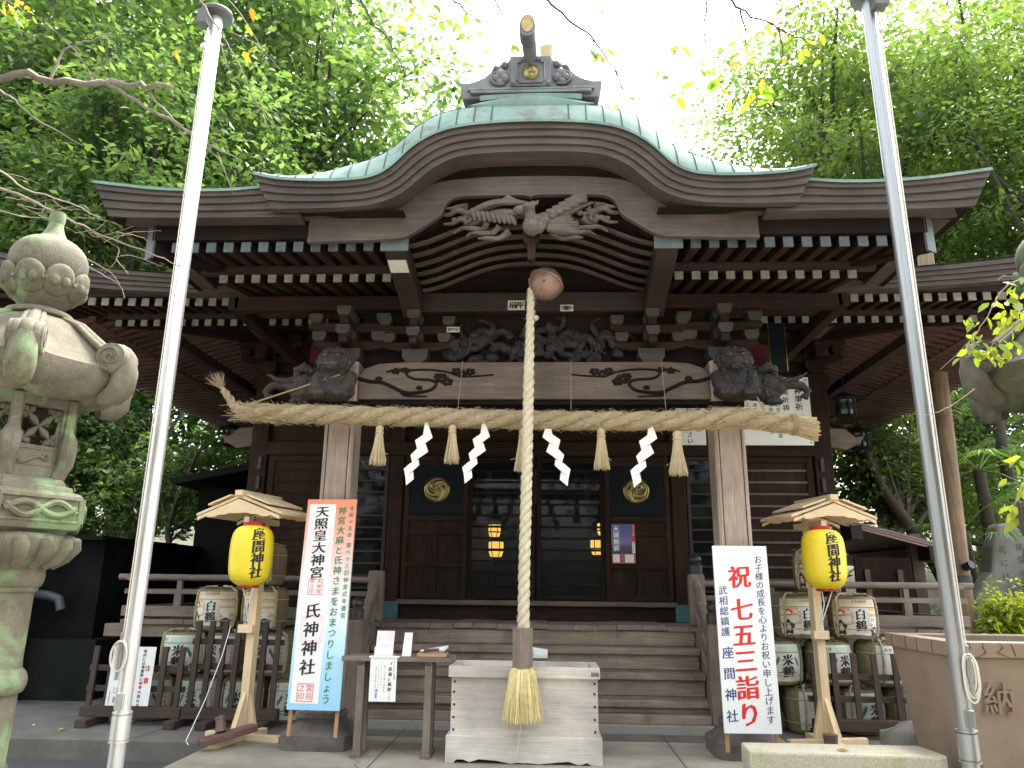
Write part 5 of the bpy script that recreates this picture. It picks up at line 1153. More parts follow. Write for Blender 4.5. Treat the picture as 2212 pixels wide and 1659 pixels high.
fence(2.98, 4.04, 8.55, .1, .84, 6, .03, 'dark picket fence before the right barrels, ending at the trough', (3.0, 4.0), (.60, .38))
mb = MB(); o_ = Vector((-4.60, 8.47, .20)); WB = .475; HB = .60
F3 = lambda u, v, k=0.0: Vector((-4.37 + u, 8.455 + v * .05 - k, .20 + v))
vs = [F3(a, b, k) for k in (0, -.008) for a, b in ((-WB / 2, 0), (WB / 2, 0), (WB / 2, HB), (-WB / 2, HB))]
mb.add(vs, [(0, 1, 2, 3), (7, 6, 5, 4), (0, 4, 5, 1), (1, 5, 6, 2), (2, 6, 7, 3), (3, 7, 4, 0)])
wnb = mb.build('warning_notice', M_white, label='white warning notice with red and black characters on the low left fence', cat='notice')
f3 = lambda u, v, k: F3(u, v, .002 + k)
mb = MB(); column(mb, '注意', .175, .38, .062, .125, f3, nib=.05, shear=0); mb.build('red_lettering', M_red, wnb)
mb = MB(); column(mb, '境内には地震時に', .12, .555, .038, .041, f3, nib=.04, shear=0); column(mb, 'の恐れが', .12, .14, .038, .044, f3, nib=.04, shear=0); column(mb, '神奈川県神社庁', -.205, .13, .016, .019, f3, nib=.03, shear=0); mb.build('black_lettering', M_ink, wnb)
mb = MB(); column(mb, '倒壊', .12, .228, .038, .043, f3, nib=.04, shear=0); mb.build('red_lettering', M_red, wnb)
mb = MB()
for (a, b, c, d) in ((-.155, .485, -.085, .493), (-.148, .468, -.092, .473), (-.14, .43, -.134, .486), (-.106, .43, -.10, .486), (-.165, .33, -.13, .335), (-.16, .30, -.135, .325), (-.155, .345, -.14, .37), (-.17, .13, -.12, .135), (-.165, .135, -.16, .175), (-.13, .135, -.125, .175), (-.172, .175, -.118, .18), (-.165, .03, -.13, .035), (-.16, .035, -.135, .09)):
    mb.add([F3(a, b, .003), F3(c, b, .003), F3(c, d, .003), F3(a, d, .003)], [(0, 1, 2, 3)])
mb.build('pictogram', plain('grey_print', (.25, .26, .28)), wnb)

# ------------------------------------------------------------------ flagpoles
def metal(name, c, rough):
    m, n, b = newmat(name); v = coords(n, (60, 60, .7)); t = noise(n, v, 1.0, 4, .6); r = ramp(n, [(.35, tuple(x * .82 for x in c)), (.65, c)]); lk(n, t.outputs[0], r.inputs[0]); lk(n, r.outputs[0], b.inputs['Base Color']); b.inputs['Metallic'].default_value = .75; b.inputs['Roughness'].default_value = rough; return m
M_alu = metal('brushed_aluminium', (.80, .80, .79), .38); M_alu2 = metal('grey_aluminium', (.36, .37, .38), .34)
M_rope_w = plain('white_halyard', (.66, .62, .55), .8)
def flagpole(x, y, ztop, m, label, side, zb=-.2):
    t = thing('flagpole', (x, y, zb), label, 'flagpole', 'pair of flagpoles before the shrine')
    m_ = MB(); m_.tube([(x, y, zb), (x, y, ztop)], .053, 28); m_.build('pole', m, t, smooth=40)
    m_ = MB(); m_.lathe([(.03, 0), (.135, .015), (.145, .04), (.135, .06), (.03, .075)], (x, y, ztop), 28); m_.box(x - .015, x + .10 * side, y - .16, y - .05, ztop - .16, ztop - .02); m_.build('top_disc', plain('weathered_cap', (.11, .11, .105), .5, .3), t, smooth=40)
    m_ = MB(); m_.lathe([(.0535, 0), (.065, .004), (.065, .16), (.0535, .164)], (x, y, zb + .62), 28); m_.lathe([(.0535, 0), (.068, .002), (.068, .012), (.0535, .014)], (x, y, zb + .60), 28); m_.lathe([(.0535, 0), (.068, .002), (.068, .012), (.0535, .014)], (x, y, zb + .79), 28); m_.build('sleeve', m, t, smooth=30)
    m_ = MB(); m_.box(x - .032, x + .032, y - .071, y - .053, zb + .82, zb + .93); m_.build('hatch', m, t, bevel=.004)
    xs_ = x + side * .028; yr = y - .047
    m_ = MB()
    for d_ in (0, .014 * side): m_.tube([(xs_ + d_, yr - .012, zb + 1.15), (xs_ + d_, yr - .014, 3.2), (xs_ + d_, yr - .03, ztop - .12)], .0045, 6)
    q = random.Random(int(x * 10) + 50); zc = zb + 1.18
    for k in range(7):
        w_ = .022 + .0065 * k * (.6 + .4 * q.random()); h_ = .10 + .006 * q.uniform(-1, 1) * 2; sh = q.uniform(-.008, .008)
        m_.tube([(xs_ + sh + w_ * math.sin(a), yr - .02 - .006 * k, zc + h_ * math.cos(a) - (.015 * k if side > 0 else 0) * (math.cos(a) < 0)) for a in np.linspace(0, 6.283, 20)], .006, 6, cap=False)
    m_.build('halyard', M_rope_w, t, smooth=60)
    m_ = MB(); m_.beam((xs_, yr - .05, zc - .16), (xs_ + .0, yr - .035, zc - .02), .022, .014); m_.beam((xs_, yr - .035, zc + .02), (xs_, yr - .05, zc + .16), .02, .014); m_.box(xs_ - .015, xs_ + .015, yr - .04, yr + .01, zc - .04, zc + .04); m_.build('cleat', plain('cleat_metal', (.45, .45, .44), .4, .7), t)
    m_ = MB(); m_.tube([(xs_, yr - .03, ztop - .12), (xs_ + side * .01, yr - .035, ztop - .3)], .012, 8); m_.ball((xs_ + side * .02, yr - .035, ztop - .36), (.025, .02, .035)); m_.build('pulley', plain('pulley_metal', (.5, .5, .5), .4, .7), t, smooth=50)
flagpole(-2.86, 5.6, 6.48, M_alu, 'bright white metal flagpole with coiled rope, on the left before the shrine', -1)
flagpole(2.955, 5.55, 6.45, M_alu2, 'grey brushed metal flagpole with coiled rope, on the right beside the trough', 1)

# ------------------------------------------------------------------ stone lanterns
def lanternstone(th=.52, dk=1.0):
    m, n, b = newmat('mossy_lantern_stone'); v = coords(n)
    t = noise(n, v, 3.5, 9, .7); r = ramp(n, [(.28, (.07, .062, .042)), (.5, (.135, .12, .085)), (.74, (.22, .20, .15))]); lk(n, t.outputs[0], r.inputs[0])
    f = noise(n, v, 90, 5, .75); rf = ramp(n, [(.3, (.70, .70, .70)), (.7, (1.15, 1.15, 1.15))]); lk(n, f.outputs[0], rf.inputs[0]); c = mixc(n, 1, r.outputs[0], rf.outputs[0], 'MULTIPLY')
    ms = noise(n, v, 1.9, 7, .65, .4); rm = ramp(n, [(th, (0, 0, 0)), (th + .08, (1, 1, 1))]); lk(n, ms.outputs[0], rm.inputs[0]); c = mixc(n, rm.outputs[0], c, (.165, .235, .115))
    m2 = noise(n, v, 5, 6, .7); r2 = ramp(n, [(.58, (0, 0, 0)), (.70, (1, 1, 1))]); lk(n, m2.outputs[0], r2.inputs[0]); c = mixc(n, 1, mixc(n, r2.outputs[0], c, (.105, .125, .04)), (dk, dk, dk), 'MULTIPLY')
    lk(n, c, b.inputs['Base Color']); b.inputs['Roughness'].default_value = .92; bump(n, b, f.outputs[0], .6, .01); return m
M_ls = lanternstone(); M_ls_shade = lanternstone(.5, .5); M_ls2 = lanternstone(.45)  # darkened copy for the right lantern: shade put into the colour, plus staining
def stone_lantern(x, y, az, label, M_ls=M_ls, M_ls2=M_ls2):
    t = thing('stone_lantern', (x, y, -.2), label, 'stone lantern', 'stone lanterns flanking the shrine')
    c = (x, y, 0); HX = lambda th: 1 / max(math.cos(((th - az) % (math.pi / 3)) - math.pi / 6), .1) * math.cos(math.pi / 6)   # corners at az + k*60deg
    sm = lambda p, k=5: [(q.x, max(q.y, .001) if False else q.y) for q in smoothprof([(a, b, 0) for a, b in p], k)]
    m_ = MB(); m_.lathe(sm([(.10, 3.43), (.18, 3.455), (.228, 3.52), (.24, 3.60), (.222, 3.68), (.165, 3.745), (.09, 3.79), (.055, 3.855), (.045, 3.905)]), c, 36); m_.lathe([(.047, 3.906), (.052, 3.93), (.05, 3.985), (.01, 3.995)], c, 20); m_.build('jewel_finial', M_ls, t, smooth=50)
    m_ = MB(); m_.lathe(sm([(.115, 3.25), (.14, 3.285), (.185, 3.34), (.215, 3.42), (.215, 3.47), (.19, 3.48)]), c, 36)
    for k in range(8):
        a = k * math.pi / 4 + .2
        rm_ = Matrix.Rotation(a, 3, 'Z') @ Matrix.Rotation(R(22), 3, 'Y')
        m_.ball((x + .212 * math.cos(a), y + .212 * math.sin(a), 3.43), (.042, .098, .115), n=16, m=10, rot=rm_)
        for ds in (-.13, .13):
            m_.ball((x + .236 * math.cos(a + ds), y + .236 * math.sin(a + ds), 3.425), (.032, .036, .045), n=12)
        m_.tube([(x + (.232 + .01) * math.cos(a + s), y + (.232 + .01) * math.sin(a + s), 3.36 + .165 * math.cos(s * 3.3)) for s in np.linspace(-.38, .38, 11)], .013, 7)
    m_.build('lotus_cup', M_ls, t, smooth=60)
    m_ = MB(); m_.lathe(sm([(.12, 3.19), (.195, 3.195), (.207, 3.21), (.195, 3.235), (.145, 3.25), (.12, 3.27)]), c, 32); m_.build('neck_ring', M_ls, t, smooth=40)
    # roof: six ribs with curled ends
    m_ = MB(); N = 72; prof = [(.12, 3.215), (.20, 3.195), (.30, 3.14), (.40, 3.04), (.48, 2.95), (.545, 2.885), (.585, 2.86)]
    rows = []
    for r_, z in prof + [(.585, 2.74), (.53, 2.67), (.42, 2.625), (.30, 2.62)]:
        row = []
        for j in range(N + 1):
            th = az + 2 * math.pi * j / N; d_ = ((th - az + math.pi / 6) % (math.pi / 3)) - math.pi / 6; cr = math.exp(-(d_ / .13) ** 2); q = HX(th); k_ = max(0, (r_ - .3) / .3)
            zz = z + (.05 * cr * k_ if z > 2.7 else .02 * cr) - .02 * (1 - cr) * k_; row.append((x + r_ * q * math.cos(th), y + r_ * q * math.sin(th), zz))
        rows.append(row)
    m_.grid(rows, flip=False)
    for k in range(6):
        th = az + k * math.pi / 3; cs, sn = math.cos(th), math.sin(th); P = lambda r_, z: (x + r_ * cs, y + r_ * sn, z)
        tx, ty = -sn, cs
        for off, rr in ((0, .042), (-.055, .024), (.055, .024)):
            m_.tube([(x + r_ * cs + tx * off * (.5 + r_), y + r_ * sn + ty * off * (.5 + r_), z) for r_, z in ((.17, 3.195), (.30, 3.135), (.42, 3.03), (.52, 2.95))], [rr * .7, rr * .9, rr, rr], 8)
        # curl: a stout scroll seen from the side
        for off, rr in ((0, .062), (-.05, .05), (.05, .05)):
            m_.tube([(x + (.575 + .065 * math.cos(a)) * cs + tx * off, y + (.575 + .065 * math.cos(a)) * sn + ty * off, 2.91 + .065 * math.sin(a)) for a in np.linspace(2.8, -1.6, 12)], list(np.linspace(rr * .7, rr, 12)), 10)
        for s in (-1, 1):
            m_.tube([(x + (.575 + q_ * math.cos(a)) * cs + tx * s * .094, y + (.575 + q_ * math.cos(a)) * sn + ty * s * .094, 2.91 + q_ * math.sin(a)) for a, q_ in zip(np.linspace(0, 11, 30), np.linspace(.01, .088, 30))], .009, 6)
            m_.tube([(x + .575 * cs + tx * s * .03, y + .575 * sn + ty * s * .03, 2.91), (x + .575 * cs + tx * s * .09, y + .575 * sn + ty * s * .09, 2.91)], [.10, .097], 24)
        m_.tube([P(.625, 2.90), P(.645, 2.82), P(.635, 2.73), P(.59, 2.67), P(.5, 2.645)], [.075, .08, .085, .075, .04], 12)
    m_.build('roof_cap', M_ls, t, smooth=50)
    # fire box: hexagonal, pierced windows
    R0 = .335
    def face(k, u, v, lift=0.0):
        a = az + math.pi / 6 + k * math.pi / 3; ap = R0 * math.cos(math.pi / 6) * (1 - .10 * (2.62 - v) / .5) + lift; tx, ty = -math.sin(a), math.cos(a); return (x + ap * math.cos(a) + tx * u, y + ap * math.sin(a) + ty * u, v)
    m_ = MB(); W2 = R0 * .5
    def slab(m_, k, u0, u1, v0, v1, l0=-.06, l1=0.0):
        vs = [face(k, u0, v0, l0), face(k, u1, v0, l0), face(k, u1, v1, l0), face(k, u0, v1, l0), face(k, u0, v0, l1), face(k, u1, v0, l1), face(k, u1, v1, l1), face(k, u0, v1, l1)]
        m_.add(vs, [(0, 3, 2, 1), (4, 5, 6, 7), (0, 1, 5, 4), (1, 2, 6, 5), (2, 3, 7, 6), (3, 0, 4, 7)])
    for k in range(6):
        w_ = W2 * .99
        slab(m_, k, -w_, -.122, 2.12, 2.63); slab(m_, k, .122, w_ * 1.0, 2.12, 2.63); slab(m_, k, -.122, .122, 2.56, 2.63); slab(m_, k, -.122, .122, 2.12, 2.315)
        slab(m_, k, -.12, .12, 2.19, 2.196, 0, .006); slab(m_, k, -.12, .12, 2.288, 2.295, 0, .006)
        for e in (-1, 1): m_.tube([face(k, e * w_, 2.62, -.0), face(k, e * w_ * .99, 2.42, .01), face(k, e * w_ * .98, 2.36, .03), face(k, e * w_ * .97, 2.25, .03), face(k, e * w_ * .95, 2.12, -.01)], [.03, .03, .045, .04, .03], 8)
        m_.tube([face(k, u, 2.225 + .022 * math.sin(u * 34 + 1), .004) for u in np.linspace(-.1, .04, 10)], .012, 6)
        for i in range(5): m_.ball(face(k, .06 + .016 * math.cos(i * 1.26), 2.245 + .016 * math.sin(i * 1.26), .004), .010, n=8, m=6)
    m_.build('fire_box', M_ls, t, smooth=35)
    m_ = MB()
    for k in range(6):
        s_ = .081
        for i in range(-1, 2):
            for j in range(-1, 2):
                for dx, dy in ((1, 1), (1, -1)):
                    u, v = i * s_, 2.4375 + j * s_
                    if (i + j) % 2 == 0:
                        for sg in (-1, 1):
                            a = (u, v); b = (u + sg * dx * s_ , v + sg * dy * s_)
                            if abs(b[0]) > .123 or abs(b[1] - 2.4375) > .123: b = ((a[0] + b[0]) / 2, (a[1] + b[1]) / 2)
                            mid = ((a[0] + b[0]) / 2, (a[1] + b[1]) / 2); m_.tube([face(k, a[0], a[1], -.035), face(k, mid[0], mid[1], -.03), face(k, b[0], b[1], -.035)], [.006, .025, .006], 6)
    m_.build('lattice', M_ls, t, smooth=60)
    hexl = lambda m_, pr, n=48: m_.lathe(pr, c, n, sq=HX, ph=az)
    m_ = MB(); hexl(m_, [(.31, 2.125), (.36, 2.10), (.375, 2.07), (.42, 2.06), (.43, 2.03), (.475, 2.02), (.50, 2.0), (.505, 1.83), (.49, 1.80), (.43, 1.79), (.42, 1.77)])
    for k in range(6):
        a = az + math.pi / 6 + k * math.pi / 3; ap = .505 * math.cos(math.pi / 6); tx, ty = -math.sin(a), math.cos(a); G = lambda u, v, l: (x + (ap + l) * math.cos(a) + tx * u, y + (ap + l) * math.sin(a) + ty * u, v)
        for ph in (0, math.pi): m_.tube([G(u, 1.915 + .045 * math.sin(u * 17 + ph) * (1 if ph == 0 else .8), .003) for u in np.linspace(-.21, .21, 25)], .02, 7)
        for u in (-.235, .235): m_.tube([G(u, 1.84, .0), G(u, 1.99, .0)], .012, 6)
        for v in (1.845, 1.985): m_.tube([G(-.235, v, 0), G(.235, v, 0)], .010, 6)
    m_.build('platform', M_ls2, t, smooth=35)
    m_ = MB(); m_.lathe(sm([(.41, 1.775), (.435, 1.74), (.41, 1.67), (.35, 1.61), (.28, 1.575)]), c, 48)
    for k in range(18):
        a = k * math.pi / 9; m_.tube([(x + r_ * math.cos(a + s), y + r_ * math.sin(a + s), z) for r_, z, s in ((.43, 1.75, 0), (.425, 1.70, .05), (.38, 1.64, .09), (.31, 1.585, .12))], [.035, .05, .045, .03], 8)
    m_.build('lotus_base', M_ls, t, smooth=60)
    m_ = MB(); m_.lathe(sm([(.285, 1.58), (.29, 1.52), (.28, 1.47), (.262, 1.45)]) + [(.262, 1.43), (.245, 1.42), (.245, 1.02), (.25, .98)] + sm([(.25, .98), (.275, .95), (.288, .90), (.275, .85), (.25, .83)]) + [(.25, .81), (.245, .45), (.27, .40), (.32, .36), (.36, .2), (.40, .15)], c, 40); m_.build('shaft', M_ls, t, smooth=45)
    m_ = MB(); hexl(m_, [(.50, .16), (.55, .12), (.56, -.05), (.60, -.06), (.62, -.2)]); m_.build('pedestal', M_ls, t, smooth=30)
    return t
stone_lantern(-3.27, 4.6, R(2), 'mossy stone lantern with curled roof corners and lattice window, on the left')
stone_lantern(3.47, 4.6, R(178), 'mossy stone lantern cut off by the right edge of the photo', M_ls_shade, M_ls_shade)

# ------------------------------------------------------------------ right foreground: trough, slab, boulder
M_tr = grunge('pinkish_concrete', (.195, .14, .10), (.285, .21, .152), 2.5, .8, .2, c3=(.26, .18, .13), s3=2.2, fine=60)
TR = thing('donated_water_trough', (3.9, 6.5, 0), 'large pinkish brown concrete trough with raised characters, beside the grey flagpole', 'trough')
x0, x1, y0, y1 = 3.16, 5.6, 5.98, 7.15
mb = MB(); vs = [(x0 + .17, y0 + .10, -.02), (x1 - .17, y0 + .10, -.02), (x1 - .17, y1 - .1, -.02), (x0 + .17, y1 - .1, -.02), (x0 + .035, y0 + .035, 1.02), (x1 - .035, y0 + .035, 1.02), (x1 - .035, y1 - .035, 1.02), (x0 + .035, y1 - .035, 1.02)]
mb.add(vs, [(3, 2, 1, 0), (4, 5, 6, 7), (0, 1, 5, 4), (1, 2, 6, 5), (2, 3, 7, 6), (3, 0, 4, 7)]); mb.build('basin', M_tr, TR, bevel=.01)
mb = MB(); mb.box(x0, x1, y0, y0 + .16, 1.021, 1.13); mb.box(x0, x0 + .16, y0 + .161, y1 - .161, 1.021, 1.1295); mb.box(x0, x1, y1 - .16, y1, 1.021, 1.13); mb.box(x1 - .16, x1, y0 + .161, y1 - .161, 1.021, 1.1295); mb.build('rim', M_tr, TR, bevel=.008)
mb = MB(); q = random.Random(8)
for xx in (3.28, 3.37, 3.50, 3.58, 3.72, 3.95):
    P = [(xx + q.uniform(-.012, .012) + .02 * i * q.uniform(-1, 1), y0 - .001, 1.128 - i * .034) for i in range(4)]; mb.tube(P, [.001, .004, .0035, .0015], 4)
for yy in (6.3, 6.55, 6.75, 7.0): mb.tube([(x0 - .001, yy, 1.125), (x0 - .001, yy + .01, 1.08), (x0 - .001, yy, 1.03)], .003, 4)
mb.tube([(3.72, y0 + .034, 1.01), (3.725, y0 + .034, .94), (3.715, y0 + .038, .88)], [.004, .003, .001], 4); mb.build('crack', plain('crack', (.04, .028, .02), .9), TR)
mb = MB()
fT = lambda u, v, k: Vector((u, y0 + .035 + (1.02 - v) * .0625 - .001 + k, v))
for ch, u in (('納', 3.455), ('奉', 3.80)):
    gv, gf = glyph(ch); s_ = .235; n = len(gv)
    for lift in ((0, 0), (.014, -.006)):
        pass
    top = [(u + (a + dx) * s_, .735 + b * s_) for dx in (0,) for a, b in gv]
    for dx, dl in ((-.012, 0), (.012, .0003), (0, .0006)):
        vs = [Vector(fT(u + (a + dx) * s_, .735 + (b) * s_, -.022 - dl)) for a, b in gv] + [Vector(fT(u + (a + dx) * s_, .735 + b * s_, .0)) for a, b in gv]
        ed = {}
        for f in gf:
            for i in range(len(f)):
                e_ = (f[i], f[(i + 1) % len(f)]); ed[e_] = ed.get(e_, 0) + 1
        sides = [(a, b, b + n, a + n) for (a, b) in ed if (b, a) not in ed]
        mb.add(vs, list(gf) + sides)
mb.build('raised_characters', M_tr, TR)
mb = MB(); mb.box(x0 + .17, x1 - .17, y0 + .17, y1 - .17, 1.03, 1.06); mb.build('water', plain('dark_water', (.02, .025, .02), .05), TR)
M_slab = grunge('coarse_granite', (.30, .28, .20), (.52, .49, .37), 60, .85, .7, c3=(.30, .32, .16), s3=2.5, fine=110)
mb = MB(); mb.prism([(1.66, 6.16), (3.02, 6.10), (3.10, 6.16), (3.06, 6.52), (1.68, 6.50)], 'xy', 0.0, .325); mb.build('granite_block', M_slab, bevel=.018, label='rough granite block lying in front at the foot of the right lantern stand', cat='stone block')
def rock(name, c, r, seed, mat, label, cat, flat=.0, n=28):
    m_ = MB(); m_.ball((0, 0, 0), 1.0, n=n, m=n // 2); q = np.random.default_rng(seed); ks = q.normal(size=(7, 3)); vs = []
    for p in m_.v:
        v = np.array(p); d_ = 1 + sum(.10 / (1 + i * .4) * math.sin(2.2 * (1 + .5 * i) * float(v @ k) + i) for i, k in enumerate(ks)); v = v * d_; v = np.sign(v) * np.abs(v) ** .8; vs.append((c[0] + v[0] * r[0], c[1] + v[1] * r[1], c[2] + v[2] * r[2]))
    m_.v = vs; return m_.build(name, mat, smooth=35, label=label, cat=cat)
M_rock = grunge('boulder', (.10, .095, .085), (.21, .20, .175), 4, .9, .5, c3=(.12, .14, .06), s3=2)
rock('boulder', (3.36, 7.35, .12), (.22, .2, .24), 4, M_rock, 'small mossy boulder propped at the left foot of the trough', 'boulder')

# ------------------------------------------------------------------ boards, poster, stickers, hanging lamps on the hall
mb = MB(); mb.box(2.83, 3.86, YF - .20, YF - .185, 3.42, 4.40); wb = mb.build('ritual_notice_board', plain('glossy_white_board', (.78, .78, .74), .12), label='large glossy white board of ritual names on the right of the hall front', cat='notice board')
pw = plane_fn((0, YF - .2, 0), (1, 0, 0), (0, 0, 1), (0, -1, 0), .002)
mb = MB(); column(mb, '神事祈', 3.70, 4.20, .11, .115, pw, nib=.03); column(mb, '昇殿祈祷', 3.52, 4.30, .10, .115, pw, nib=.02); column(mb, '新車祓 家内安全 社運隆昌', 3.41, 4.30, .062, .068, pw, nib=.015); column(mb, '商売繁昌 厄除 試験合格', 3.31, 4.30, .062, .068, pw, nib=.015); column(mb, '初宮詣 七五三 地鎮祭', 3.20, 4.30, .062, .068, pw, nib=.015); column(mb, '安産祈願 竣工祭', 3.09, 4.30, .062, .068, pw, nib=.015); column(mb, '病気平癒 上棟祭', 2.98, 4.30, .062, .068, pw, nib=.015); mb.build('lettering', M_ink, wb)
mb = MB()
for x in (2.87, 3.82):
    for z in (3.46, 4.36): mb.ball((x, YF - .201, z), (.011, .006, .011), n=8, m=6)
mb.build('screw', M_ink, wb)
mb = MB(); mb.box(1.98, 2.38, YF - .20, YF - .19, 3.42, 4.2); wb2 = mb.build('small_notice_board', M_white, label='smaller white board beside the right porch pillar, half behind the straw rope', cat='notice board')
mb = MB(); column(mb, 'ご祈祷の方は', 2.29, 4.12, .085, .095, pw, nib=.02); column(mb, 'お申し出ください', 2.16, 4.14, .085, .095, pw, nib=.02); mb.build('lettering', M_ink, wb2)
M_post = gradient_mat('dusk_poster', 0, 1, [(0, (.02, .02, .06)), (.22, (.05, .035, .11)), (.38, (.22, .13, .28)), (.55, (.12, .11, .32)), (1, (.03, .07, .26))])
mb = MB(); mb.box(1.035, 1.36, YF - .125, YF - .115, 1.80, 2.33); ps = mb.build('shrine_poster', plain('poster_red', (.36, .06, .07), .4), label='dusk blue poster with white brush characters on the right door panel', cat='poster')
mb = MB(); mb.box(1.038, 1.31, YF - .127, YF - .1255, 1.93, 2.328); mb.build('picture', M_post, ps)
pp = plane_fn((0, YF - .127, 0), (1, 0, 0), (0, 0, 1), (0, -1, 0), .001)
mb = MB(); column(mb, '天壌無窮', 1.10, 2.265, .085, .087, pp, nib=.035); column(mb, 'まことの道', 1.335, 2.30, .026, .029, plane_fn((0, YF - .125, 0), (1, 0, 0), (0, 0, 1), (0, -1, 0), .001), nib=.02); column(mb, 'てんじょうむきゅう', 1.15, 2.28, .018, .035, pp); mb.build('white_lettering', M_paper, ps)
mb = MB()
for a, b in ((1.055, 1.14), (1.215, 1.335)): mb.box(a, b, YF - .127, YF - .1255, 1.815, 1.92)
mb.box(1.316, 1.354, YF - .127, YF - .1255, 1.94, 2.09); mb.build('text_block', M_paper, ps)
mb = MB(); pq = plane_fn((0, YF - .127, 0), (1, 0, 0), (0, 0, 1), (0, -1, 0), .001)
for x in (1.07, 1.09, 1.11, 1.235, 1.26, 1.285, 1.315): column(mb, '神宮大麻頒布', x, 1.905, .012, .0155, pq)
column(mb, '神社本庁', 1.335, 2.07, .024, .034, pq, nib=.03); mb.build('small_print', M_ink, ps)
def sticker(x, z, w_, h, y, text, label, tilt=0):
    m_ = MB(); m_.box(x - w_ / 2, x + w_ / 2, y - .002, y, z - h / 2, z + h / 2); o = m_.build('votive_sticker', M_lab_w, label=label, cat='sticker', group='name stickers pasted on the beams')
    m_ = MB(); column(m_, text, x - w_ / 2 + h * .5, z, h * .8, (w_ - h * .9) / max(1, len(text) - 1), plane_fn((0, y - .002, 0), (1, 0, 0), (0, 0, 1), (0, -1, 0), .001), nib=.05, shear=0, horizontal=True); m_.build('lettering', M_ink, o)
sticker(-.18, 4.475, .185, .11, 7.70, '扇子平', 'larger name sticker on the red tie beam, left of the bell rope')
sticker(.375, 4.44, .14, .075, 7.70, '茂慶子', 'name sticker on the red tie beam, right of the copper bell')
sticker(-.87, 4.20, .14, .06, 7.71, '錺中定', 'name sticker low on the bracket left of the dragon carving')
mb = MB(); mb.add([(-1.40, 6.66, 4.565), (-1.215, 6.66, 4.565), (-1.215, 6.86, 4.518), (-1.40, 6.86, 4.518)], [(0, 1, 2, 3)]); mb.v = [(p[0], p[1], p[2] - .012) for p in mb.v]; mb.build('votive_sticker', M_lab_w, label='pale name sticker under the left cantilever arm', cat='sticker', group='name stickers pasted on the beams')
mb = MB(); mb.box(2.92, 3.12, 8.98, 9.02, 4.08, 4.72); tab = mb.build('hanging_tablet', M_black, bevel=.004, label='narrow black tablet hanging below the right rafters', cat='tablet')
mb = MB()
for x in (2.918, 3.122): mb.box(x - .006, x + .006, 8.97, 8.979, 4.08, 4.72)
mb.build('gilt_edge', M_gold, tab)
M_lampglow = plain('lamp_paper', (.16, .17, .165), .8)
def hang_lamp(x, y, z, label):
    t = thing('hanging_lantern', (x, y, z), label, 'hanging lantern', 'black iron lanterns under the side eaves'); made = []
    m_ = MB(); m_.lathe([(.26, .17), (.24, .19), (.10, .25), (.03, .28), (.01, .32)], (x, y, z), 6, ph=R(30)); m_.lathe([(.17, .14), (.19, .168)], (x, y, z), 6, ph=R(30)); m_.lathe([(.16, -.20), (.19, -.17), (.16, -.15)], (x, y, z), 6, ph=R(30)); m_.tube([(x, y, z + .3), (x, y, z + 1.0)], .006, 5)
    for k in range(6): a = k * math.pi / 3 + R(30); m_.tube([(x + .155 * math.cos(a), y + .155 * math.sin(a), z - .18), (x + .155 * math.cos(a), y + .155 * math.sin(a), z + .16)], .018, 6)
    for k in range(6):
        a = k * math.pi / 3; ap = .155 * math.cos(R(30)); tx, ty = -math.sin(a), math.cos(a)
        for i in range(-3, 4):
            for s in (-1, 1): u0 = i * .03 - s * .05; u1 = i * .03 + s * .05; cl = lambda u: max(-.07, min(.07, u)); m_.tube([(x + ap * math.cos(a) + tx * cl(u0), y + ap * math.sin(a) + ty * cl(u0), z - .07), (x + ap * math.cos(a) + tx * cl(u1), y + ap * math.sin(a) + ty * cl(u1), z + .09)], .004, 4)
    S_ = lambda m_: setattr(m_, 'v', [(x + (p[0] - x) * .74, y + (p[1] - y) * .74, z + (p[2] - z) * .74) for p in m_.v]) or m_
    S_(m_).build('iron_frame', M_black, t)
    m_ = MB(); m_.lathe([(.125, -.15), (.125, .13)], (x, y, z), 6, ph=R(30)); S_(m_).build('paper_lining', M_lampglow, t)
hang_lamp(4.18, 10.0, 3.87, 'black iron lantern hanging close to the right corner pillar')
hang_lamp(4.98, 11.6, 3.73, 'black iron lantern hanging farther back under the right side eave')
hang_lamp(-4.75, 11.2, 3.68, 'black iron lantern hanging under the dark left side eave')

# ------------------------------------------------------------------ buildings and stones beyond
ST_ = thing('side_storehouse', (-8.2, 11.5, 0), 'dark low storehouse with a concrete base, behind the left stone lantern', 'storehouse')
M_dk = grunge('black_plaster', (.004, .005, .006), (.010, .012, .012), 3, .85, .3); M_dk2 = grunge('mossy_concrete', (.009, .011, .011), (.02, .024, .021), 2.5, .9, .3, c3=(.009, .016, .009), s3=1.5)  # wall plaster: near-black base colour, slightly mottled
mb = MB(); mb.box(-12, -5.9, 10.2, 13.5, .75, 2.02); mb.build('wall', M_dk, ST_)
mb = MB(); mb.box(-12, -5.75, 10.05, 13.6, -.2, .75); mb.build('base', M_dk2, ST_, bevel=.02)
mb = MB(); mb.box(-6.9, -6.75, 9.99, 10.05, -.1, 1.6); mb.build('plank', W('grey', 'z'), ST_)
mb = MB(); mb.tube([(-6.7, 9.95, 1.33), (-6.4, 9.95, 1.30), (-6.27, 9.95, 1.26), (-6.22, 9.95, 1.12)], .06, 12); mb.build('drain_pipe', plain('grey_pipe', (.06, .067, .067), .5), ST_, smooth=50)
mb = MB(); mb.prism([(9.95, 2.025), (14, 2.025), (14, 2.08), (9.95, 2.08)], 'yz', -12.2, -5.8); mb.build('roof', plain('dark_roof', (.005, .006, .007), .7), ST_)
AN = thing('left_annex', (-5.6, 15, 0), 'black low roofed annex behind the left veranda', 'annex')
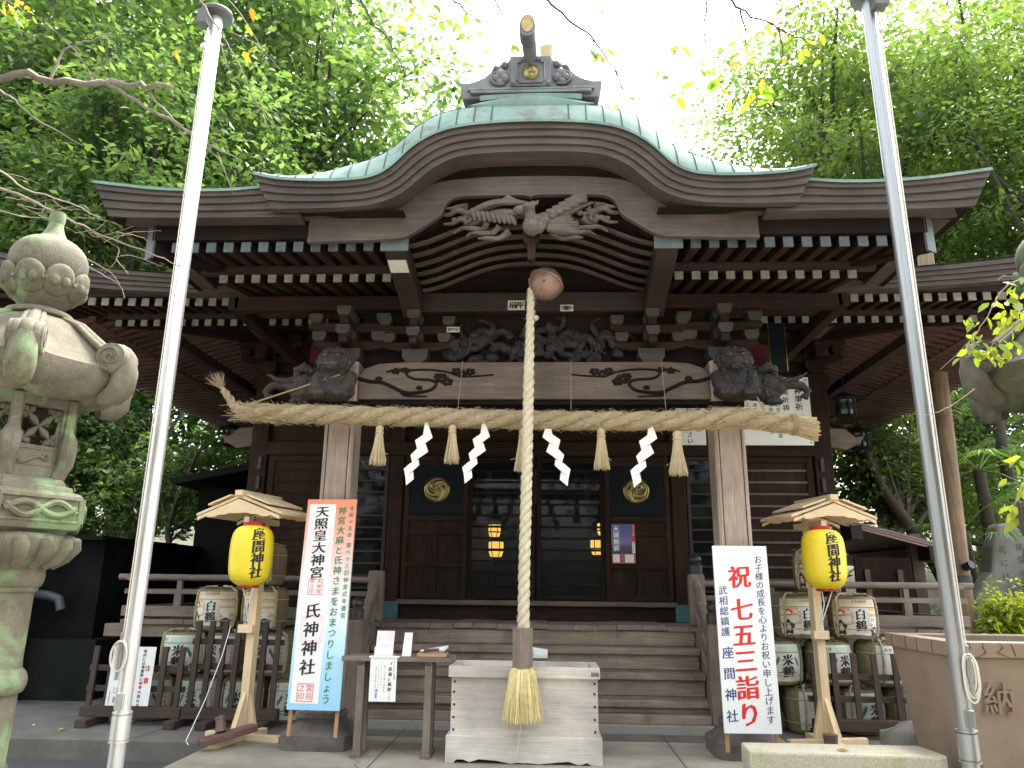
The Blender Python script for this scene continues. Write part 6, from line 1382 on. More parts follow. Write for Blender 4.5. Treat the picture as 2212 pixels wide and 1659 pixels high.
mb = MB(); mb.prism([(-6.3, 3.12), (-4.06, 3.55), (-4.06, 3.68), (-6.35, 3.22)], 'xz', 12.6, 18); mb.build('roof', plain('annex_roof', (.008, .009, .011), .7), AN)
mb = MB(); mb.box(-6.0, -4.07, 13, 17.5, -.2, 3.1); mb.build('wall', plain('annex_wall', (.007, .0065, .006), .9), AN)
SSh = thing('small_wayside_shrine', (-6.7, 9.9, 0), 'tiny dark roofed shrine on a stand, right of the left stone lantern', 'small shrine')
mb = MB(); mb.prism([(-7.25, 2.2), (-6.45, 2.2), (-6.55, 2.4), (-7.15, 2.4)], 'xz', 9.62, 9.88); mb.build('roof', plain('shrine_copper_dark', (.03, .036, .04), .4), SSh)
mb = MB(); mb.box(-7.05, -6.65, 9.66, 9.88, 1.6, 2.2); mb.build('body', W('dark', 'z'), SSh)
mb = MB(); mb.box(-7.1, -6.6, 9.6, 9.9, -.2, 1.59); mb.build('stand', M_dk2, SSh)
SHL = thing('open_shelter', (5.9, 13.5, 0), 'open timber shelter with a maroon metal roof behind the right veranda', 'shelter')
M_mar = plain('maroon_metal', (.16, .055, .06), .45)
mb = MB(); mb.prism([(4.3, 2.72), (6.75, 2.08), (6.75, 2.15), (4.3, 2.80)], 'xz', 12.6, 16); mb.build('roof', M_mar, SHL)
mb = MB()
for k in range(3): mb.beam((4.3, 12.58 - .01 * k, 2.76 - .045 * k + .02), (6.78, 12.58 - .01 * k, 2.11 - .045 * k + .02), .02, .03)
mb.build('eave_strip', plain('pale_maroon', (.34, .22, .21), .5), SHL)
for x, z in ((5.15, 2.42), (6.35, 2.1)): mb = MB(); mb.box(x - .09, x + .09, 12.5, 16, z - .14, z + .08); mb.build('beam', W('red', 'y'), SHL)
for x in (4.75, 6.25): mb = MB(); mb.box(x - .09, x + .09, 12.9, 13.08, -.2, 2.4); mb.build('post', W('tan', 'z'), SHL)
VB = thing('votive_rack', (5.35, 12.3, 0), 'wooden board on two posts standing under the maroon roof', 'board')
mb = MB(); mb.box(4.98, 5.85, 12.3, 12.35, .75, 1.98); mb.build('board', W('mid', 'z'), VB, bevel=.01)
for x in (5.15, 5.65): mb = MB(); mb.box(x - .04, x + .04, 12.25, 12.3, -.1, 1.8); mb.build('post', W('tan', 'z'), VB)
M_pole = wood('weathered_pole', (.20, .13, .075), (.40, .30, .20), 'z', .85, .4)
UP = thing('wooden_pole', (6.35, 11.6, 0), 'tapered pale wooden utility pole just behind the grey flagpole', 'pole')
mb = MB(); mb.tube([(6.12, 11.6, -.3), (6.26, 11.6, 3.4), (6.40, 11.6, 7.5)], [.165, .14, .115], 16); mb.build('pole_shaft', M_pole, UP, smooth=50)
mb = MB(); mb.lathe([(.17, 0), (.17, .16)], (6.19, 11.6, 1.55), 16); mb.tube([(6.2, 11.42, 1.82), (6.24, 11.3, 1.86)], .06, 8); mb.build('metal_band', plain('pole_band', (.05, .05, .055), .4, .5), UP)
mb = MB()
pts = [(-.85, 0), (.9, 0), (.95, .5), (.72, 1.0), (.45, 1.5), (.12, 1.75), (-.15, 1.72), (-.32, 1.35), (-.42, .95), (-.78, .55)]
mb.prism([(7.75 + a * .85, .85 + b) for a, b in pts], 'xz', 12.9, 13.25); stl = mb.build('stone_stele', grunge('grey_stele', (.15, .14, .135), (.25, .235, .225), 2, .9, .4), bevel=.05, label='rough grey inscribed memorial stone on the slope at the right edge', cat='memorial stone')
mb = MB(); pz = plane_fn((0, 12.9, 0), (1, 0, 0), (0, 0, 1), (0, -1, 0), .002); column(mb, '花にけふ人', 7.62, 2.15, .13, .21, pz, nib=0); column(mb, '座間の里', 7.9, 2.2, .13, .21, pz, nib=0); mb.build('carved_lettering', plain('carved_dark', (.05, .048, .046), .9), stl)

# ------------------------------------------------------------------ trees and plants
M_bark = grunge('bark', (.035, .028, .02), (.085, .07, .052), 7, .9, .6, c3=(.06, .075, .045), s3=2, fine=40)
M_bark_lt = grunge('pale_bark', (.12, .10, .075), (.24, .205, .16), 8, .9, .6, fine=50)
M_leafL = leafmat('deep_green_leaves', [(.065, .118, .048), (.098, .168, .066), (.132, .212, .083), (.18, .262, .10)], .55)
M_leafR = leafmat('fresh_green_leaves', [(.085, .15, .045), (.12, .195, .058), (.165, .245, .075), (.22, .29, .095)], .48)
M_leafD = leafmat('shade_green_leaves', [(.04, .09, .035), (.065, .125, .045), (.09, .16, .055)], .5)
M_leafY = leafmat('yellow_green_leaves', [(.22, .30, .03), (.32, .38, .04), (.42, .42, .05)], .5)
M_leafT = leafmat('turning_leaves', [(.10, .24, .03), (.16, .30, .035), (.26, .34, .04), (.55, .36, .03), (.55, .20, .02)], .55)
M_palm = leafmat('palm_green', [(.07, .17, .035), (.12, .24, .05), (.20, .30, .06)], .35)
def leafquads(pos, axis, nrm, L, Wd, g):
    """diamond leaves, slightly folded: pos (n,3) base, axis unit, nrm unit"""
    n = len(pos); side = np.cross(axis, nrm); L = L[:, None]; Wd = Wd[:, None]
    V = np.empty((n, 4, 3)); V[:, 0] = pos; V[:, 2] = pos + axis * L - nrm * L * .12
    mid = pos + axis * L * .48 + nrm * Wd * .10
    V[:, 1] = mid + side * Wd * .5; V[:, 3] = mid - side * Wd * .5
    F = np.arange(n * 4).reshape(n, 4); return V.reshape(-1, 3), F
def unit(a): return a / np.maximum(np.linalg.norm(a, axis=1, keepdims=True), 1e-9)
def pads(cent, size, per, leaf, g, flat=.38, droop=.35):
    """leaf pads round the given centres"""
    k = len(cent); c = np.repeat(cent, per, 0); s = np.repeat(size, per)[:, None]
    off = g.normal(size=(k * per, 3)) * s * np.array([.5, .5, .5 * flat]); off[:, 2] -= droop * (off[:, :2] ** 2).sum(1) / s[:, 0] * .6
    ax = unit(off * np.array([1, 1, .3]) + g.normal(size=off.shape) * s * .35 + np.array([0, 0, -.12]) * s)
    nr = unit(np.array([0, 0, 1.0]) + g.normal(size=off.shape) * .55); nr = unit(nr - ax * (nr * ax).sum(1, keepdims=True))
    L = leaf * g.uniform(.65, 1.3, len(off)); return leafquads(c + off, ax, nr, L, L * g.uniform(.42, .6, len(off)), g)
def crown_mesh(name, mat, seed, rad, clumps, per, leaf, lobes=7, psize=.95, shell=.45):
    g = np.random.default_rng(seed); d = unit(g.normal(size=(clumps, 3))); lob = unit(g.normal(size=(lobes, 3))); m = (d @ lob.T).max(1)
    rr = (shell + (1 - shell) * g.random(clumps) ** .6) * (.62 + .45 * np.clip(m, 0, 1) ** 3); cent = d * rr[:, None] * np.array(rad)
    V, F = pads(cent, g.uniform(.6, 1.25, clumps) * psize, per, leaf, g); return fastmesh(name, V, F, mat), cent
def trunk_mb(h0, h, r, cent, seed, lean=(0, 0), nlimb=14):
    q = random.Random(seed); m_ = MB(); top = Vector((lean[0], lean[1], h)); base = Vector((0, 0, h0)); P = smoothprof([base, base.lerp(top, .35) + Vector((q.uniform(-.3, .3), q.uniform(-.3, .3), 0)), base.lerp(top, .7) + Vector((q.uniform(-.3, .3), q.uniform(-.3, .3), 0)), top], 6)
    m_.tube(P, [r * (1.25 if i == 0 else 1) * (1 - .75 * i / (len(P) - 1)) for i in range(len(P))], 10)
    idx = q.sample(range(len(cent)), min(nlimb, len(cent)))
    for i in idx:
        e = Vector(cent[i]) + top; j = q.randrange(len(P) // 3, len(P) - 2); s = P[j]; mid = s.lerp(e, .5) + Vector((q.uniform(-.4, .4), q.uniform(-.4, .4), q.uniform(.1, .6)))
        Q = smoothprof([s, mid, e], 5); m_.tube(Q, [r * .38 * (1 - .85 * a / (len(Q) - 1)) for a in range(len(Q))], 7)
    return m_
TREEP = {}
def tree(x, y, z0, kind, sc, rz, label, group='trees behind the shrine'):
    if kind not in TREEP:
        if kind == 'left': me, ce = crown_mesh('crown', M_leafL, 11, (5.3, 5.3, 6.3), 340, 90, .235, 9, 1.1, .35)
        elif kind == 'right': me, ce = crown_mesh('crown', M_leafR, 23, (5.2, 5.2, 6.2), 360, 110, .18, 8, 1.0, .22)
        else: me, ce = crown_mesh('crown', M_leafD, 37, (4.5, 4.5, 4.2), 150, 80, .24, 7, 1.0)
        t = thing('broadleaf_tree', (0, 0, 0), label, 'tree', group)
        H = {'left': 11.5, 'right': 11.5, 'dark': 6.0}[kind]
        tm = trunk_mb(-.5, H, .32 if kind != 'dark' else .24, ce, 5, (.4, .2), 36).build('trunk', M_bark, t, smooth=60)
        co = bpy.data.objects.new('crown', me); COL.objects.link(co); attach(co, t); co.matrix_basis = Matrix.Translation((.4, .2, H)); TREEP[kind] = t; o = t
    else: o = dup(TREEP[kind])
    o['label'] = label; o['group'] = group; o.location = (x, y, z0); o.rotation_euler = (0, 0, rz); o.scale = (sc, sc, sc)
    return o
TL_ = [ # x, y, ground, kind, scale, turn, label
 (-9.9, 24, .8, 'left', 1.38, .3, 'tall deep green tree whose edge meets the white sky left of the ridge ornament'),
 (-10.8, 17.6, .5, 'left', .92, 1.9, 'deep green tree rising straight above the left porch eave'),
 (-16.6, 19.5, .7, 'left', 1.15, 3.2, 'deep green tree behind the left stone lantern finial'),
 (-16.0, 27.5, 1.4, 'left', 1.62, 5.1, 'tall tree reaching the top of the photo beside the left flagpole top'),
 (-24.5, 26, 1.7, 'left', 1.45, 2.4, 'tall tree at the top left corner with sky showing through'),
 (10.9, 24, .9, 'right', 1.34, .8, 'tall fresh green tree right of the white sky gap, above the right roof slope'),
 (16.4, 19.5, .8, 'right', 1.08, 2.5, 'fresh green tree behind the grey flagpole, above the right eave'),
 (23.0, 24, 1.2, 'right', 1.12, 4.4, 'fresh green tree at the right edge above the main roof'),
 (17.5, 31, 2.0, 'right', 1.62, 5.6, 'tall fresh green tree reaching the top of the photo behind the grey flagpole'),
 (-9.8, 17.5, .4, 'dark', .80, .5, 'shaded tree seen under the left eave, beside the hanging lantern'),
 (-12.8, 16.5, .4, 'dark', .82, 2.1, 'shaded tree between the left stone lantern and the flagpole'),
 (-15.6, 20, .8, 'dark', 1.0, 4.1, 'shaded tree far back behind the left stone lantern'),
 (-8.2, 23, 1.1, 'dark', 1.0, 5.5, 'shaded tree farthest back under the left eave'),
 (15.5, 30, 1.3, 'dark', 1.1, 3.0, 'shaded tree far back behind the palms'),
 (19.5, 21, 1.0, 'dark', 1.0, .2, 'shaded tree at the right edge behind the memorial stone')]
for a in TL_: tree(*a)
g = np.random.default_rng(91); n = 300  # unseen leaf pads, added to keep low sky light off the hall front
cent = np.concatenate([np.stack([g.uniform(-27, 27, n), g.uniform(-24, -15, n), g.uniform(1.5, 18, n)], 1), np.stack([g.choice([-1, 1], 120) * g.uniform(21, 26, 120), g.uniform(-15, 4, 120), g.uniform(1.5, 15, 120)], 1)])
V, F = pads(cent, g.uniform(1.5, 2.6, len(cent)), 60, .55, g, .7, .1)
gv_ = bpy.data.objects.new('grove', fastmesh('grove', V, F, M_leafD)); COL.objects.link(gv_); tag(gv_, 'dense grove added out of view behind the viewer to block low sky light', 'wood', kind='stuff')
# far wood as one mass
g = np.random.default_rng(77); n = 300
ang = g.uniform(-1.15, 1.15, n); dist = g.uniform(36, 62, n); cent = np.stack([np.sin(ang) * dist, np.cos(ang) * dist, 2 + (np.cos(ang) * dist - 13).clip(0) * .11 + g.uniform(0, 9, n)], 1)
V, F = pads(cent, g.uniform(2.2, 3.6, n), 55, .7, g, .7, .1)
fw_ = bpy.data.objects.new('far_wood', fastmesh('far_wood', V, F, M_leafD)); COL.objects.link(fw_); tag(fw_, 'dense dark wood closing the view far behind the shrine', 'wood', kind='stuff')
# the leaning tree over the shelter, with its bare dark trunk
def lone_tree(path, r, clumps, leafm, label, leaf, per, seed, name='leaning_tree', psize=.5, cat='tree', bark=None):
    t = thing(name, path[0], label, cat); m_ = MB(); P = smoothprof(path, 6); m_.tube(P, [r * (1 - .7 * i / (len(P) - 1)) for i in range(len(P))], 10); q = random.Random(seed)
    for c_ in clumps[::3]:
        s = P[q.randrange(len(P) // 2, len(P))]; e = Vector(c_); Q = smoothprof([s, s.lerp(e, .5) + Vector((0, 0, .15)), e], 4); m_.tube(Q, [r * .3 * (1 - .85 * a / (len(Q) - 1)) for a in range(len(Q))], 6)
    m_.build('trunk', bark or M_bark, t, smooth=60); g = np.random.default_rng(seed); V, F = pads(np.array(clumps), g.uniform(.7, 1.2, len(clumps)) * psize, per, leaf, g)
    co = bpy.data.objects.new('crown', fastmesh('crown', V, F, leafm)); COL.objects.link(co); attach(co, t); return t
g = np.random.default_rng(5)
cl = [(7.3 + g.normal() * .85, 15.3 + g.normal() * .45, 3.75 + g.normal() * .55) for _ in range(95)] + [(6.6 + g.normal() * .5, 14.4 + g.normal() * .3, 3.5 + g.normal() * .55) for _ in range(45)]
lone_tree([(7.35, 13.7, -.1), (7.1, 13.7, 1.5), (6.6, 13.7, 2.5), (6.2, 13.8, 3.3), (6.1, 14.2, 4.2)], .17, cl, M_leafR, 'leaning tree with a bare dark trunk above the maroon roof', .13, 75, 5)
cl = [(8.6 + g.normal() * 1.2, 16.5 + g.normal() * .9, 5.2 + g.normal() * 1.0) for _ in range(110)] + [(9.5 + g.normal() * 1.0, 16 + g.normal() * .6, 2.6 + g.normal() * .9) for _ in range(50)]
lone_tree([(9.0, 16.6, .2), (8.9, 16.5, 2.5), (8.7, 16.5, 5.0)], .16, cl, M_leafR, 'bushy green tree behind the palm fans at the right', .14, 75, 6)
cl = [(-10.3 + g.normal() * .9, 15.4 + g.normal() * .6, 4.0 + g.normal() * .9) for _ in range(80)]
lone_tree([(-10.6, 15, .1), (-10.4, 15, 2.0), (-10.2, 15, 4.4)], .20, cl, M_leafL, 'green tree with a thick dark trunk just right of the left stone lantern', .14, 70, 8)
cl = [(-7.3 + g.normal() * .7, 15.2 + g.normal() * .5, 3.5 + g.normal() * .55) for _ in range(60)]
lone_tree([(-7.7, 14.6, .1), (-7.2, 14.6, 1.8), (-7.3, 14.6, 2.6), (-6.9, 14.6, 4.0)], .09, cl, M_leafL, 'slender crooked tree showing between the flagpole and the dark left eave', .13, 70, 9)
# palm fans
def palm(x, y, z0, h, fans, label, seed):
    t = thing('fan_palm', (x, y, z0), label, 'palm'); q = random.Random(seed); m_ = MB(); m_.tube([(x, y, z0), (x + .1, y, z0 + h * .5), (x + .05, y, z0 + h)], [.13, .11, .10], 10); m_.build('trunk', M_bark, t, smooth=60)
    for k in range(fans):
        a = k * 2.4 + q.uniform(-.3, .3); el = q.uniform(-.5, .9); ln = q.uniform(.7, 1.1); top = Vector((x + .05, y, z0 + h)); d_ = Vector((math.cos(a) * math.cos(el), math.sin(a) * math.cos(el), math.sin(el)))
        e = top + d_ * ln; side = d_.cross(Vector((0, 0, 1))).normalized(); upv = side.cross(d_); m_ = MB(); m_.tube([top, top.lerp(e, .5) + Vector((0, 0, .06)), e], .011, 5)
        for i in range(26):
            an = (i - 12.5) / 12.5 * 2.25; f = (d_ * math.cos(an) + side * math.sin(an)); L_ = q.uniform(.42, .55); sag = Vector((0, 0, -1)); p1 = e + f * L_ * .55 + sag * .02; p2 = e + f * L_ + sag * (.08 + .14 * q.random()); wv = f.cross(upv).normalized() * .018
            m_.add([e, p1 + wv, p2, p1 - wv], [(0, 1, 2, 3)])
        m_.build('fan_leaf', M_palm, t)
    return t
palm(7.9, 13.8, .3, 3.3, 12, 'fan palm right of the wooden pole, its fans hanging in front of the wood', 3)
palm(8.6, 14.2, .4, 5.0, 12, 'taller fan palm whose fans show below the right lantern roof', 4)
palm(7.35, 13.6, .3, 2.2, 7, 'lowest fan palm with a yellowing leaf beside the memorial stone', 6)
def bush(c, r, n, per, leaf, mat, label, seed, name='shrub'):
    g = np.random.default_rng(seed); d = unit(g.normal(size=(n, 3))); d[:, 2] = np.abs(d[:, 2]); cen = np.array(c) + d * np.array(r) * (.6 + .4 * g.random((n, 1)))
    V, F = pads(cen, g.uniform(.7, 1.2, n) * .28, per, leaf, g, .6, .2); o = bpy.data.objects.new(name, fastmesh(name, V, F, mat)); COL.objects.link(o); tag(o, label, 'shrub'); return o
bush((7.25, 11.4, .6), (.5, .5, .85), 90, 70, .06, M_leafY, 'rounded yellow green azalea at the right edge above the trough', 1)
bush((6.72, 11.4, .75), (.32, .4, .85), 50, 60, .08, M_leafY, 'loose bright green shrub between the wooden pole and the azalea', 2)
bush((6.7, 10.6, .6), (.35, .3, .42), 30, 60, .055, M_leafR, 'small round green shrub at the foot of the wooden pole', 3)
bush((8.4, 12.4, 1.5), (.6, .5, .5), 30, 50, .07, M_leafY, 'pale yellow green sprig bush before the memorial stone', 4)
bush((4.6, 13.5, .9), (.9, .8, .6), 40, 50, .08, M_leafD, 'dark low shrub in the shadow under the maroon roof', 5)
bush((-9.0, 15.6, .6), (2.2, .6, 1.9), 110, 70, .13, M_leafD, 'dark bushy undergrowth behind the low storehouse at the left', 7)
mb = MB(); q = random.Random(6)
for _ in range(260):
    p = Vector((6.9 + q.uniform(-.5, .6), 11.0 + q.uniform(-.4, .4), .35)); a = q.uniform(0, 6.28); d_ = Vector((math.cos(a) * .35, math.sin(a) * .3, q.uniform(.4, .95))); s = Vector((-math.sin(a), math.cos(a), 0)) * .012; m1 = p + d_ * .6; mb.add([p, m1 + s, p + d_ + Vector((math.cos(a) * .12, math.sin(a) * .1, -.1)), m1 - s], [(0, 1, 2, 3)])
o_ = mb.build('bamboo_grass', M_leafY, label='tuft of light green bamboo grass beside the wooden pole', cat='grass', kind='stuff')
rock('garden_rock', (6.95, 10.5, .55), (.35, .3, .28), 9, grunge('pale_rock', (.24, .22, .19), (.36, .34, .30), 4, .9, .4), 'pale garden rock at the foot of the wooden pole', 'rock')
rock('garden_rock', (8.0, 12.0, .55), (.5, .4, .35), 12, M_rock, 'dark garden rock half hidden below the azalea', 'rock')
# ------------------------------------------------------------------ twigs reaching in from trees beside the viewer
def at(x, y, Y):   # a point at depth Y seen at photo position (x, y) on a 2212 px wide picture
    d = fw * 1612 + rt * (x - 1106) + up * (829.5 - y); return CAM + d * (Y / d.y)
M_twig = plain('grey_twig', (.21, .165, .13), .85); M_twig_d = plain('dark_twig', (.06, .045, .035), .85)
def sprig(name, label, stems, leaves, mat, twig, cat='branch', leaf=.10, seed=0, droop=1.0):
    t = None; m_ = MB(); q = random.Random(seed); ends = []
    for pts, r0_, r1_ in stems:
        P = smoothprof([at(*p) for p in pts], 6); P = [p + Vector((q.uniform(-1, 1), q.uniform(-1, 1), q.uniform(-1, 1))) * r0_ * .9 if 0 < i < len(P) - 1 else p for i, p in enumerate(P)]
        m_.tube(P, list(np.linspace(r0_, r1_, len(P))), 6); ends.append(P)
    t = m_.build(name, twig, smooth=60, label=label, cat=cat)
    if leaves:
        pos = []; ax = []; 
        for x, y, Y, n, spread in leaves:
            c = at(x, y, Y)
            for _ in range(n):
                pos.append(c + Vector((q.gauss(0, 1), q.gauss(0, .6), q.gauss(0, 1))) * spread); a = q.uniform(0, 6.28); ax.append((math.cos(a) * .6, math.sin(a) * .4, -.55 * droop + q.uniform(-.35, .35)))
        pos = np.array([tuple(p) for p in pos]); ax = unit(np.array(ax)); g = np.random.default_rng(seed); nr = unit(g.normal(size=ax.shape) + np.array([0, -.9, .5])); nr = unit(nr - ax * (nr * ax).sum(1, keepdims=True)); L = leaf * g.uniform(.6, 1.25, len(ax))
        # pointed oval leaves of six corners
        side = np.cross(ax, nr); n = len(ax); V = np.empty((n, 6, 3)); Lc = L[:, None]
        V[:, 0] = pos; V[:, 3] = pos + ax * Lc - nr * Lc * .1
        for i, (f, w_) in enumerate(((.3, .24), (.68, .2))): V[:, 1 + i] = pos + ax * Lc * f + side * Lc * w_ + nr * Lc * .05; V[:, 5 - i] = pos + ax * Lc * f - side * Lc * w_ + nr * Lc * .05
        co = bpy.data.objects.new('leaves', fastmesh('leaves', V.reshape(-1, 3), np.arange(n * 6).reshape(n, 6), mat)); COL.objects.link(co); attach(co, t)
    return t
sprig('bare_bough', 'thick mossy bare bough reaching in from the left edge', [([(-60, 160, 6.2), (60, 166, 6.2), (190, 178, 6.3), (300, 180, 6.3), (372, 186, 6.3)], .045, .018), ([(230, 178, 6.3), (330, 240, 6.4), (430, 300, 6.5), (515, 345, 6.6)], .022, .006), ([(320, 200, 6.35), (390, 270, 6.4), (435, 310, 6.5)], .013, .005),
  ([(110, 168, 6.2), (140, 110, 6.2), (200, 85, 6.2), (240, 70, 6.2)], .014, .003), ([(200, 175, 6.3), (170, 120, 6.2), (100, 50, 6.2)], .01, .002), ([(180, 176, 6.3), (250, 110, 6.2), (200, 60, 6.2)], .008, .002)], None, None, M_bark_lt, seed=1)
sprig('bare_twig', 'long thin bare twig slanting down in front of the left trees', [([(-20, 185, 5.6), (30, 215, 5.6), (90, 265, 5.7), (180, 315, 5.7)], .012, .003)], None, None, M_twig, seed=2)
st = [([(-60, 380, 4.9), (60, 430, 4.9), (180, 490, 5.0), (300, 540, 5.1), (395, 575, 5.1)], .012, .003), ([(-40, 330, 4.9), (40, 400, 4.9), (150, 440, 4.9), (220, 470, 5.0)], .010, .003), ([(-20, 450, 5.2), (60, 470, 5.2), (130, 470, 5.2)], .007, .002), ([(190, 560, 5.0), (240, 590, 5.0), (262, 620, 5.0)], .006, .002), ([(255, 535, 5.05), (252, 560, 5.05), (225, 590, 5.05)], .005, .002), ([(250, 560, 5.05), (278, 592, 5.05)], .005, .002),
  ([(190, 575, 5.0), (250, 610, 5.0), (262, 622, 5.0), (270, 645, 5.0)], .005, .002)]
q = random.Random(41)
for k in range(16):
    x, y = q.uniform(0, 300), 0; y = 400 + x * .5 + q.uniform(-40, 30); st.append(([(x, y, 5.0), (x + q.uniform(20, 60), y + q.uniform(-20, 20), 5.0), (x + q.uniform(60, 110), y + q.uniform(-30, 45), 5.05)], .004, .0012))
sprig('dead_branch', 'tangle of dead grey twigs around the left stone lantern finial', st, None, None, M_twig, seed=3)
sprig('hanging_twig', 'drooping twigs with a few yellow leaves right of the left flagpole top', [([(420, -20, 4.8), (470, 60, 4.8), (510, 130, 4.8), (560, 230, 4.9), (605, 285, 4.9)], .007, .002), ([(500, 70, 4.8), (560, 100, 4.8), (620, 170, 4.8)], .004, .001), ([(480, -20, 5), (540, 60, 5), (580, 140, 5)], .005, .0015), ([(560, 230, 4.9), (600, 245, 4.9), (640, 250, 4.9)], .003, .001), ([(470, 60, 4.8), (490, 140, 4.8), (520, 190, 4.8)], .004, .001), ([(470, 330, 5.2), (490, 380, 5.2), (505, 420, 5.2)], .004, .001), ([(450, 320, 5.2), (475, 350, 5.2), (500, 410, 5.2)], .003, .001)],
  [(525, 62, 4.8, 2, .03), (545, 105, 4.8, 2, .03), (520, 122, 4.8, 2, .03), (570, 20, 4.8, 4, .05), (388, 110, 4.8, 2, .03), (600, 160, 4.8, 1, .02), (410, 42, 4.8, 3, .04)], M_leafT, M_twig, leaf=.085, seed=4)
sprig('hanging_twig', 'long dark twig hanging across the white sky left of the ridge ornament', [([(770, -30, 4.6), (800, 40, 4.6), (840, 90, 4.6), (905, 220, 4.7)], 0.0119, 0.0026), ([(930, -30, 4.6), (985, 5, 4.6), (1020, 40, 4.6), (1045, 62, 4.6)], 0.0102, 0.0034), ([(1060, -20, 4.6), (1090, 40, 4.6), (1100, 80, 4.6)], 0.0085, 0.0017), ([(880, -20, 4.6), (900, 20, 4.6), (985, 60, 4.6)], 0.0085, 0.0017)],
  [(900, 20, 4.6, 10, .09), (960, 45, 4.6, 8, .07), (1010, 10, 4.6, 5, .06), (830, 140, 4.7, 2, .03), (1115, 95, 4.6, 2, .03), (985, 65, 4.6, 4, .05)], M_leafT, M_twig_d, leaf=.085, seed=5)
sprig('hanging_twig', 'dark twig sloping across the white sky right of the ridge ornament', [([(1150, -30, 4.5), (1200, 20, 4.5), (1280, 85, 4.55), (1330, 160, 4.6), (1350, 225, 4.6)], 0.0119, 0.0026), ([(1280, 85, 4.55), (1290, 120, 4.55)], 0.0051, 0.0017), ([(1330, 150, 4.6), (1345, 190, 4.6), (1365, 230, 4.6)], 0.0051, 0.0017)],
  [(1300, 100, 4.55, 4, .04), (1285, 115, 4.55, 3, .03), (1345, 205, 4.6, 4, .04), (1330, 232, 4.6, 1, .01), (1255, 60, 4.5, 1, .02), (1305, 20, 4.5, 2, .03)], M_leafT, M_twig_d, leaf=.08, seed=6)
sprig('hanging_twig', 'leafy cherry twigs hanging from the top before the right trees', [([(1560, -30, 4.3), (1600, 20, 4.3), (1680, 60, 4.3), (1740, 90, 4.3)], 0.0119, 0.0034), ([(1600, 20, 4.3), (1610, 90, 4.3), (1580, 130, 4.3)], 0.0085, 0.0017), ([(1530, -30, 4.3), (1522, 60, 4.3), (1530, 130, 4.3), (1520, 170, 4.3)], 0.0085, 0.0017), ([(1680, 60, 4.3), (1690, 120, 4.3), (1640, 190, 4.3)], 0.0068, 0.0017), ([(1740, 90, 4.3), (1780, 110, 4.3)], 0.0051, 0.0017), ([(1460, 120, 4.4), (1490, 180, 4.4)], 0.0051, 0.0017)],
  [(1610, 90, 4.3, 5, .05), (1740, 95, 4.3, 7, .06), (1540, 150, 4.3, 12, .09), (1590, 170, 4.3, 8, .08), (1640, 195, 4.3, 10, .06), (1660, 40, 4.3, 4, .05), (1460, 110, 4.4, 4, .05), (1480, 210, 4.4, 4, .05), (1430, 150, 4.4, 3, .03), (1700, 75, 4.3, 4, .05)], M_leafT, M_twig_d, leaf=.095, seed=7)
sprig('leafy_twig', 'yellow green leafy twigs reaching in over the right lantern roof', [([(2260, 600, 4.1), (2200, 605, 4.1), (2155, 640, 4.1), (2110, 720, 4.1), (2030, 800, 4.15)], .006, .0015), ([(2155, 604, 4.1), (2170, 596, 4.1), (2190, 600, 4.1)], .003, .001), ([(2260, 640, 4.1), (2180, 690, 4.1), (2130, 760, 4.1), (2075, 770, 4.1)], .005, .001), ([(2250, 660, 4.1), (2200, 680, 4.1), (2140, 740, 4.1)], .005, .001), ([(2105, 840, 4.2), (2050, 880, 4.2), (1990, 900, 4.2)], .004, .001)],
  [(2195, 655, 4.1, 16, .06), (2165, 690, 4.1, 14, .05), (2150, 745, 4.1, 20, .05), (2100, 705, 4.1, 10, .035), (2120, 745, 4.1, 10, .04), (2205, 710, 4.1, 12, .05), (2085, 770, 4.1, 4, .03), (2200, 620, 4.1, 6, .04)], M_leafY, M_twig, leaf=.075, seed=8)
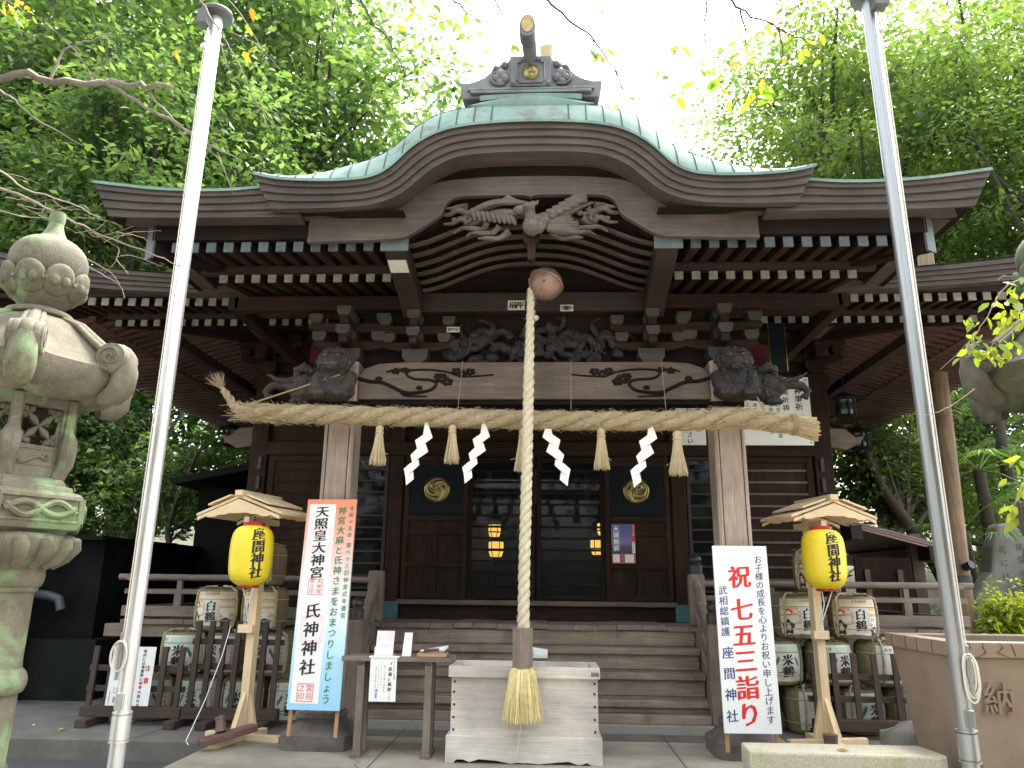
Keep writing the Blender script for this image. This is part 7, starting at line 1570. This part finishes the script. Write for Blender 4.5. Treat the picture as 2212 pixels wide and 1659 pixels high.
sprig('leafy_twig', 'bunch of bright leaves at the top left corner', [([(-30, -20, 4.6), (30, 10, 4.6), (60, 30, 4.6)], .006, .002)], [(15, 10, 4.6, 22, .07), (45, 30, 4.6, 14, .05)], M_leafT, M_twig, leaf=.08, seed=9)
sprig('leafy_twig', 'few green leaves hanging beside the right edge below the lantern roof', [([(2260, 1020, 4.0), (2205, 1060, 4.0), (2185, 1110, 4.0)], .004, .001)], [(2205, 1050, 4.0, 6, .04), (2190, 1100, 4.0, 5, .03), (2210, 990, 4.0, 4, .03)], M_leafY, M_twig, leaf=.08, seed=10)
# fallen leaves
M_fall = plain('fallen_yellow', (.62, .42, .10), .7); M_fall2 = plain('fallen_orange', (.52, .25, .05), .7)
def fallen(x, y, z, a, s, mat, label, grp=None):
    m_ = MB(); c, sn = math.cos(a), math.sin(a); pts = [(0, -.5), (.22, -.2), (.25, .1), (0, .55), (-.25, .1), (-.22, -.2)]
    m_.add([(x + s * (u * c - v * sn), y + s * (u * sn + v * c), z + .008 + s * .5 * abs(u)) for u, v in pts], [(0, 1, 2, 3), (0, 3, 4, 5)]); m_.build('fallen_leaf', mat, label=label, cat='leaf', group=grp)
q = random.Random(12)
for x, y, z in ((-4.85, 8.15, 0), (-5.3, 8.35, 0), (-4.2, 8.05, 0), (-5.45, 7.95, 0), (-3.3, 8.2, 0), (-4.4, 8.7, 0), (-4.6, 6.75, -.2), (-4.0, 6.72, -.2), (-5.0, 6.85, -.2), (-3.6, 6.6, -.2)):
    fallen(x, y, z, q.uniform(0, 6), q.uniform(.07, .11), M_fall, 'yellow fallen leaf lying on the dark ground at the left', 'fallen leaves on the ground')
fallen(2.37, 6.22, .325, 1.1, .10, M_fall2, 'orange fallen leaf lying on the granite block')
fallen(4.4, 6.05, 1.13, 1.4, .09, M_fall2, 'orange fallen leaf lying on the rim of the trough')

for nm in ('black_plaster', 'mossy_concrete', 'dark_roof', 'annex_roof', 'annex_wall', 'wood_darkx', 'wood_darky', 'wood_darkz', 'wood_midx', 'wood_midy', 'wood_midz', 'shrine_copper_dark'):
    m = bpy.data.materials.get(nm)
    if m: m.node_tree.nodes['Principled BSDF'].inputs['Specular IOR Level'].default_value = 0.12
